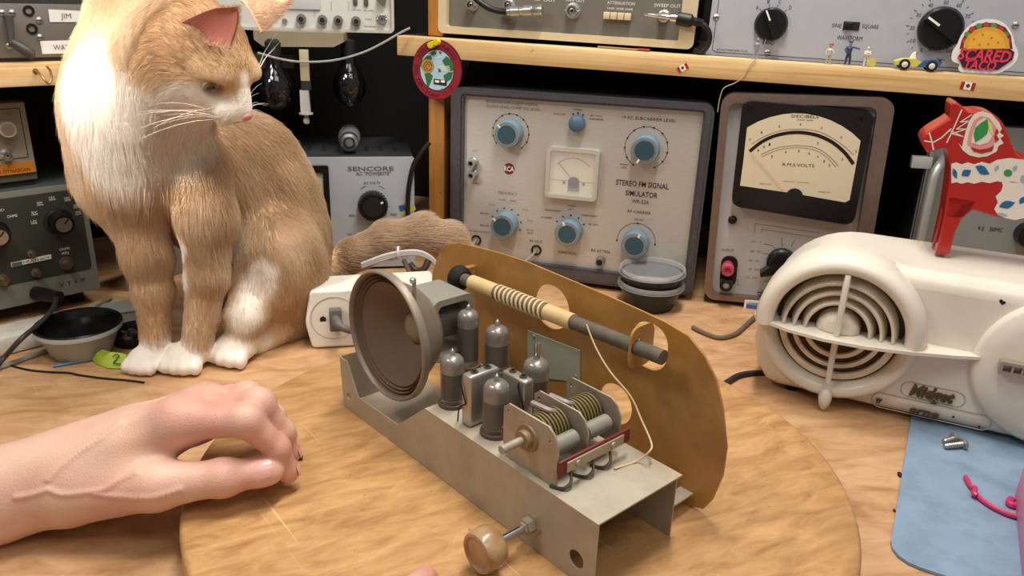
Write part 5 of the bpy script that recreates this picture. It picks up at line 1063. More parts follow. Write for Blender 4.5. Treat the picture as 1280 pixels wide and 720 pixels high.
hpoly([(388, 245), (395, 205), (412, 165), (440, 148), (470, 172), (474, 215), (455, 245), (420, 255)], wh, 2)
leafs(428, 198, 52, 26, -62, grn, 3); leafs(462, 185, 34, 7, 75, yel_, 3); hpoly([(488, 188), (497, 205), (486, 215), (498, 232), (484, 244), (478, 225), (482, 205)], red, 2); hpoly([(385, 262), (420, 272), (455, 268), (478, 255), (470, 278), (430, 288), (398, 280)], red, 2)
def strokes(P, w, m, k):
    for a, b in zip(P, P[1:]):
        d = np.array(b, float) - a; d /= np.linalg.norm(d); n_ = np.array([-d[1], d[0]]) * w / 2; a = np.array(a, float); b = np.array(b, float)
        hpoly([tuple(a + n_), tuple(b + n_), tuple(b - n_), tuple(a - n_)], m, k)
strokes([(224, 206), (234, 240), (241, 274)], 6, wh, 0); strokes([(204, 238), (240, 244), (272, 226), (310, 190)], 5, wh, 0); strokes([(352, 116), (330, 165), (312, 205), (292, 246)], 5, wh, 0)
strokes([(392, 135), (345, 165), (380, 160), (330, 192), (370, 192), (312, 210), (358, 222), (305, 198)], 4, wh, 0)
dm.build('painted_harness', hs)
# ------------------------------------------------------------------ turntable
ZT = 0.030; TR, TC = 0.2674, (0.01286, 0.56518)
tw = wood('turntable_wood', '#cb9e69', '#9a6f42', '#b48a58', (3, 9, 4), 8, 0.42, '#855f39', 0.45, 0.55, R(-28), 5.0)
tt = thing('wooden_turntable', 'round scratched wooden turntable board carrying the opened radio', 'turntable', (TC[0], TC[1], 0))
mb = MB(); mb.lathe((0, 0, .009), (0, 0, 1), [(0, 0), (TR - .004, 0), (TR - .001, .002), (TR, .005), (TR, .0165), (TR - .0015, .0195), (TR - .004, .0208), (TR - .02, .021), (0, .021)], tw, 128); mb.build('board', tt)
mb = MB(); mb.lathe((0, 0, 0), (0, 0, 1), [(0, .0004), (.15, .0004), (.15, .0085), (0, .0085)], blackm, 48); mb.build('bearing_base', tt)
# ------------------------------------------------------------------ opened valve radio chassis
CYAW = -47.625
CO = np.array([0.0604, 0.4116, ZT + .0004])
CH = Panel(tuple(CO), CYAW)
ch = CH.root('radio_chassis', 'dusty opened valve radio chassis with speaker and yellow dial plate, on the wooden turntable', 'radio chassis')
CU = np.array([math.cos(R(CYAW)), math.sin(R(CYAW)), 0]); CV = np.array([-CU[1], CU[0], 0])
def CZ(x, y, z):
    q = gz(x, y, CO[2] + z) - CO; return float(q @ CU), float(q @ CV)
cadm = mat('chassis_steel', '#b0a794', 0.55, 0.25, var=0.06, scale=30, dirt='#8b7455', dirt_amt=0.5, dirt_scale=20)
dusty = mat('dusty_metal', '#a79d8c', 0.55, 0.3, var=0.08, scale=80, dirt='#7d6a4d', dirt_amt=0.5, dirt_scale=60)
HZ = .0547
outer = [(0, 0), (0, HZ), (-.188, HZ), (-.228, .021), (-.292, .020), (-.309, .049), (-.322, .049), (-.318, 0)]
hq = CH.at(720, 699); hs2 = CH.at(665, 655)
mb = MB(); plate(mb, outer[::-1], [circ(hq[0], hq[1], .0068, 24), circ(-.308, .014, .0035, 16)], 0, .0012, cadm)
mb.box((-.188, .0012, HZ - .0012), (0, .0875, HZ), cadm)
mb.box((-.24, .0870, .0), (-.004, .0882, HZ - .0012), cadm)
mb.add([(-.188, .0012, HZ), (-.228, .0012, .021), (-.228, .0875, .021), (-.188, .0875, HZ)], [(0, 1, 2, 3)], cadm)
mb.box((-.318, .0012, .0005), (-.228, .0875, .0017), cadm)
mb.add([(-.318, .0012, 0), (-.322, .0012, .049), (-.320, .05, .049), (-.318, .06, 0)], [(0, 1, 2, 3)], cadm)
for x in (-.20, -.02): mb.box((x - .006, .0875, .012), (x + .006, .1275, .0135), cadm)
mb.build('chassis_pan', ch)
# dial plate
DV = .128
pp = [CH.at(*p, DV) for p in [(548, 318), (553, 310), (562, 305.5), (575, 304), (600, 310), (630, 318), (660, 328), (700, 345), (760, 370), (800, 388), (830, 402), (860, 420), (880, 445), (895, 475), (903, 510), (908, 560), (903, 595), (890, 625), (879, 636)]]
out = [(-.335, .0), (-.352, .020), (-.358, .06), (-.352, .095)] + pp + [(-.016, 0.0)]
mid = [(-.178 + .0215 * math.cos(t), .1145 + .0200 * math.sin(t)) for t in [2 * PI * i / 32 for i in range(32)]]
rs = rrect(-.088, .098, -.053, .136, .015, 6); low = circ(-.0985, .054, .0178, 28)
ochre = mat('ochre_plate', '#b07f36', 0.40, col2='#a87d4a', scale=7, coat=0.2, dirt='#6f4e22', dirt_amt=0.55, dirt_scale=24)
mb = MB(); plate(mb, out[::-1], [mid, rs, low, circ(-.292, .105, .010, 20)], DV, DV + .002, ochre); mb.build('dial_plate', ch)
pl_ = [CH.at(*p, DV - .001) for p in ((660, 413), (725, 438), (725, 478), (660, 470))]
mb = MB(); mb.prism([p for p in pl_][::-1], DV - .0016, DV - .0004, mat('pale_sheet', '#a3a797', 0.5, 0.1)); mb.build('backing_sheet', ch)
for p in ((720, 470), (668, 420)): q = CH.at(*p, DV - .001); m = MB(); m.lathe((q[0], DV - .0016, q[1]), (0, -1, 0), [(.002, 0), (.0018, .0012), (0, .0016)], dusty, 12); m.build('rivet', ch)
# aerial rod
RV = .108
e0 = CH.at(572, 346, RV); e1 = CH.at(829, 447, RV); P_ = lambda t: (e0[0] + (e1[0] - e0[0]) * t, RV, e0[1] + (e1[1] - e0[1]) * t)
rod = mat('ferrite', '#5b5246', 0.7, var=0.15, scale=90); sleeve = mat('card_sleeve', '#c6ab79', 0.7, var=0.06); 
ar = CH; m = MB(); m.tube([P_(0), P_(.3), P_(.6), P_(1)], .0058, rod, 16); rod_o = m.build('aerial_rod', ch)
m = MB(); m.tube([P_(.09), P_(.235)], .0072, sleeve, 16); m.build('sleeve', rod_o)
m = MB(); m.tube([P_(.50), P_(.625)], .0070, sleeve, 16); m.build('sleeve', rod_o)
m = MB(); m.tube([P_(.235), P_(.50)], .0064, mat('coil_brown', '#6d5a40', 0.7, var=.1), 16)
c0, c1 = np.array(P_(.245)), np.array(P_(.495)); dx = (c1 - c0); dl = np.linalg.norm(dx); ax = dx / dl; b1 = np.array([0, 1.0, 0]); b2 = np.cross(ax, b1)
N = 11 * 14; m.tube([tuple(c0 + dx * i / N + (b1 * math.cos(2 * PI * i / 14) + b2 * math.sin(2 * PI * i / 14)) * .0070) for i in range(N + 1)], .0011, mat('coil_wire', '#d6c39a', 0.5), 6); m.build('coil', rod_o)
m = MB(); a = P_(.0); m.lathe((a[0] - .002, RV, a[2] - .0005), (1, 0, .02), [(0, 0), (.011, 0), (.0125, .003), (.0115, .009), (.008, .012), (.006, .012)], blackm, 20); m.box((a[0] - .002, RV, a[2] - .008), (a[0] + .004, DV, a[2] + .008), ochre); m.build('rubber_grommet', ch)
bt = P_(.895); br_ = rrect(-.016, -.017, .016, .017, .009)
m = MB(); pts = [(bt[1] + .002 + p[0] * .85 + .004, bt[2] - .0005 + p[1]) for p in br_]
T_ = Matrix(((0, -1, 0, bt[0]), (1, 0, 0, 0), (0, 0, 1, 0), (0, 0, 0, 1)))
plate(m, pts[::-1], [circ(RV, bt[2], .0066, 18)], -.001, .001, ochre, T=T_); m.build('rod_bracket', ch)
# string
sp = [CH.at(733, 405, RV - .007) + (RV - .007,), CH.at(745, 435, .10) + (.10,), CH.at(763, 465, .098) + (.098,), CH.at(788, 495, .098) + (.098,), CH.at(802, 525, .095) + (.095,), CH.at(814, 553, .085) + (.085,), CH.at(812, 564, .078) + (.078,)] 
p3 = [(q[0], q[2], q[1]) for q in sp]; e_ = CZ(795, 577, HZ + .001); p3.append((e_[0], e_[1], HZ + .0012)); e_ = CZ(768, 586, HZ + .001); p3.append((e_[0], e_[1], HZ + .0012))
m = MB(); m.tube(smooth_path(p3, 5), .0007, mat('cord_cream', '#cdb88e', 0.8), 6); m.build('dial_cord', ch)
# speaker
SU, SZ, SV, SR = -.2575, .0905, .008, .0578
rimm = mat('speaker_rim', '#8f8474', 0.5, 0.4, var=0.08, dirt='#5c4a35', dirt_amt=.5, dirt_scale=40); cone = mat('speaker_cone', '#6d5b48', 0.85, var=0.10, scale=22, bump=0.2, bscale=160)
sp_ = MB(); sp_.lathe((SU, SV, SZ), (0, 1, 0), [(.0543, .004), (.0546, .0004), (.0560, -.0010), (SR - .001, -.0008), (SR, .001), (SR, .006), (.050, .012), (.038, .032), (.030, .040), (0, .040)], rimm, 64); spk = sp_.build('speaker', ch, ang=50)
m = MB(); pr_ = [(.0546, .002), (.0528, .0070), (.0515, .0035), (.0500, .0080), (.0488, .0045), (.0474, .0090), (.0462, .0065)] + [(.0448 - i * .0038, .0085 + i * .0031) for i in range(8)] + [(.0140, .0335), (.0, .0338)]
m.lathe((SU, SV, SZ), (0, 1, 0), pr_, cone, 64); m.build('cone', spk, ang=60)
m = MB(); m.lathe((SU, SV, SZ), (0, 1, 0), [(.0142, .0325), (.0125, .0295), (.009, .0272), (.004, .0262), (0, .0260)], mat('dust_cap', '#8a7963', 0.8, var=.06), 40); m.build('dust_cap', spk, ang=60)
yoke = rrect(.035, -.031, .080, .031, .008, 5)
m = MB(); yo_ = [(p[0] + SV, SZ + p[1] * .95) for p in yoke]; yi = [(p[0] + SV, SZ + p[1] * .95) for p in rrect(.041, -.025, .074, .025, .005, 5)]
Ty = Matrix(((0, -1, 0, SU), (1, 0, 0, 0), (0, 0, 1, 0), (0, 0, 0, 1)))
mm_ = MB(); mm_.ring(yo_, yi, -.022, .022, mat('yoke_grey', '#a9a69b', 0.4, 0.5)); mm_.v = [tuple(Ty @ Vector(v)) for v in mm_.v]; mm_.build('magnet_yoke', spk)
m = MB(); m.cyl((SU, SV + .040, SZ), (SU, SV + .078, SZ), .016, mat('magnet_dark', '#6e6a61', 0.5, 0.3), n=24); m.build('magnet', spk)
lu = CH.at(518, 362, SV + .012); m = MB(); m.box((lu[0] - .002, SV + .011, SZ + .040), (lu[0] + .002, SV + .0125, lu[1] + .010), dusty); m.ball((lu[0], SV + .0105, lu[1] + .008), .0028, chrome, 10); m.build('terminal_lug', spk)
# valves
vglass = mat('tube_glass', '#8a837a', 0.05, alpha=0.30, coat=0.5); getter = mat('getter_silver', '#a39c94', 0.3, 0.6, dirt='#6a5a48', dirt_amt=.6, dirt_scale=90); plate_d = mat('anode_dark', '#171210', 0.35, 0.3); plate_g = mat('anode_grey', '#4c4944', 0.4, 0.5); mica = mat('mica', '#b9aa90', 0.4)
def valve(pb, ptop, r, kind, v=None):
    if v is None: u, v = CZ(pb[0], pb[1], HZ)
    else: u = CH.at(ptop[0], ptop[1], v)[0]
    zt_ = CH.at(ptop[0], ptop[1], v)[1]; H_ = zt_ - HZ
    o = Vector((u, v, HZ + .0006)); m = MB()
    m.lathe(o, (0, 0, 1), [(0, 0), (r * .92, 0), (r * .98, .002), (r, .005), (r, H_ - r * .75), (r * .94, H_ - r * .45), (r * .75, H_ - r * .2), (r * .4, H_ - r * .04), (r * .16, H_)], vglass, 28)
    t = m.build('vacuum_tube', ch, ang=60)
    m = MB(); zg = H_ - r * 1.55; m.lathe(o, (0, 0, 1), [(r * .96, zg), (r * .965, H_ - r * .75), (r * .91, H_ - r * .47), (r * .72, H_ - r * .23), (r * .38, H_ - r * .075), (0, H_ - r * .03)], getter, 28); m.build('getter', t, ang=60)
    m = MB(); m.lathe(o, (0, 0, 1), [(r * .24, H_ - r * .05), (r * .17, H_ + r * .28), (0, H_ + r * .55)], getter, 12); m.build('tip', t)
    m = MB(); pd = plate_d if kind != 'grey' else plate_g; wv = r * (.95 if kind == 'dark' else .92)
    m.lathe(o, (0, 0, 1), [(0, H_ * .14), (wv, H_ * .14), (wv, zg - r * .02), (0, zg - r * .02)], pd, 20); m.build('anode', t)
    m = MB()
    for hz in (H_ * .12, zg - r * .2): m.lathe(o, (0, 0, 1), [(0, hz), (r * .86, hz), (r * .86, hz + .0006), (0, hz + .0006)], mica, 20)
    m.build('mica_spacer', t)
    if kind == 'tip':
        m = MB(); m.cyl((u, v, zt_ + r * .3), (u, v, zt_ + r * 1.2), r * .22, chrome, n=12); m.build('top_cap', t)
    m = MB(); m.lathe((u, v, HZ), (0, 0, 1), [(r * 1.15, 0), (r * 1.15, .0030), (r * .98, .0034)], mat('socket_brown', '#57483a', 0.6), 24); m.build('socket', t)
valve((565, 505), (565, 443), .0097, 'mid'); valve((619, 541), (620, 475), .0103, 'grey'); valve((584.5, 458), (585, 387), .0098, 'dark'); valve((620, 463), (620, 406), .0108, 'mid'); valve(None, (671, 448), .0108, 'tip', .066)
# i.f. transformer cans
can_m = mat('can_alu', '#b7b3ab', 0.36, 0.8, var=0.05, scale=60, dirt='#8a7a5f', dirt_amt=.35, dirt_scale=50)
def can(cs, zt_, name='transformer_can'):
    q = [CZ(*p, zt_) for p in cs]; u0 = min(p[0] for p in q); u1 = max(p[0] for p in q); v0 = min(p[1] for p in q); v1 = max(p[1] for p in q)
    m = MB(); m.box((u0, v0, HZ + .0002), (u1, v1, zt_), can_m, .0022, 3); t = m.build(name, ch)
    lng = (v1 - v0) > (u1 - u0)
    for s in (.28, .72):
        c = ((u0 + u1) / 2, v0 + (v1 - v0) * s) if lng else (u0 + (u1 - u0) * s, (v0 + v1) / 2)
        m = MB(); m.lathe((c[0], c[1], zt_), (0, 0, 1), [(.0030, 0), (.0030, .0008), (.0014, .0010), (.0012, .0030), (0, .0032)], mat('slug_dark', '#3e352b', 0.5, 0.3), 14); m.build('tuning_slug', t)
    return t, (u0, u1, v0, v1)
t1, b1_ = can([(577, 466), (589, 472), (622, 457)], .0985)
t2, b2_ = can([(627, 462), (657, 478), (667, 472.5)], .0975)
for bb, tp, uu in ((b1_, t1, .3), (b2_, t2, .9)):
    m = MB(); x = bb[0] + (bb[1] - bb[0]) * uu; z1 = .097
    m.tube(smooth_path([(x - .004, bb[2] + .006, z1 + .0015), (x - .004, bb[2] - .0008, z1 - .004), (x, bb[2] - .001, z1 - .014), (x + .003, bb[2] - .001, z1 - .022), (x - .004, bb[2] - .001, z1 - .028), (x - .006, bb[2] - .001, HZ + .001)], 5), .0006, blackm, 6); m.build('lead_wire', tp)
# tuning capacitor
cp = MB(); fr_m = mat('cap_plate', '#a89c88', 0.5, 0.35, var=.06, dirt='#7a6850', dirt_amt=.5, dirt_scale=60)
U0, U1 = -.0995, -.0445
def cplate(v, h0, h1, u0=U0, u1=U1): return [(u0 + .004, h0), (u1, h0), (u1, h1 - .012), (u1 - .004, h1 - .004), (u1 - .010, h1), (u0 + .005, h1), (u0, h1 - .004), (u0, h0 + .012)]
plate(cp, cplate(.006, HZ + .0003, .0985)[::-1], [circ(-.0945, .0925, .0013, 10), circ(-.052, .088, .0013, 10)], .0055, .0070, fr_m)
tc = cp.build('tuning_capacitor', ch)
for v, dz in ((.038, -.002), (.072, -.002)):
    m = MB(); plate(m, [(a - .003, b) for a, b in cplate(v, HZ + .006, .0985 + dz)][::-1], [circ(-.0975, .090, .0016, 10)], v, v + .0014, fr_m); m.build('frame_plate', tc)
sh0 = (-.0735, .081); m = MB(); m.lathe((sh0[0], .0055, sh0[1]), (0, -1, 0), [(.0105, 0), (.0100, .0016), (.0068, .0018), (.0064, .0062), (.003, .0064)], mat('bush_brown', '#8d7455', 0.5, .2), 22); m.cyl((sh0[0], .004, sh0[1]), (sh0[0] + .001, -.020, sh0[1] + .0005), .0030, dusty, n=14); m.build('shaft', tc)
olive = mat('rotor_olive', '#766a3f', 0.6, 0.2); greyc = mat('stator_grey', '#8e8a80', 0.5, 0.3)
for v0, v1 in ((.0085, .036), (.041, .070)):
    m = MB()
    for i in range(9):
        v = v0 + (v1 - v0) * (i + .5) / 9; m.prism(circ(-.0755, .080, .0135, 20, R(-20), R(200)), v - .0007, v + .0007, olive)
    m.cyl((-.0755, v0, .080), (-.0755, v1, .080), .0035, dusty, n=12); m.build('rotor_vanes', tc)
    m = MB(); m.cyl((-.056, v0 + .003, .079), (-.056, v1 - .003, .079), .0062, greyc, n=18); m.build('stator_drum', tc)
    m = MB()
    for i in range(8):
        v = v0 + (v1 - v0) * (i + .5) / 8; m.prism([(-.094, .064), (-.062, .064), (-.062, .074), (-.072, .080), (-.094, .078)], v - .0005, v + .0005, greyc)
    m.build('stator_vanes', tc)
redi = mat('red_fibre', '#6e2420', 0.5, var=.1); strip_m = mat('strip_cream', '#a8977c', 0.5, .2)
for x, s in ((U1 + .0006, 1), (U0 - .0026, -1)):
    m = MB(); m.box((x, .0055, .0655), (x + .002, .078, .0765), redi, .0006); st = m.build('insulator_strip', tc)
    if s > 0:
        m = MB(); m.box((x + .002, .012, .0665), (x + .0032, .070, .0745), strip_m, .0004); m.build('contact_strip', st)
        for v in (.022, .058): m = MB(); m.lathe((x + .0032, v, .0705), (1, 0, 0), [(.0026, 0), (.0024, .0012), (0, .0014)], dusty, 12); m.build('trimmer_screw', st)
for v in (.030, .048):
    m = MB(); m.tube(smooth_path([(-.075, v + .002, .0915), (-.075, v - .004, .0945), (-.090, v - .006, .0945)], 4), .0022, mat('spacer_mauve', '#9b8d88', .5, .3), 8); m.build('spacer_rod', tc)
for (v, s) in ((.018, 1), (.040, 1), (.058, 1)):
    m = MB(); m.tube(smooth_path([(U1 + .001, v, .065), (U1 + .006, v - .004, .060), (U1 + .005, v - .010, HZ + .002), (U1 - .004, v - .014, HZ + .0012)], 5), .0011, mat('lug_dark', '#4b4238', .5, .4), 6); m.build('lug', tc)
# volume control
m = MB(); bu = (-.0597, .020); m.lathe((bu[0], 0, bu[1]), (0, -1, 0), [(.0095, 0), (.0095, .0015), (.0062, .0016), (.0062, .0075), (.0046, .0076), (.0046, .010), (0, .010)], mat('bush_steel', '#a8a08c', .45, .6), 6); bo = m.build('control_bush', ch)
m = MB(); m.cyl((bu[0], -.009, bu[1]), (bu[0], -.034, bu[1]), .0031, steel, n=16); m.box((bu[0] - .0005, -.030, bu[1] + .002), (bu[0] + .0005, -.012, bu[1] + .0033), blackm); m.build('shaft', bo)
m = MB(); kr = .0150; m.lathe((bu[0], -.033, bu[1]), (0, -1, 0), [(0, 0), (kr * .8, 0), (kr * .96, .002), (kr, .005), (kr, .015), (kr * .93, .0175), (kr * .80, .018), (kr * .72, .0165), (0, .0165)], mat('knob_amber', '#8f6236', 0.3, scale=50, coat=.3, trans=.2, col2='#c3a67e'), 32); m.build('knob', bo)
# scraps on the turntable
a = gz(372, 572, ZT + .0022); mb = MB(); mb.cyl((a[0] - .004, a[1], ZT + .0022), (a[0] + .004, a[1] + .0006, ZT + .0022), .002, mat('screw_dark', '#3f352a', .4, .6), n=10); tag(mb.build('set_screw'), 'tiny dark set screw on the turntable at the fingertips', 'screw')
# ------------------------------------------------------------------ smooth solid modelling on a grid (for the cat and the hands)
class Solid:
    def __init__(s, lo, hi, h):
        s.lo = np.array(lo, float); s.h = h; s.n = np.ceil((np.array(hi) - s.lo) / h).astype(int) + 1
        s.f = np.full(s.n, 0.05, np.float32)
    def win(s, lo, hi):
        a = np.clip(np.floor((np.array(lo) - s.lo) / s.h).astype(int), 0, s.n - 1); b = np.clip(np.ceil((np.array(hi) - s.lo) / s.h).astype(int) + 1, 1, s.n)
        if np.any(b <= a): return None
        ax = [(s.lo[i] + s.h * np.arange(a[i], b[i])).astype(np.float32) for i in range(3)]
        return tuple(slice(a[i], b[i]) for i in range(3)), ax[0][:, None, None], ax[1][None, :, None], ax[2][None, None, :]
    def put(s, sl, d, k, cut=False):
        a = s.f[sl]
        if cut:
            d = -d; h = np.clip(0.5 - 0.5 * (a - d) / k, 0, 1); s.f[sl] = a + (d - a) * h + k * h * (1 - h)
        elif k <= 0: s.f[sl] = np.minimum(a, d)
        else:
            h = np.clip(0.5 + 0.5 * (a - d) / k, 0, 1); s.f[sl] = a * (1 - h) + d * h - k * h * (1 - h)
    def cone(s, a, b, ra, rb, k=0.01, cut=False):
        a = np.array(a, float); b = np.array(b, float); m = max(ra, rb) + k + 3 * s.h
        w = s.win(np.minimum(a, b) - m, np.maximum(a, b) + m)
        if w is None: return s
        sl, X, Y, Z = w; ba = b - a; L2 = max(1e-12, ba @ ba)
        px, py, pz = X - a[0], Y - a[1], Z - a[2]
        t = np.clip((px * ba[0] + py * ba[1] + pz * ba[2]) / L2, 0, 1)
        d = np.sqrt((px - ba[0] * t) ** 2 + (py - ba[1] * t) ** 2 + (pz - ba[2] * t) ** 2) - (ra + (rb - ra) * t)
        s.put(sl, d.astype(np.float32), k, cut); return s
    def ball(s, c, r, k=0.01, cut=False): return s.cone(c, np.array(c) + 1e-5, r, r, k, cut)
    def ell(s, c, r, k=0.01, ax=None, cut=False):
        c = np.array(c, float); ax = np.eye(3) if ax is None else np.array(ax, float); m = max(r) + k + 3 * s.h
        w = s.win(c - m, c + m)
        if w is None: return s
        sl, X, Y, Z = w; px, py, pz = X - c[0], Y - c[1], Z - c[2]
        q = [px * ax[i][0] + py * ax[i][1] + pz * ax[i][2] for i in range(3)]
        k0 = np.sqrt(sum((q[i] / r[i]) ** 2 for i in range(3))); k1 = np.sqrt(sum((q[i] / r[i] ** 2) ** 2 for i in range(3)))
        s.put(sl, (k0 * (k0 - 1) / np.maximum(k1, 1e-6)).astype(np.float32), k, cut); return s
    def chain(s, pts, rr, k=0.01, cut=False):
        for i in range(len(pts) - 1): s.cone(pts[i], pts[i + 1], rr[i], rr[i + 1], k, cut)
        return s
    def merge(s, o, k):
        s.put((slice(None),) * 3, o.f, k)
    def blur(s, n=1):
        for _ in range(n):
            for ax in range(3):
                a = np.roll(s.f, 1, ax); b = np.roll(s.f, -1, ax); s.f = (s.f * 0.5 + (a + b) * 0.25).astype(np.float32)
    def mesh(s):
        f = s.f; n = s.n; ins = f < 0
        cn = n - 1; code = np.zeros(cn, np.uint8)
        C8 = [(i, j, k) for i in (0, 1) for j in (0, 1) for k in (0, 1)]
        for c in C8: code += ins[c[0]:c[0] + cn[0], c[1]:c[1] + cn[1], c[2]:c[2] + cn[2]]
        act = (code > 0) & (code < 8); idx = np.argwhere(act); vid = np.full(cn, -1, np.int64); vid[act] = np.arange(len(idx))
        acc = np.zeros((len(idx), 3)); cnt = np.zeros(len(idx))
        for e0 in C8:
            for ax in range(3):
                if e0[ax]: continue
                e1 = list(e0); e1[ax] = 1
                a = f[idx[:, 0] + e0[0], idx[:, 1] + e0[1], idx[:, 2] + e0[2]]; b = f[idx[:, 0] + e1[0], idx[:, 1] + e1[1], idx[:, 2] + e1[2]]
                m = (a < 0) != (b < 0); t = np.where(m, a / np.where(a == b, 1, a - b), 0)
                p = np.tile(np.array(e0, float), (len(idx), 1)); p[:, ax] = t; acc[m] += p[m]; cnt[m] += 1
        V = s.lo + s.h * (idx + acc / cnt[:, None]); F = []
        for ax in range(3):
            u, v = (ax + 1) % 3, (ax + 2) % 3
            sa = [slice(1, n[i] - 1) for i in range(3)]; sa[ax] = slice(0, n[ax] - 1); sb = list(sa); sb[ax] = slice(1, n[ax])
            A = ins[tuple(sa)]; B = ins[tuple(sb)]; e = np.argwhere(A != B)
            off = np.array([1, 1, 1]); off[ax] = 0; pos = e + off; flip = A[tuple(e.T)]
            q = []
            for du, dv in ((-1, -1), (0, -1), (0, 0), (-1, 0)):
                c = pos.copy(); c[:, u] += du; c[:, v] += dv; q.append(vid[tuple(c.T)])
            q = np.stack(q, 1); q[~flip] = q[~flip][:, ::-1]; F.append(q)
        return V, np.concatenate(F)
def np_mesh(name, V, F, mats, parent=None, col=None):
    me = bpy.data.meshes.new(name); me.from_pydata(V.tolist(), [], F.tolist())
    for m in mats: me.materials.append(m)
    me.polygons.foreach_set('use_smooth', np.ones(len(me.polygons), bool))
    if col is not None:
        at = me.color_attributes.new('Col', 'FLOAT_COLOR', 'POINT'); c4 = np.ones((len(V), 4), np.float32); c4[:, :3] = col; at.data.foreach_set('color', c4.ravel())
    me.update(); o = bpy.data.objects.new(name, me); COL.objects.link(o)
    if parent is not None: o.parent = parent
    return o
def vnormals(V, F):
    N = np.zeros_like(V); a, b, c, d = (V[F[:, i]] for i in range(4)); fn = np.cross(c - a, d - b)
    for i in range(4): np.add.at(N, F[:, i], fn)
    return N / np.maximum(1e-12, np.linalg.norm(N, axis=1))[:, None]
def lap(V, F, n=2, w=.5):
    for _ in range(n):
        A = np.zeros_like(V); c = np.zeros(len(V))
        for i in range(4):
            for j in (1, 3): np.add.at(A, F[:, i], V[F[:, (i + j) % 4]]); np.add.at(c, F[:, i], 1)
        V = V * (1 - w) + w * A / np.maximum(c, 1)[:, None]
    return V
def lin(h): return np.array(srgb(h))
def vnoise(P, sc, seed=0):
    # cheap smooth value noise from sines
    r_ = np.random.default_rng(seed); o = 0
    for _ in range(5):
        k = r_.normal(size=3); k /= np.linalg.norm(k); o = o + np.sin(P @ k * sc * r_.uniform(.6, 1.6) + r_.uniform(0, 6.3))
    return o / 5
# ------------------------------------------------------------------ cat
def D(x, y, Y): return dep(x, y, Y)
def rp(px, P): return px * ((np.array(P) - CAM) @ FW) / FPX
S = Solid((-0.56, 0.64, -0.004), (0.02, 1.06, 0.50), 0.0024)
def B(x, y, Y, r, k=.02): P = D(x, y, Y); S.ball(P, rp(r, P), k)
def C2(a, b, k=.02): P = D(*a[:3]); Q = D(*b[:3]); S.cone(P, Q, rp(a[3], P), rp(b[3], Q), k)
# trunk
C2((172, 205, .835, 70), (310, 255, .925, 82), .03)
C2((308, 205, .935, 64), (335, 290, .93, 70), .03)
B(326, 320, .925, 78, .03)
C2((172, 120, .835, 76), (172, 215, .825, 64), .03)
C2((190, 35, .845, 74), (172, 130, .83, 74), .03)
C2((155, 150, .80, 54), (166, 220, .795, 48), .03)
# near shoulder and forelegs
C2((245, 205, .815, 40), (258, 270, .79, 33), .02)
C2((258, 270, .79, 33), (259, 345, .778, 23), .012); C2((259, 345, .778, 23), (247, 425, .772, 18), .010)
C2((168, 255, .795, 38), (184, 320, .785, 26), .018); C2((184, 320, .785, 26), (192, 365, .782, 22), .012); C2((192, 365, .782, 22), (194, 425, .774, 17), .010)
# haunch, hind leg
P = D(350, 335, .868); S.ell(P, (rp(58, P), rp(66, P), rp(80, P)), .02, ax=[(1, 0, 0), (0, .94, .34), (0, -.34, .94)])
C2((322, 340, .845, 32), (308, 395, .80, 22), .018); C2((308, 395, .80, 22), (298, 430, .79, 16), .012)
C2((370, 395, .88, 30), (318, 428, .82, 18), .015)
# paws
def paw(cx, cy, Y, w, dx=0):
    P = gz(cx, cy + 14, 0.0); g = np.array([dx, -1.0, 0]); g /= np.linalg.norm(g); t = np.array([-g[1], g[0], 0])
    r = rp(w, P)
    S.ell(P + np.array([0, .006, r * .62]), (r * .92, r * 1.0, r * .66), .008)
    for i in (-1.5, -.5, .5, 1.5):
        q = P + t * (-i) * r * .47 + g * r * (.62 - .10 * abs(i)) ; q[2] = r * .40; S.ell(q, (r * .27, r * .42, r * .40), .004)
paw(181, 449, .76, 23, -.15); paw(233, 448, .76, 27, -.05); paw(294, 438, .78, 28, -.35)
# tail
C2((372, 375, .93, 34), (408, 346, .965, 20), .02)
C2((408, 346, .965, 20), (440, 318, .985, 17), .012); C2((440, 318, .985, 17), (480, 300, .995, 18), .012); C2((480, 300, .995, 18), (525, 291, 1.0, 19), .01); C2((525, 291, 1.0, 19), (556, 298, 1.0, 18), .01); C2((556, 298, 1.0, 18), (574, 314, 1.0, 13), .01)
# head
hh = np.array([.93, -.37, 0]); fH = hh * .72 + np.array([0, 0, -.69]); uH = hh * .69 + np.array([0, 0, .72]); sH = np.array([.37, .93, 0])
fH /= np.linalg.norm(fH); uH /= np.linalg.norm(uH)
HC = D(248, 66, .755)
def Hd(f, s, u): return HC + fH * f + sH * s + uH * u
AX = [sH, fH, uH]
S.cone(D(195, 85, .82), Hd(-.012, 0, -.006), rp(70, D(195, 85, .82)), .047, .03)
S.cone(D(190, 140, .80), Hd(-.005, -.010, -.020), .050, .036, .03)      # neck into skull
S.ell(HC, (.047, .049, .044), .012, AX)
for sd in (-1, 1):
    S.ell(Hd(.012, sd * .030, -.018), (.026, .028, .024), .014, AX)                     # cheek
    S.ell(Hd(.0545, sd * .0098, -.0155), (.0115, .0130, .0100), .006, AX)                # whisker pad
    S.ell(Hd(.036, sd * .021, .016), (.014, .016, .010), .010, AX)                      # brow
    S.ball(Hd(.0435, sd * .0235, .0050), .0085, .006, cut=True)                          # eye socket
S.cone(Hd(.028, 0, -.006), Hd(.056, 0, -.008), .026, .0140, .012)
S.cone(Hd(.036, 0, .018), Hd(.0660, 0, -.0030), .0125, .0078, .010)
S.cone(Hd(.043, 0, -.023), Hd(.053, 0, -.0245), .0110, .0070, .006)
S.ball(Hd(.0680, 0, -.006), .0070, .004)
S.blur(1)
V, F = S.mesh(); del S
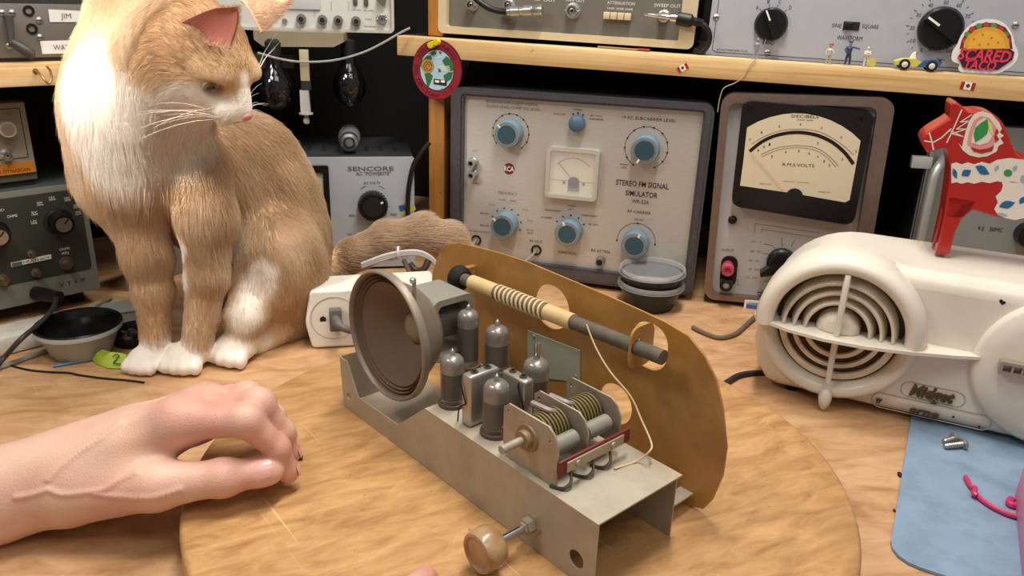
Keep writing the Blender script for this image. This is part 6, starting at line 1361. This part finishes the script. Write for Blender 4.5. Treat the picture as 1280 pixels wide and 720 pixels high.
keep = np.ones(len(F), bool); V = lap(V, F, 2, .5); NV = vnormals(V, F)
WHITE = [(D(182, 90, .775), .042), (D(215, 160, .765), .048), (D(148, 145, .75), .064), (D(138, 105, .77), .052), (D(190, 155, .75), .050), (D(160, 178, .75), .040), (D(205, 150, .73), .045), (D(235, 150, .71), .036), (D(265, 150, .71), .022), (Hd(.062, 0, -.02), .031), (Hd(.048, -.014, -.028), .030), (Hd(.075, 0, 0), .020), (Hd(.068, 0, .012), .014), (Hd(.058, 0, .028), .012), (Hd(.048, 0, .040), .011),
         (gz(181, 461), .037), (gz(233, 461), .041), (gz(296, 450), .046), (gz(300, 430), .040), (D(304, 395, .765), .034), (D(318, 358, .79), .027), (D(330, 335, .81), .018), (D(224, 300, .775), .016), (D(224, 345, .765), .014)]
def cat_col(P):
    org = lin('#d3b692'); deep = lin('#b39370'); pale = lin('#e5d3b8')
    n = vnoise(P * np.array([1, 1, 1.6]), 95, 4); n2 = vnoise(P, 40, 9)
    c = org[None] + (deep - org)[None] * np.clip(n * .9, 0, 1)[:, None] + (pale - org)[None] * np.clip(-n * .8 + n2 * .4, 0, 1)[:, None]
    bk = np.clip((P[:, 0] + .26) / .10, 0, 1) * np.clip((P[:, 1] - .82) / .06, 0, 1); c = c * (1 - .12 * bk[:, None]) 
    w = np.zeros(len(P))
    for q, r in WHITE:
        d = np.linalg.norm(P - q, axis=1) / r + .16 * n2; w = np.maximum(w, np.clip((1.12 - d) / .32, 0, 1))
    # tabby cheek marks and dark line round the eye
    tl = (P[:, 0] > -.215) & (P[:, 1] > .93) & (P[:, 2] < .15); c = np.where(tl[:, None], c * .6 + lin('#ecd9c2') * .45, c)  # pale tail fur, colour lifted further to offset the shade on it
    L = (P - HC) @ np.stack([fH, sH, uH], 1); hm = np.clip((.075 - np.linalg.norm(L, axis=1)) / .02, 0, 1) * (L[:, 0] > -.03); c = c * (1 - .22 * hm[:, None] * np.array([.5, .9, 1.3])[None]); fc = (np.abs(L[:, 0]) < .08) & (np.abs(L[:, 1]) < .07) & (np.abs(L[:, 2]) < .07)
    st = np.clip(np.sin(L[:, 2] * 420 + L[:, 0] * 160) - .35, 0, 1) * fc * (L[:, 0] < .035) * (np.abs(L[:, 1]) > .018)
    c = c * (1 - .28 * st[:, None])
    return c + (lin('#f3ece0')[None] - c) * w[:, None], w
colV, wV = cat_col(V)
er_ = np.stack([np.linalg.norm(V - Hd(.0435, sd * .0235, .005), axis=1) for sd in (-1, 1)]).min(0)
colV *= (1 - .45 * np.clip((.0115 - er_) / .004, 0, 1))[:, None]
fur = bpy.data.materials.new('cat_fur'); fur.use_nodes = True; nt = fur.node_tree; nt.nodes.clear()
at = nt.nodes.new('ShaderNodeAttribute'); at.attribute_name = 'Col'; o_ = nt.nodes.new('ShaderNodeOutputMaterial')
d1 = nt.nodes.new('ShaderNodeBsdfPrincipled'); d1.inputs['Roughness'].default_value = .7; d1.inputs['Specular IOR Level'].default_value = .15; d2 = nt.nodes.new('ShaderNodeBsdfTranslucent'); mx = nt.nodes.new('ShaderNodeMixShader'); mx.inputs[0].default_value = .30
nt.links.new(at.outputs['Color'], d1.inputs['Base Color']); nt.links.new(at.outputs['Color'], d2.inputs['Color']); nt.links.new(d1.outputs[0], mx.inputs[1]); nt.links.new(d2.outputs[0], mx.inputs[2]); nt.links.new(mx.outputs[0], o_.inputs['Surface'])
skinm = bpy.data.materials.new('cat_skin'); skinm.use_nodes = True; nt = skinm.node_tree; b = nt.nodes['Principled BSDF']; at = nt.nodes.new('ShaderNodeAttribute'); at.attribute_name = 'Col'; nt.links.new(at.outputs['Color'], b.inputs['Base Color']); b.inputs['Roughness'].default_value = .85; b.inputs['Specular IOR Level'].default_value = .1
cat = thing('cat', 'orange and white cat sitting on the bench, head turned down to the right, tail behind', 'cat', (0, 0, 0))
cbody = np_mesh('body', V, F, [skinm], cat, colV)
# ears: curved shells
def ear(base_a, base_b, tip, bulge, back, inner_col, thick=.0022):
    a, b, t = (np.array(q, float) for q in (base_a, base_b, tip)); mid = (a + b) / 2; nu, nt_ = 13, 11
    nrm = np.cross(b - a, t - mid); nrm /= np.linalg.norm(nrm); 
    if nrm @ (CAM - mid) < 0: nrm = -nrm
    nrm = nrm * back
    vs = []
    for j in range(nt_):
        tt_ = j / (nt_ - 1)
        for i in range(nu):
            x = i / (nu - 1) * 2 - 1; wd = (1 - tt_) ** (.40 if x < 0 else .75)
            p = mid + (t - mid) * tt_ + (b - a) / 2 * x * wd
            p = p - nrm * bulge * (1 - x * x) * (1 - tt_ * .75)
            vs.append(p)
    fs = [(j * nu + i, j * nu + i + 1, (j + 1) * nu + i + 1, (j + 1) * nu + i) for j in range(nt_ - 1) for i in range(nu - 1)]
    return np.array(vs), np.array(fs), nrm
pinkm = mat('ear_pink', '#b96f60', .6, sss=.0, var=.08, scale=60)
EARS = []
for (ba, bb, tp, bu, bk_) in (((196, 46, .724), (286, 62, .700), (294, 9, .700), .012, 1), ((300, 2, .80), (326, 42, .765), (362, 4, .80), .010, -1)):
    vs, fs, nr = ear(D(*ba), D(*bb), D(*tp), bu, bk_, None); EARS.append((vs, fs, nr))
    cw, _ = cat_col(vs); e = np_mesh('ear', vs - nr * .0012, fs, [skinm], cat, cw * .95)
    inn = np_mesh('inner_ear', vs + nr * .0004, fs, [pinkm], e)
# eyes, nose, mouth
for sd in (-1, 1):
    c = Hd(.0385, sd * .0225, .0045); ax = Vector(Hd(.0425, sd * .0300, .0045) - c).normalized(); ax = (ax * .7 + Vector(fH) * .6).normalized()
    m = MB(); irisr = .0086
    m.lathe(c, ax, [(0, -irisr), (irisr * .7, -irisr * .7), (irisr, 0), (irisr * .92, irisr * .4), (irisr * .72, irisr * .70)], mat('eye_rim', '#d9d3bb', .1, coat=.6), 24)
    m.lathe(c, ax, [(irisr * .78, irisr * .62), (irisr * .60, irisr * .80), (irisr * .34, irisr * .94)], mat('eye_gold', '#5f5a2c', .08, coat=1.0), 24)
    m.lathe(c, ax, [(irisr * .46, irisr * .905), (irisr * .22, irisr * .985), (0, irisr)], mat('pupil', '#050505', .05, coat=1.0), 24); m.build('eye', cat, ang=80)
    # eyelid rim
nose = mat('cat_nose', '#d08a80', .45)
m = MB(); m.ball((0, 0, 0), 1, nose, 14); m.v = [tuple(Hd(.0742, 0, -.0048) + sH * v[0] * .0062 * (1 - .35 * (v[2] < 0) * -v[2]) + fH * v[1] * .0032 + uH * v[2] * .0046) for v in m.v]; m.build('nose', cat, ang=80)
m = MB(); mo = mat('mouth_line', '#8c5a50', .6)
for sd in (-1, 1): m.tube([tuple(Hd(.0735, 0, -.0090)), tuple(Hd(.0715, sd * .003, -.0140)), tuple(Hd(.0660, sd * .009, -.0215)), tuple(Hd(.0570, sd * .0150, -.0255))], .0008, mo, 6)
m.build('mouth', cat)
# whiskers
m = MB(); ww = mat('whisker', '#f4efe6', .4); r_ = np.random.default_rng(11)
for sd in (-1, 1):
    if sd > 0: m.build('whisker_fan', cat); m = MB()
    for i in range(9):
        a = Hd(.058 + r_.uniform(-.005, .006), sd * .0195, -.016 + r_.uniform(-.006, .006)); L = r_.uniform(.045, .075)
        dr = sH * sd * r_.uniform(.75, 1.0) - fH * r_.uniform(.25, .75) + uH * r_.uniform(-.30, .22) + np.array([0, 0, .0]); dr /= np.linalg.norm(dr)
        pts = [a + dr * L * t + np.array([0, 0, -.22]) * L * t * t for t in (0, .25, .5, .75, 1)]; m.tube([tuple(p) for p in pts], [.0004, .00036, .0003, .00022, .0001], ww, 5)
m.build('whisker_fan', cat); m = MB()
for (x, y) in ((345, 42), (350, 52), (344, 60)):
    a = Hd(.05, .016, .016); b = D(x, y, .80); m.tube([tuple(a), tuple((a + b) / 2 + np.array([0, 0, .004])), tuple(b)], [.0003, .00026, .0001], ww, 5)
m.build('brow_whiskers', cat)
# fur: real hair strands growing from the body
def grow(V, F, N, count, seed):
    r_ = np.random.default_rng(seed); tri = np.concatenate([F[:, [0, 1, 2]], F[:, [0, 2, 3]]]); a, b, c = (V[tri[:, i]] for i in range(3))
    ar = np.linalg.norm(np.cross(b - a, c - a), axis=1) + 1e-12
    ctr = (a + b + c) / 3; nn = (N[tri[:, 0]] + N[tri[:, 1]] + N[tri[:, 2]]); nn /= np.linalg.norm(nn, axis=1)[:, None] + 1e-9
    vis = ((CAM - ctr) * nn).sum(1) / np.linalg.norm(CAM - ctr, axis=1); ar = ar * np.where(vis > -.35, 1.0, .25)
    hd = np.linalg.norm(ctr - HC, axis=1); ar *= 1 + 1.2 * (hd < .085)
    i = r_.choice(len(tri), count, p=ar / ar.sum()); u, v = r_.random(count), r_.random(count); m = u + v > 1; u[m], v[m] = 1 - u[m], 1 - v[m]
    w = 1 - u - v; P = a[i] * w[:, None] + b[i] * u[:, None] + c[i] * v[:, None]
    n = N[tri[i, 0]] * w[:, None] + N[tri[i, 1]] * u[:, None] + N[tri[i, 2]] * v[:, None]; n /= np.linalg.norm(n, axis=1)[:, None]
    return P, n
NH = 170000
Pr, Nr = grow(V, F, NV, NH, 21)
L = (Pr - HC) @ np.stack([fH, sH, uH], 1); dH = np.linalg.norm(L * np.array([1, 1.1, 1.15]), axis=1); head = np.clip((.088 - dH) / .040, 0, 1) * np.clip((L[:, 0] + .045) / .03, 0, 1)
g = np.tile(np.array([.10, -.12, -1.0]), (NH, 1))
tail_m = (Pr[:, 0] > -.215) & (Pr[:, 1] > .93) & (Pr[:, 2] < .15)
back = (Pr[:, 1] > .86) & ~tail_m; sg = lambda x: 1 / (1 + np.exp(-x)); wb = (sg((Pr[:, 1] - .87) / .02) * (~tail_m))[:, None]; g = g * (1 - wb) + np.array([.55, .15, -.8]) * wb
wt = (sg((Pr[:, 0] + .225) / .008) * (Pr[:, 1] > .93) * (Pr[:, 2] < .15))[:, None]; g = g * (1 - wt) + np.array([.85, .2, .12]) * wt
chest = np.exp(-(np.linalg.norm(Pr - D(150, 180, .76), axis=1) / .075) ** 2); 
gh = Pr - Hd(.085, 0, -.002); gh /= np.linalg.norm(gh, axis=1)[:, None]; g = g * (1 - head[:, None]) + gh * 1.1 * head[:, None]
g += np.stack([vnoise(Pr, 70, k) for k in (1, 2, 3)], 1) * .28
t = g - Nr * (g * Nr).sum(1)[:, None]; t /= np.linalg.norm(t, axis=1)[:, None] + 1e-6
ln = np.full(NH, .0105) + chest * .008; ln[tail_m] = .016
legz = np.clip((.135 - Pr[:, 2]) / .06, 0, 1) * (Pr[:, 1] < .835); ln = ln * (1 - .40 * legz)
pz = np.clip((.034 - Pr[:, 2]) / .012, 0, 1) * (Pr[:, 1] < .84); ln = ln * (1 - .62 * pz)
muz = np.clip((L[:, 0] - .020) / .035, 0, 1) * head; ln = ln * (1 - head * .48) * (1 - .78 * muz)
ln *= rng.uniform(.7, 1.25, NH)
eye_d = np.stack([np.linalg.norm(Pr - Hd(.0435, sd * .0235, .005), axis=1) for sd in (-1, 1)]).min(0); nose_d = np.linalg.norm(Pr - Hd(.074, 0, -.005), axis=1); ln *= np.clip((nose_d - .004) / .014, .12, 1)
ok = (eye_d > .0090) & (nose_d > .0058) & (Pr[:, 2] > .002); ln *= np.clip((eye_d - .006) / .014, .25, 1)
rise = np.where(head > .5, .38, .52) + rng.normal(0, .10, NH); rise[tail_m] = .7
dv = t + Nr * rise[:, None] + rng.normal(0, .10, (NH, 3)); dv /= np.linalg.norm(dv, axis=1)[:, None]
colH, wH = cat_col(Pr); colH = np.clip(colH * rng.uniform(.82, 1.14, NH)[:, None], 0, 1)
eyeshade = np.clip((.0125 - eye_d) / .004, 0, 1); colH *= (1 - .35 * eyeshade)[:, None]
def strands(name, P, dv, t, ln, col, n, parent, root_r, pts=4):
    k = len(P); cu = bpy.data.hair_curves.new(name); cu.add_curves([pts] * k)
    T = np.linspace(0, 1, pts); pos = np.zeros((k, pts, 3), np.float32)
    for j, tt_ in enumerate(T):
        pos[:, j] = P - n * .0006 + dv * (ln * tt_)[:, None] + (t * .35 - n * .28 + np.array([0, 0, -.10])) * (ln * tt_ ** 2)[:, None]
    pos[:, :, 2] = np.maximum(pos[:, :, 2], .0005)
    cu.attributes['position'].data.foreach_set('vector', pos.ravel())
    ra = cu.attributes.get('radius') or cu.attributes.new('radius', 'FLOAT', 'POINT'); rad = np.tile((root_r * (1 - .85 * T)).astype(np.float32), k); ra.data.foreach_set('value', rad)
    ca = cu.attributes.new('Col', 'FLOAT_COLOR', 'CURVE'); c4 = np.ones((k, 4), np.float32); c4[:, :3] = col; ca.data.foreach_set('color', c4.ravel())
    cu.materials.append(fur); o = bpy.data.objects.new(name, cu); COL.objects.link(o); o.parent = parent; return o
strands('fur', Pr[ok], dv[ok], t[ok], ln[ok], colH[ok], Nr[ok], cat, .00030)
# short fur on the backs and rims of the ears
for (vs, fs, nr) in EARS:
    Ne = np.tile(-nr, (len(vs), 1)); Pe, _ = grow(vs, fs, Ne, 5200, 5); k = len(Pe); ax = vs[-1] - vs[6]; ax /= np.linalg.norm(ax)
    ce, _ = cat_col(Pe); ce = ce * .4 + lin('#e6c6ae') * .6; dvv = np.tile(ax, (k, 1)) * .9 - nr * .35 + rng.normal(0, .15, (k, 3)); dvv /= np.linalg.norm(dvv, axis=1)[:, None]
    strands('ear_fur', Pe - nr * .0012, dvv, np.tile(ax, (k, 1)), rng.uniform(.003, .006, k), ce * rng.uniform(.85, 1.1, k)[:, None], np.tile(-nr, (k, 1)), cat, .00022)
a = EARS[0][0]; k = 260; r_ = np.random.default_rng(8); i = r_.integers(0, 13, k); base = a[i] + EARS[0][2] * .002; up = a[-1] - a[6]; up /= np.linalg.norm(up); dd = np.tile(up, (k, 1)) * .8 + EARS[0][2] * .5 + r_.normal(0, .3, (k, 3)); dd /= np.linalg.norm(dd, axis=1)[:, None]
strands('ear_tuft', base, dd, dd, r_.uniform(.006, .014, k), np.tile(lin('#efdcc0'), (k, 1)), np.tile(EARS[0][2], (k, 1)), cat, .0002)
# ------------------------------------------------------------------ person's hands
S = Solid((-0.47, 0.40, -0.002), (-0.13, 0.66, 0.16), 0.0013)
def rr(px, P): return px * ((np.array(P) - CAM) @ FW) / FPX
W0 = D(-110, 650, .470); W1 = D(-5, 620, .487); W2 = D(75, 605, .497)
S.cone(W0, W1, .032, .0290, .01)
S.cone(W1, W2, .0290, .0300, .015)
M_ = [D(224, 526, .508), D(246, 521, .526), D(254, 511, .544), D(254, 506, .560)]
Pp = [D(307, 526, .503), D(322, 507, .524), D(309, 497, .545), D(290, 499, .563)]
Dd = [D(346, 560, .509), D(352, 541, .530), D(341, 521, .549), D(318, 516, .566)]
Tp = [D(361, 591, .5145), D(362, 568, .5350), D(358, 547, .553), D(334, 538, .569)]
rad = [(.0148, .0112, .0096, .0080), (.0158, .0120, .0100, .0082), (.0150, .0112, .0095, .0078), (.0135, .0100, .0085, .0070)]
for i in range(4):
    S.cone(W2 + np.array([0, .008 * i, 0]), M_[i], .025, rad[i][0] + .002, .016)
    S.cone(W1, M_[i] * .5 + W2 * .5, .026, .022, .016)
for i in range(3): S.cone(M_[i], M_[i + 1], .0165, .016, .010)
# thenar mass and thumb
TC0, TM, TI, TT = D(95, 612, .488), D(196, 607, .480), D(279, 597, .488), D(337, 588, .4995)
Fg = Solid(S.lo, S.lo + S.h * (S.n - 1), S.h); Fg.f = Fg.f[:S.n[0], :S.n[1], :S.n[2]]
def fresh():
    q = Solid(S.lo, S.lo + S.h * (S.n - 1.001), S.h); q.f = np.full(S.n, .05, np.float32); q.n = S.n; return q
for i in range(4):
    q = fresh(); a = rad[i]
    q.cone(M_[i], Pp[i], a[0], a[1] * 1.06, .006); q.ball(Pp[i] + np.array([0, -.001, .0015]), a[1] * 1.10, .005); q.cone(Pp[i], Dd[i], a[1] * 1.02, a[2], .004); q.ball(Dd[i], a[2] * 1.04, .003); q.cone(Dd[i], Tp[i], a[2] * .98, a[3], .004)
    d = Tp[i] - Dd[i]; d /= np.linalg.norm(d); q.ball(Tp[i] - d * .003, a[3] * 1.06, .003)
    # knuckle creases
    ax = Pp[i] - M_[i]; ax /= np.linalg.norm(ax)
    q0 = fresh(); q0.cone(M_[i], M_[i] * .7 + Pp[i] * .3, a[0], a[0] * .96, .006); S.merge(q0, .008); S.merge(q, .0022)
q = fresh(); q.cone(TC0, TM, .026, .0175, .015); q.cone(TM, TM * .6 + TI * .4, .0175, .0150, .008); S.merge(q, .012); q = fresh(); q.cone(TM, TI, .0165, .0130, .008); q.ball(TI, .0138, .006); q.cone(TI, TT, .0122, .0108, .006); d = TT - TI; d /= np.linalg.norm(d); q.ell(TT - d * .007, (.0140, .0124, .0104), .004, [d, np.cross(d, [0, 0, 1]) / np.linalg.norm(np.cross(d, [0, 0, 1])), np.cross(np.cross(d, [0, 0, 1]), d)])
S.merge(q, .0018)
# web between thumb and index
S.cone(D(168, 583, .493), D(196, 560, .505), .012, .011, .010)
# tendons and veins on the back of the hand
for a, b, r in ((W2 + np.array([.0, -.004, .026]), M_[0] + np.array([-.004, -.002, .012]), .0034), (W2 + np.array([0, .008, .028]), M_[1] + np.array([-.004, 0, .014]), .003)): S.cone(a, b, r, r, .008)
vein = lambda pts, r: S.chain([D(*p) for p in pts], [r] * len(pts), .005)
VEINS = [[(60, 612), (78, 618), (105, 616), (130, 612), (146, 602), (170, 590)], [(60, 600), (75, 585), (100, 565), (130, 545), (150, 528)], [(118, 617), (150, 621), (190, 622), (225, 612)], [(20, 622), (42, 618), (60, 612)]]
for i in range(4): S.ball(M_[i] + np.array([0, -.001, .0055]), rad[i][0] * .78, .005)
S.blur(1)
V, F = S.mesh(); V = lap(V, F, 2, .5); NVh = vnormals(V, F)
# veins: raise the skin along lines drawn on its near side
qv = (V - CAM); zz_ = qv @ FW; sx_ = 640 + FPX * (qv @ RT) / zz_; sy_ = 360 - FPX * (qv @ UP) / zz_; fac = (qv * NVh).sum(1) < 0
rz = np.zeros(len(V))
for ln_ in VEINS:
    for (x_, y_, _) in smooth_path([(a, b, 0) for a, b in ln_], 6): rz = np.maximum(rz, np.exp(-((sx_ - x_) ** 2 + (sy_ - y_) ** 2) / 16.0))
V = V + NVh * (rz * fac * .0014)[:, None]
def near(P, c, r): return np.exp(-(np.linalg.norm(P - np.array(c), axis=1) / r) ** 2)
def skin_col(P, hot):
    base = lin('#d8b09b'); red_ = lin('#c47c70'); pale = lin('#e4c6b2'); w = np.zeros(len(P))
    for c, r, k in hot: w = np.maximum(w, k * near(P, c, r))
    n = vnoise(P, 140, 3); n2 = vnoise(P, 380, 7)
    c = base[None] + (red_ - base)[None] * np.clip(w + .16 * n + .06 * n2, 0, 1)[:, None] + (pale - base)[None] * np.clip(-.35 * n + .1 * n2, 0, 1)[:, None]
    return c
hot = [(Pp[i], .013, .75) for i in range(4)] + [(Tp[i], .014, .65) for i in range(4)] + [(M_[i] + np.array([0, 0, .012]), .02, .55) for i in range(4)] + [(TI, .013, .55), (TT, .016, .45), ((TM + TC0) / 2 + np.array([0, -.01, -.02]), .03, .4), ((M_[0] + Pp[0]) / 2, .03, .62), ((M_[1] + Pp[1]) / 2, .03, .62), ((Pp[0] + Tp[0]) / 2, .03, .6), ((TI + TT) / 2, .025, .4)]
skin = bpy.data.materials.new('skin'); skin.use_nodes = True; nt = skin.node_tree; b = nt.nodes['Principled BSDF']; at = nt.nodes.new('ShaderNodeAttribute'); at.attribute_name = 'Col'; nt.links.new(at.outputs['Color'], b.inputs['Base Color'])
b.inputs['Roughness'].default_value = .48; b.inputs['Subsurface Weight'].default_value = .18; b.inputs['Subsurface Radius'].default_value = (.012, .004, .002); b.inputs['Subsurface Scale'].default_value = .4
tc = nt.nodes.new('ShaderNodeTexCoord'); vz = nt.nodes.new('ShaderNodeTexVoronoi'); vz.inputs['Scale'].default_value = 700; nz = nt.nodes.new('ShaderNodeTexNoise'); nz.inputs['Scale'].default_value = 160; nz.inputs['Detail'].default_value = 6
ad = nt.nodes.new('ShaderNodeMath'); ad.operation = 'ADD'; bp_ = nt.nodes.new('ShaderNodeBump'); bp_.inputs['Strength'].default_value = .22; bp_.inputs['Distance'].default_value = .0007
for s_ in (vz, nz): nt.links.new(tc.outputs['Object'], s_.inputs['Vector'])
nt.links.new(vz.outputs['Distance'], ad.inputs[0]); nt.links.new(nz.outputs['Fac'], ad.inputs[1]); nt.links.new(ad.outputs[0], bp_.inputs['Height']); nt.links.new(bp_.outputs['Normal'], b.inputs['Normal'])
per = thing('person', 'person seen by a bare left hand with curled fingers touching the turntable edge', 'person', (0, 0, 0))
np_mesh('body', V, F, [skin], per, skin_col(V, hot))
nailm = mat('nail', '#dba596', .28, coat=.3, sss=.1)
def nail(c, along, up, L, w, r):
    # a curved plate lying on the finger
    al = np.array(along) / np.linalg.norm(along); up = np.array(up) - al * (np.array(up) @ al); up /= np.linalg.norm(up); sd = np.cross(al, up); vs = []
    nu, nv = 9, 7
    for j in range(nv):
        t = j / (nv - 1) * 2 - 1
        for i in range(nu):
            x = i / (nu - 1) * 2 - 1; ww_ = w * (1 - .28 * max(0, -t) ** 2 - .12 * max(0, t) ** 2); an = x * ww_ / r
            vs.append(c + al * (L / 2 * t * (1 - .10 * x * x)) + sd * r * math.sin(an) + up * (r * math.cos(an) - .0006 * t * t))
    return np.array(vs), np.array([(j * nu + i, j * nu + i + 1, (j + 1) * nu + i + 1, (j + 1) * nu + i) for j in range(nv - 1) for i in range(nu - 1)])
tu = np.array([.10, -.74, .66])
v_, f_ = nail(TT - (TT - TI) / np.linalg.norm(TT - TI) * .006, TT - TI, tu, .0150, .0074, .0126); np_mesh('thumbnail', v_, f_, [nailm], per)
for i in range(3):
    d = Tp[i] - Dd[i]; v_, f_ = nail(Tp[i] - d / np.linalg.norm(d) * .002, d, np.array([.85, .1, .45]), .0105, .0052, rad[i][3] * 1.22); np_mesh('fingernail', v_, f_, [nailm], per)
# the other hand, only its raised fingertip reaches into view
S2 = Solid((-.22, .16, .0), (.06, .46, .16), .0022)
ft = D(531, 724, .375)
k1 = ft + np.array([-.004, -.024, .010]); k2 = k1 + np.array([-.008, -.028, .002]); k3 = k2 + np.array([-.012, -.045, -.006]); wr = k3 + np.array([-.06, -.05, -.01])
S2.cone(ft, k1, .0085, .0095, .004); S2.cone(k1, k2, .0098, .011, .004); S2.cone(k2, k3, .011, .014, .006); S2.cone(k3, wr, .022, .028, .02)
for i in (1, 2, 3):
    o = np.array([-.019 * i, .004 * i, -.004 * i]); a = k3 + o; b_ = a + np.array([.004, .034, -.010]); c = b_ + np.array([.006, .010, -.022]); S2.cone(a, b_, .014, .0105, .006); S2.cone(b_, c, .0105, .009, .003); S2.cone(c, c + np.array([.002, -.012, -.012]), .009, .0078, .003); S2.cone(a, wr, .02, .026, .015)
tb = k3 + np.array([.030, .006, -.012]); S2.cone(wr + np.array([.02, 0, 0]), tb, .02, .013, .015); S2.cone(tb, tb + np.array([.012, .026, -.006]), .012, .0095, .005)
V2, F2 = S2.mesh(); V2 = lap(V2, F2, 2, .5); np_mesh('other_hand', V2, F2, [skin], per, skin_col(V2, [(ft, .02, .8)]))
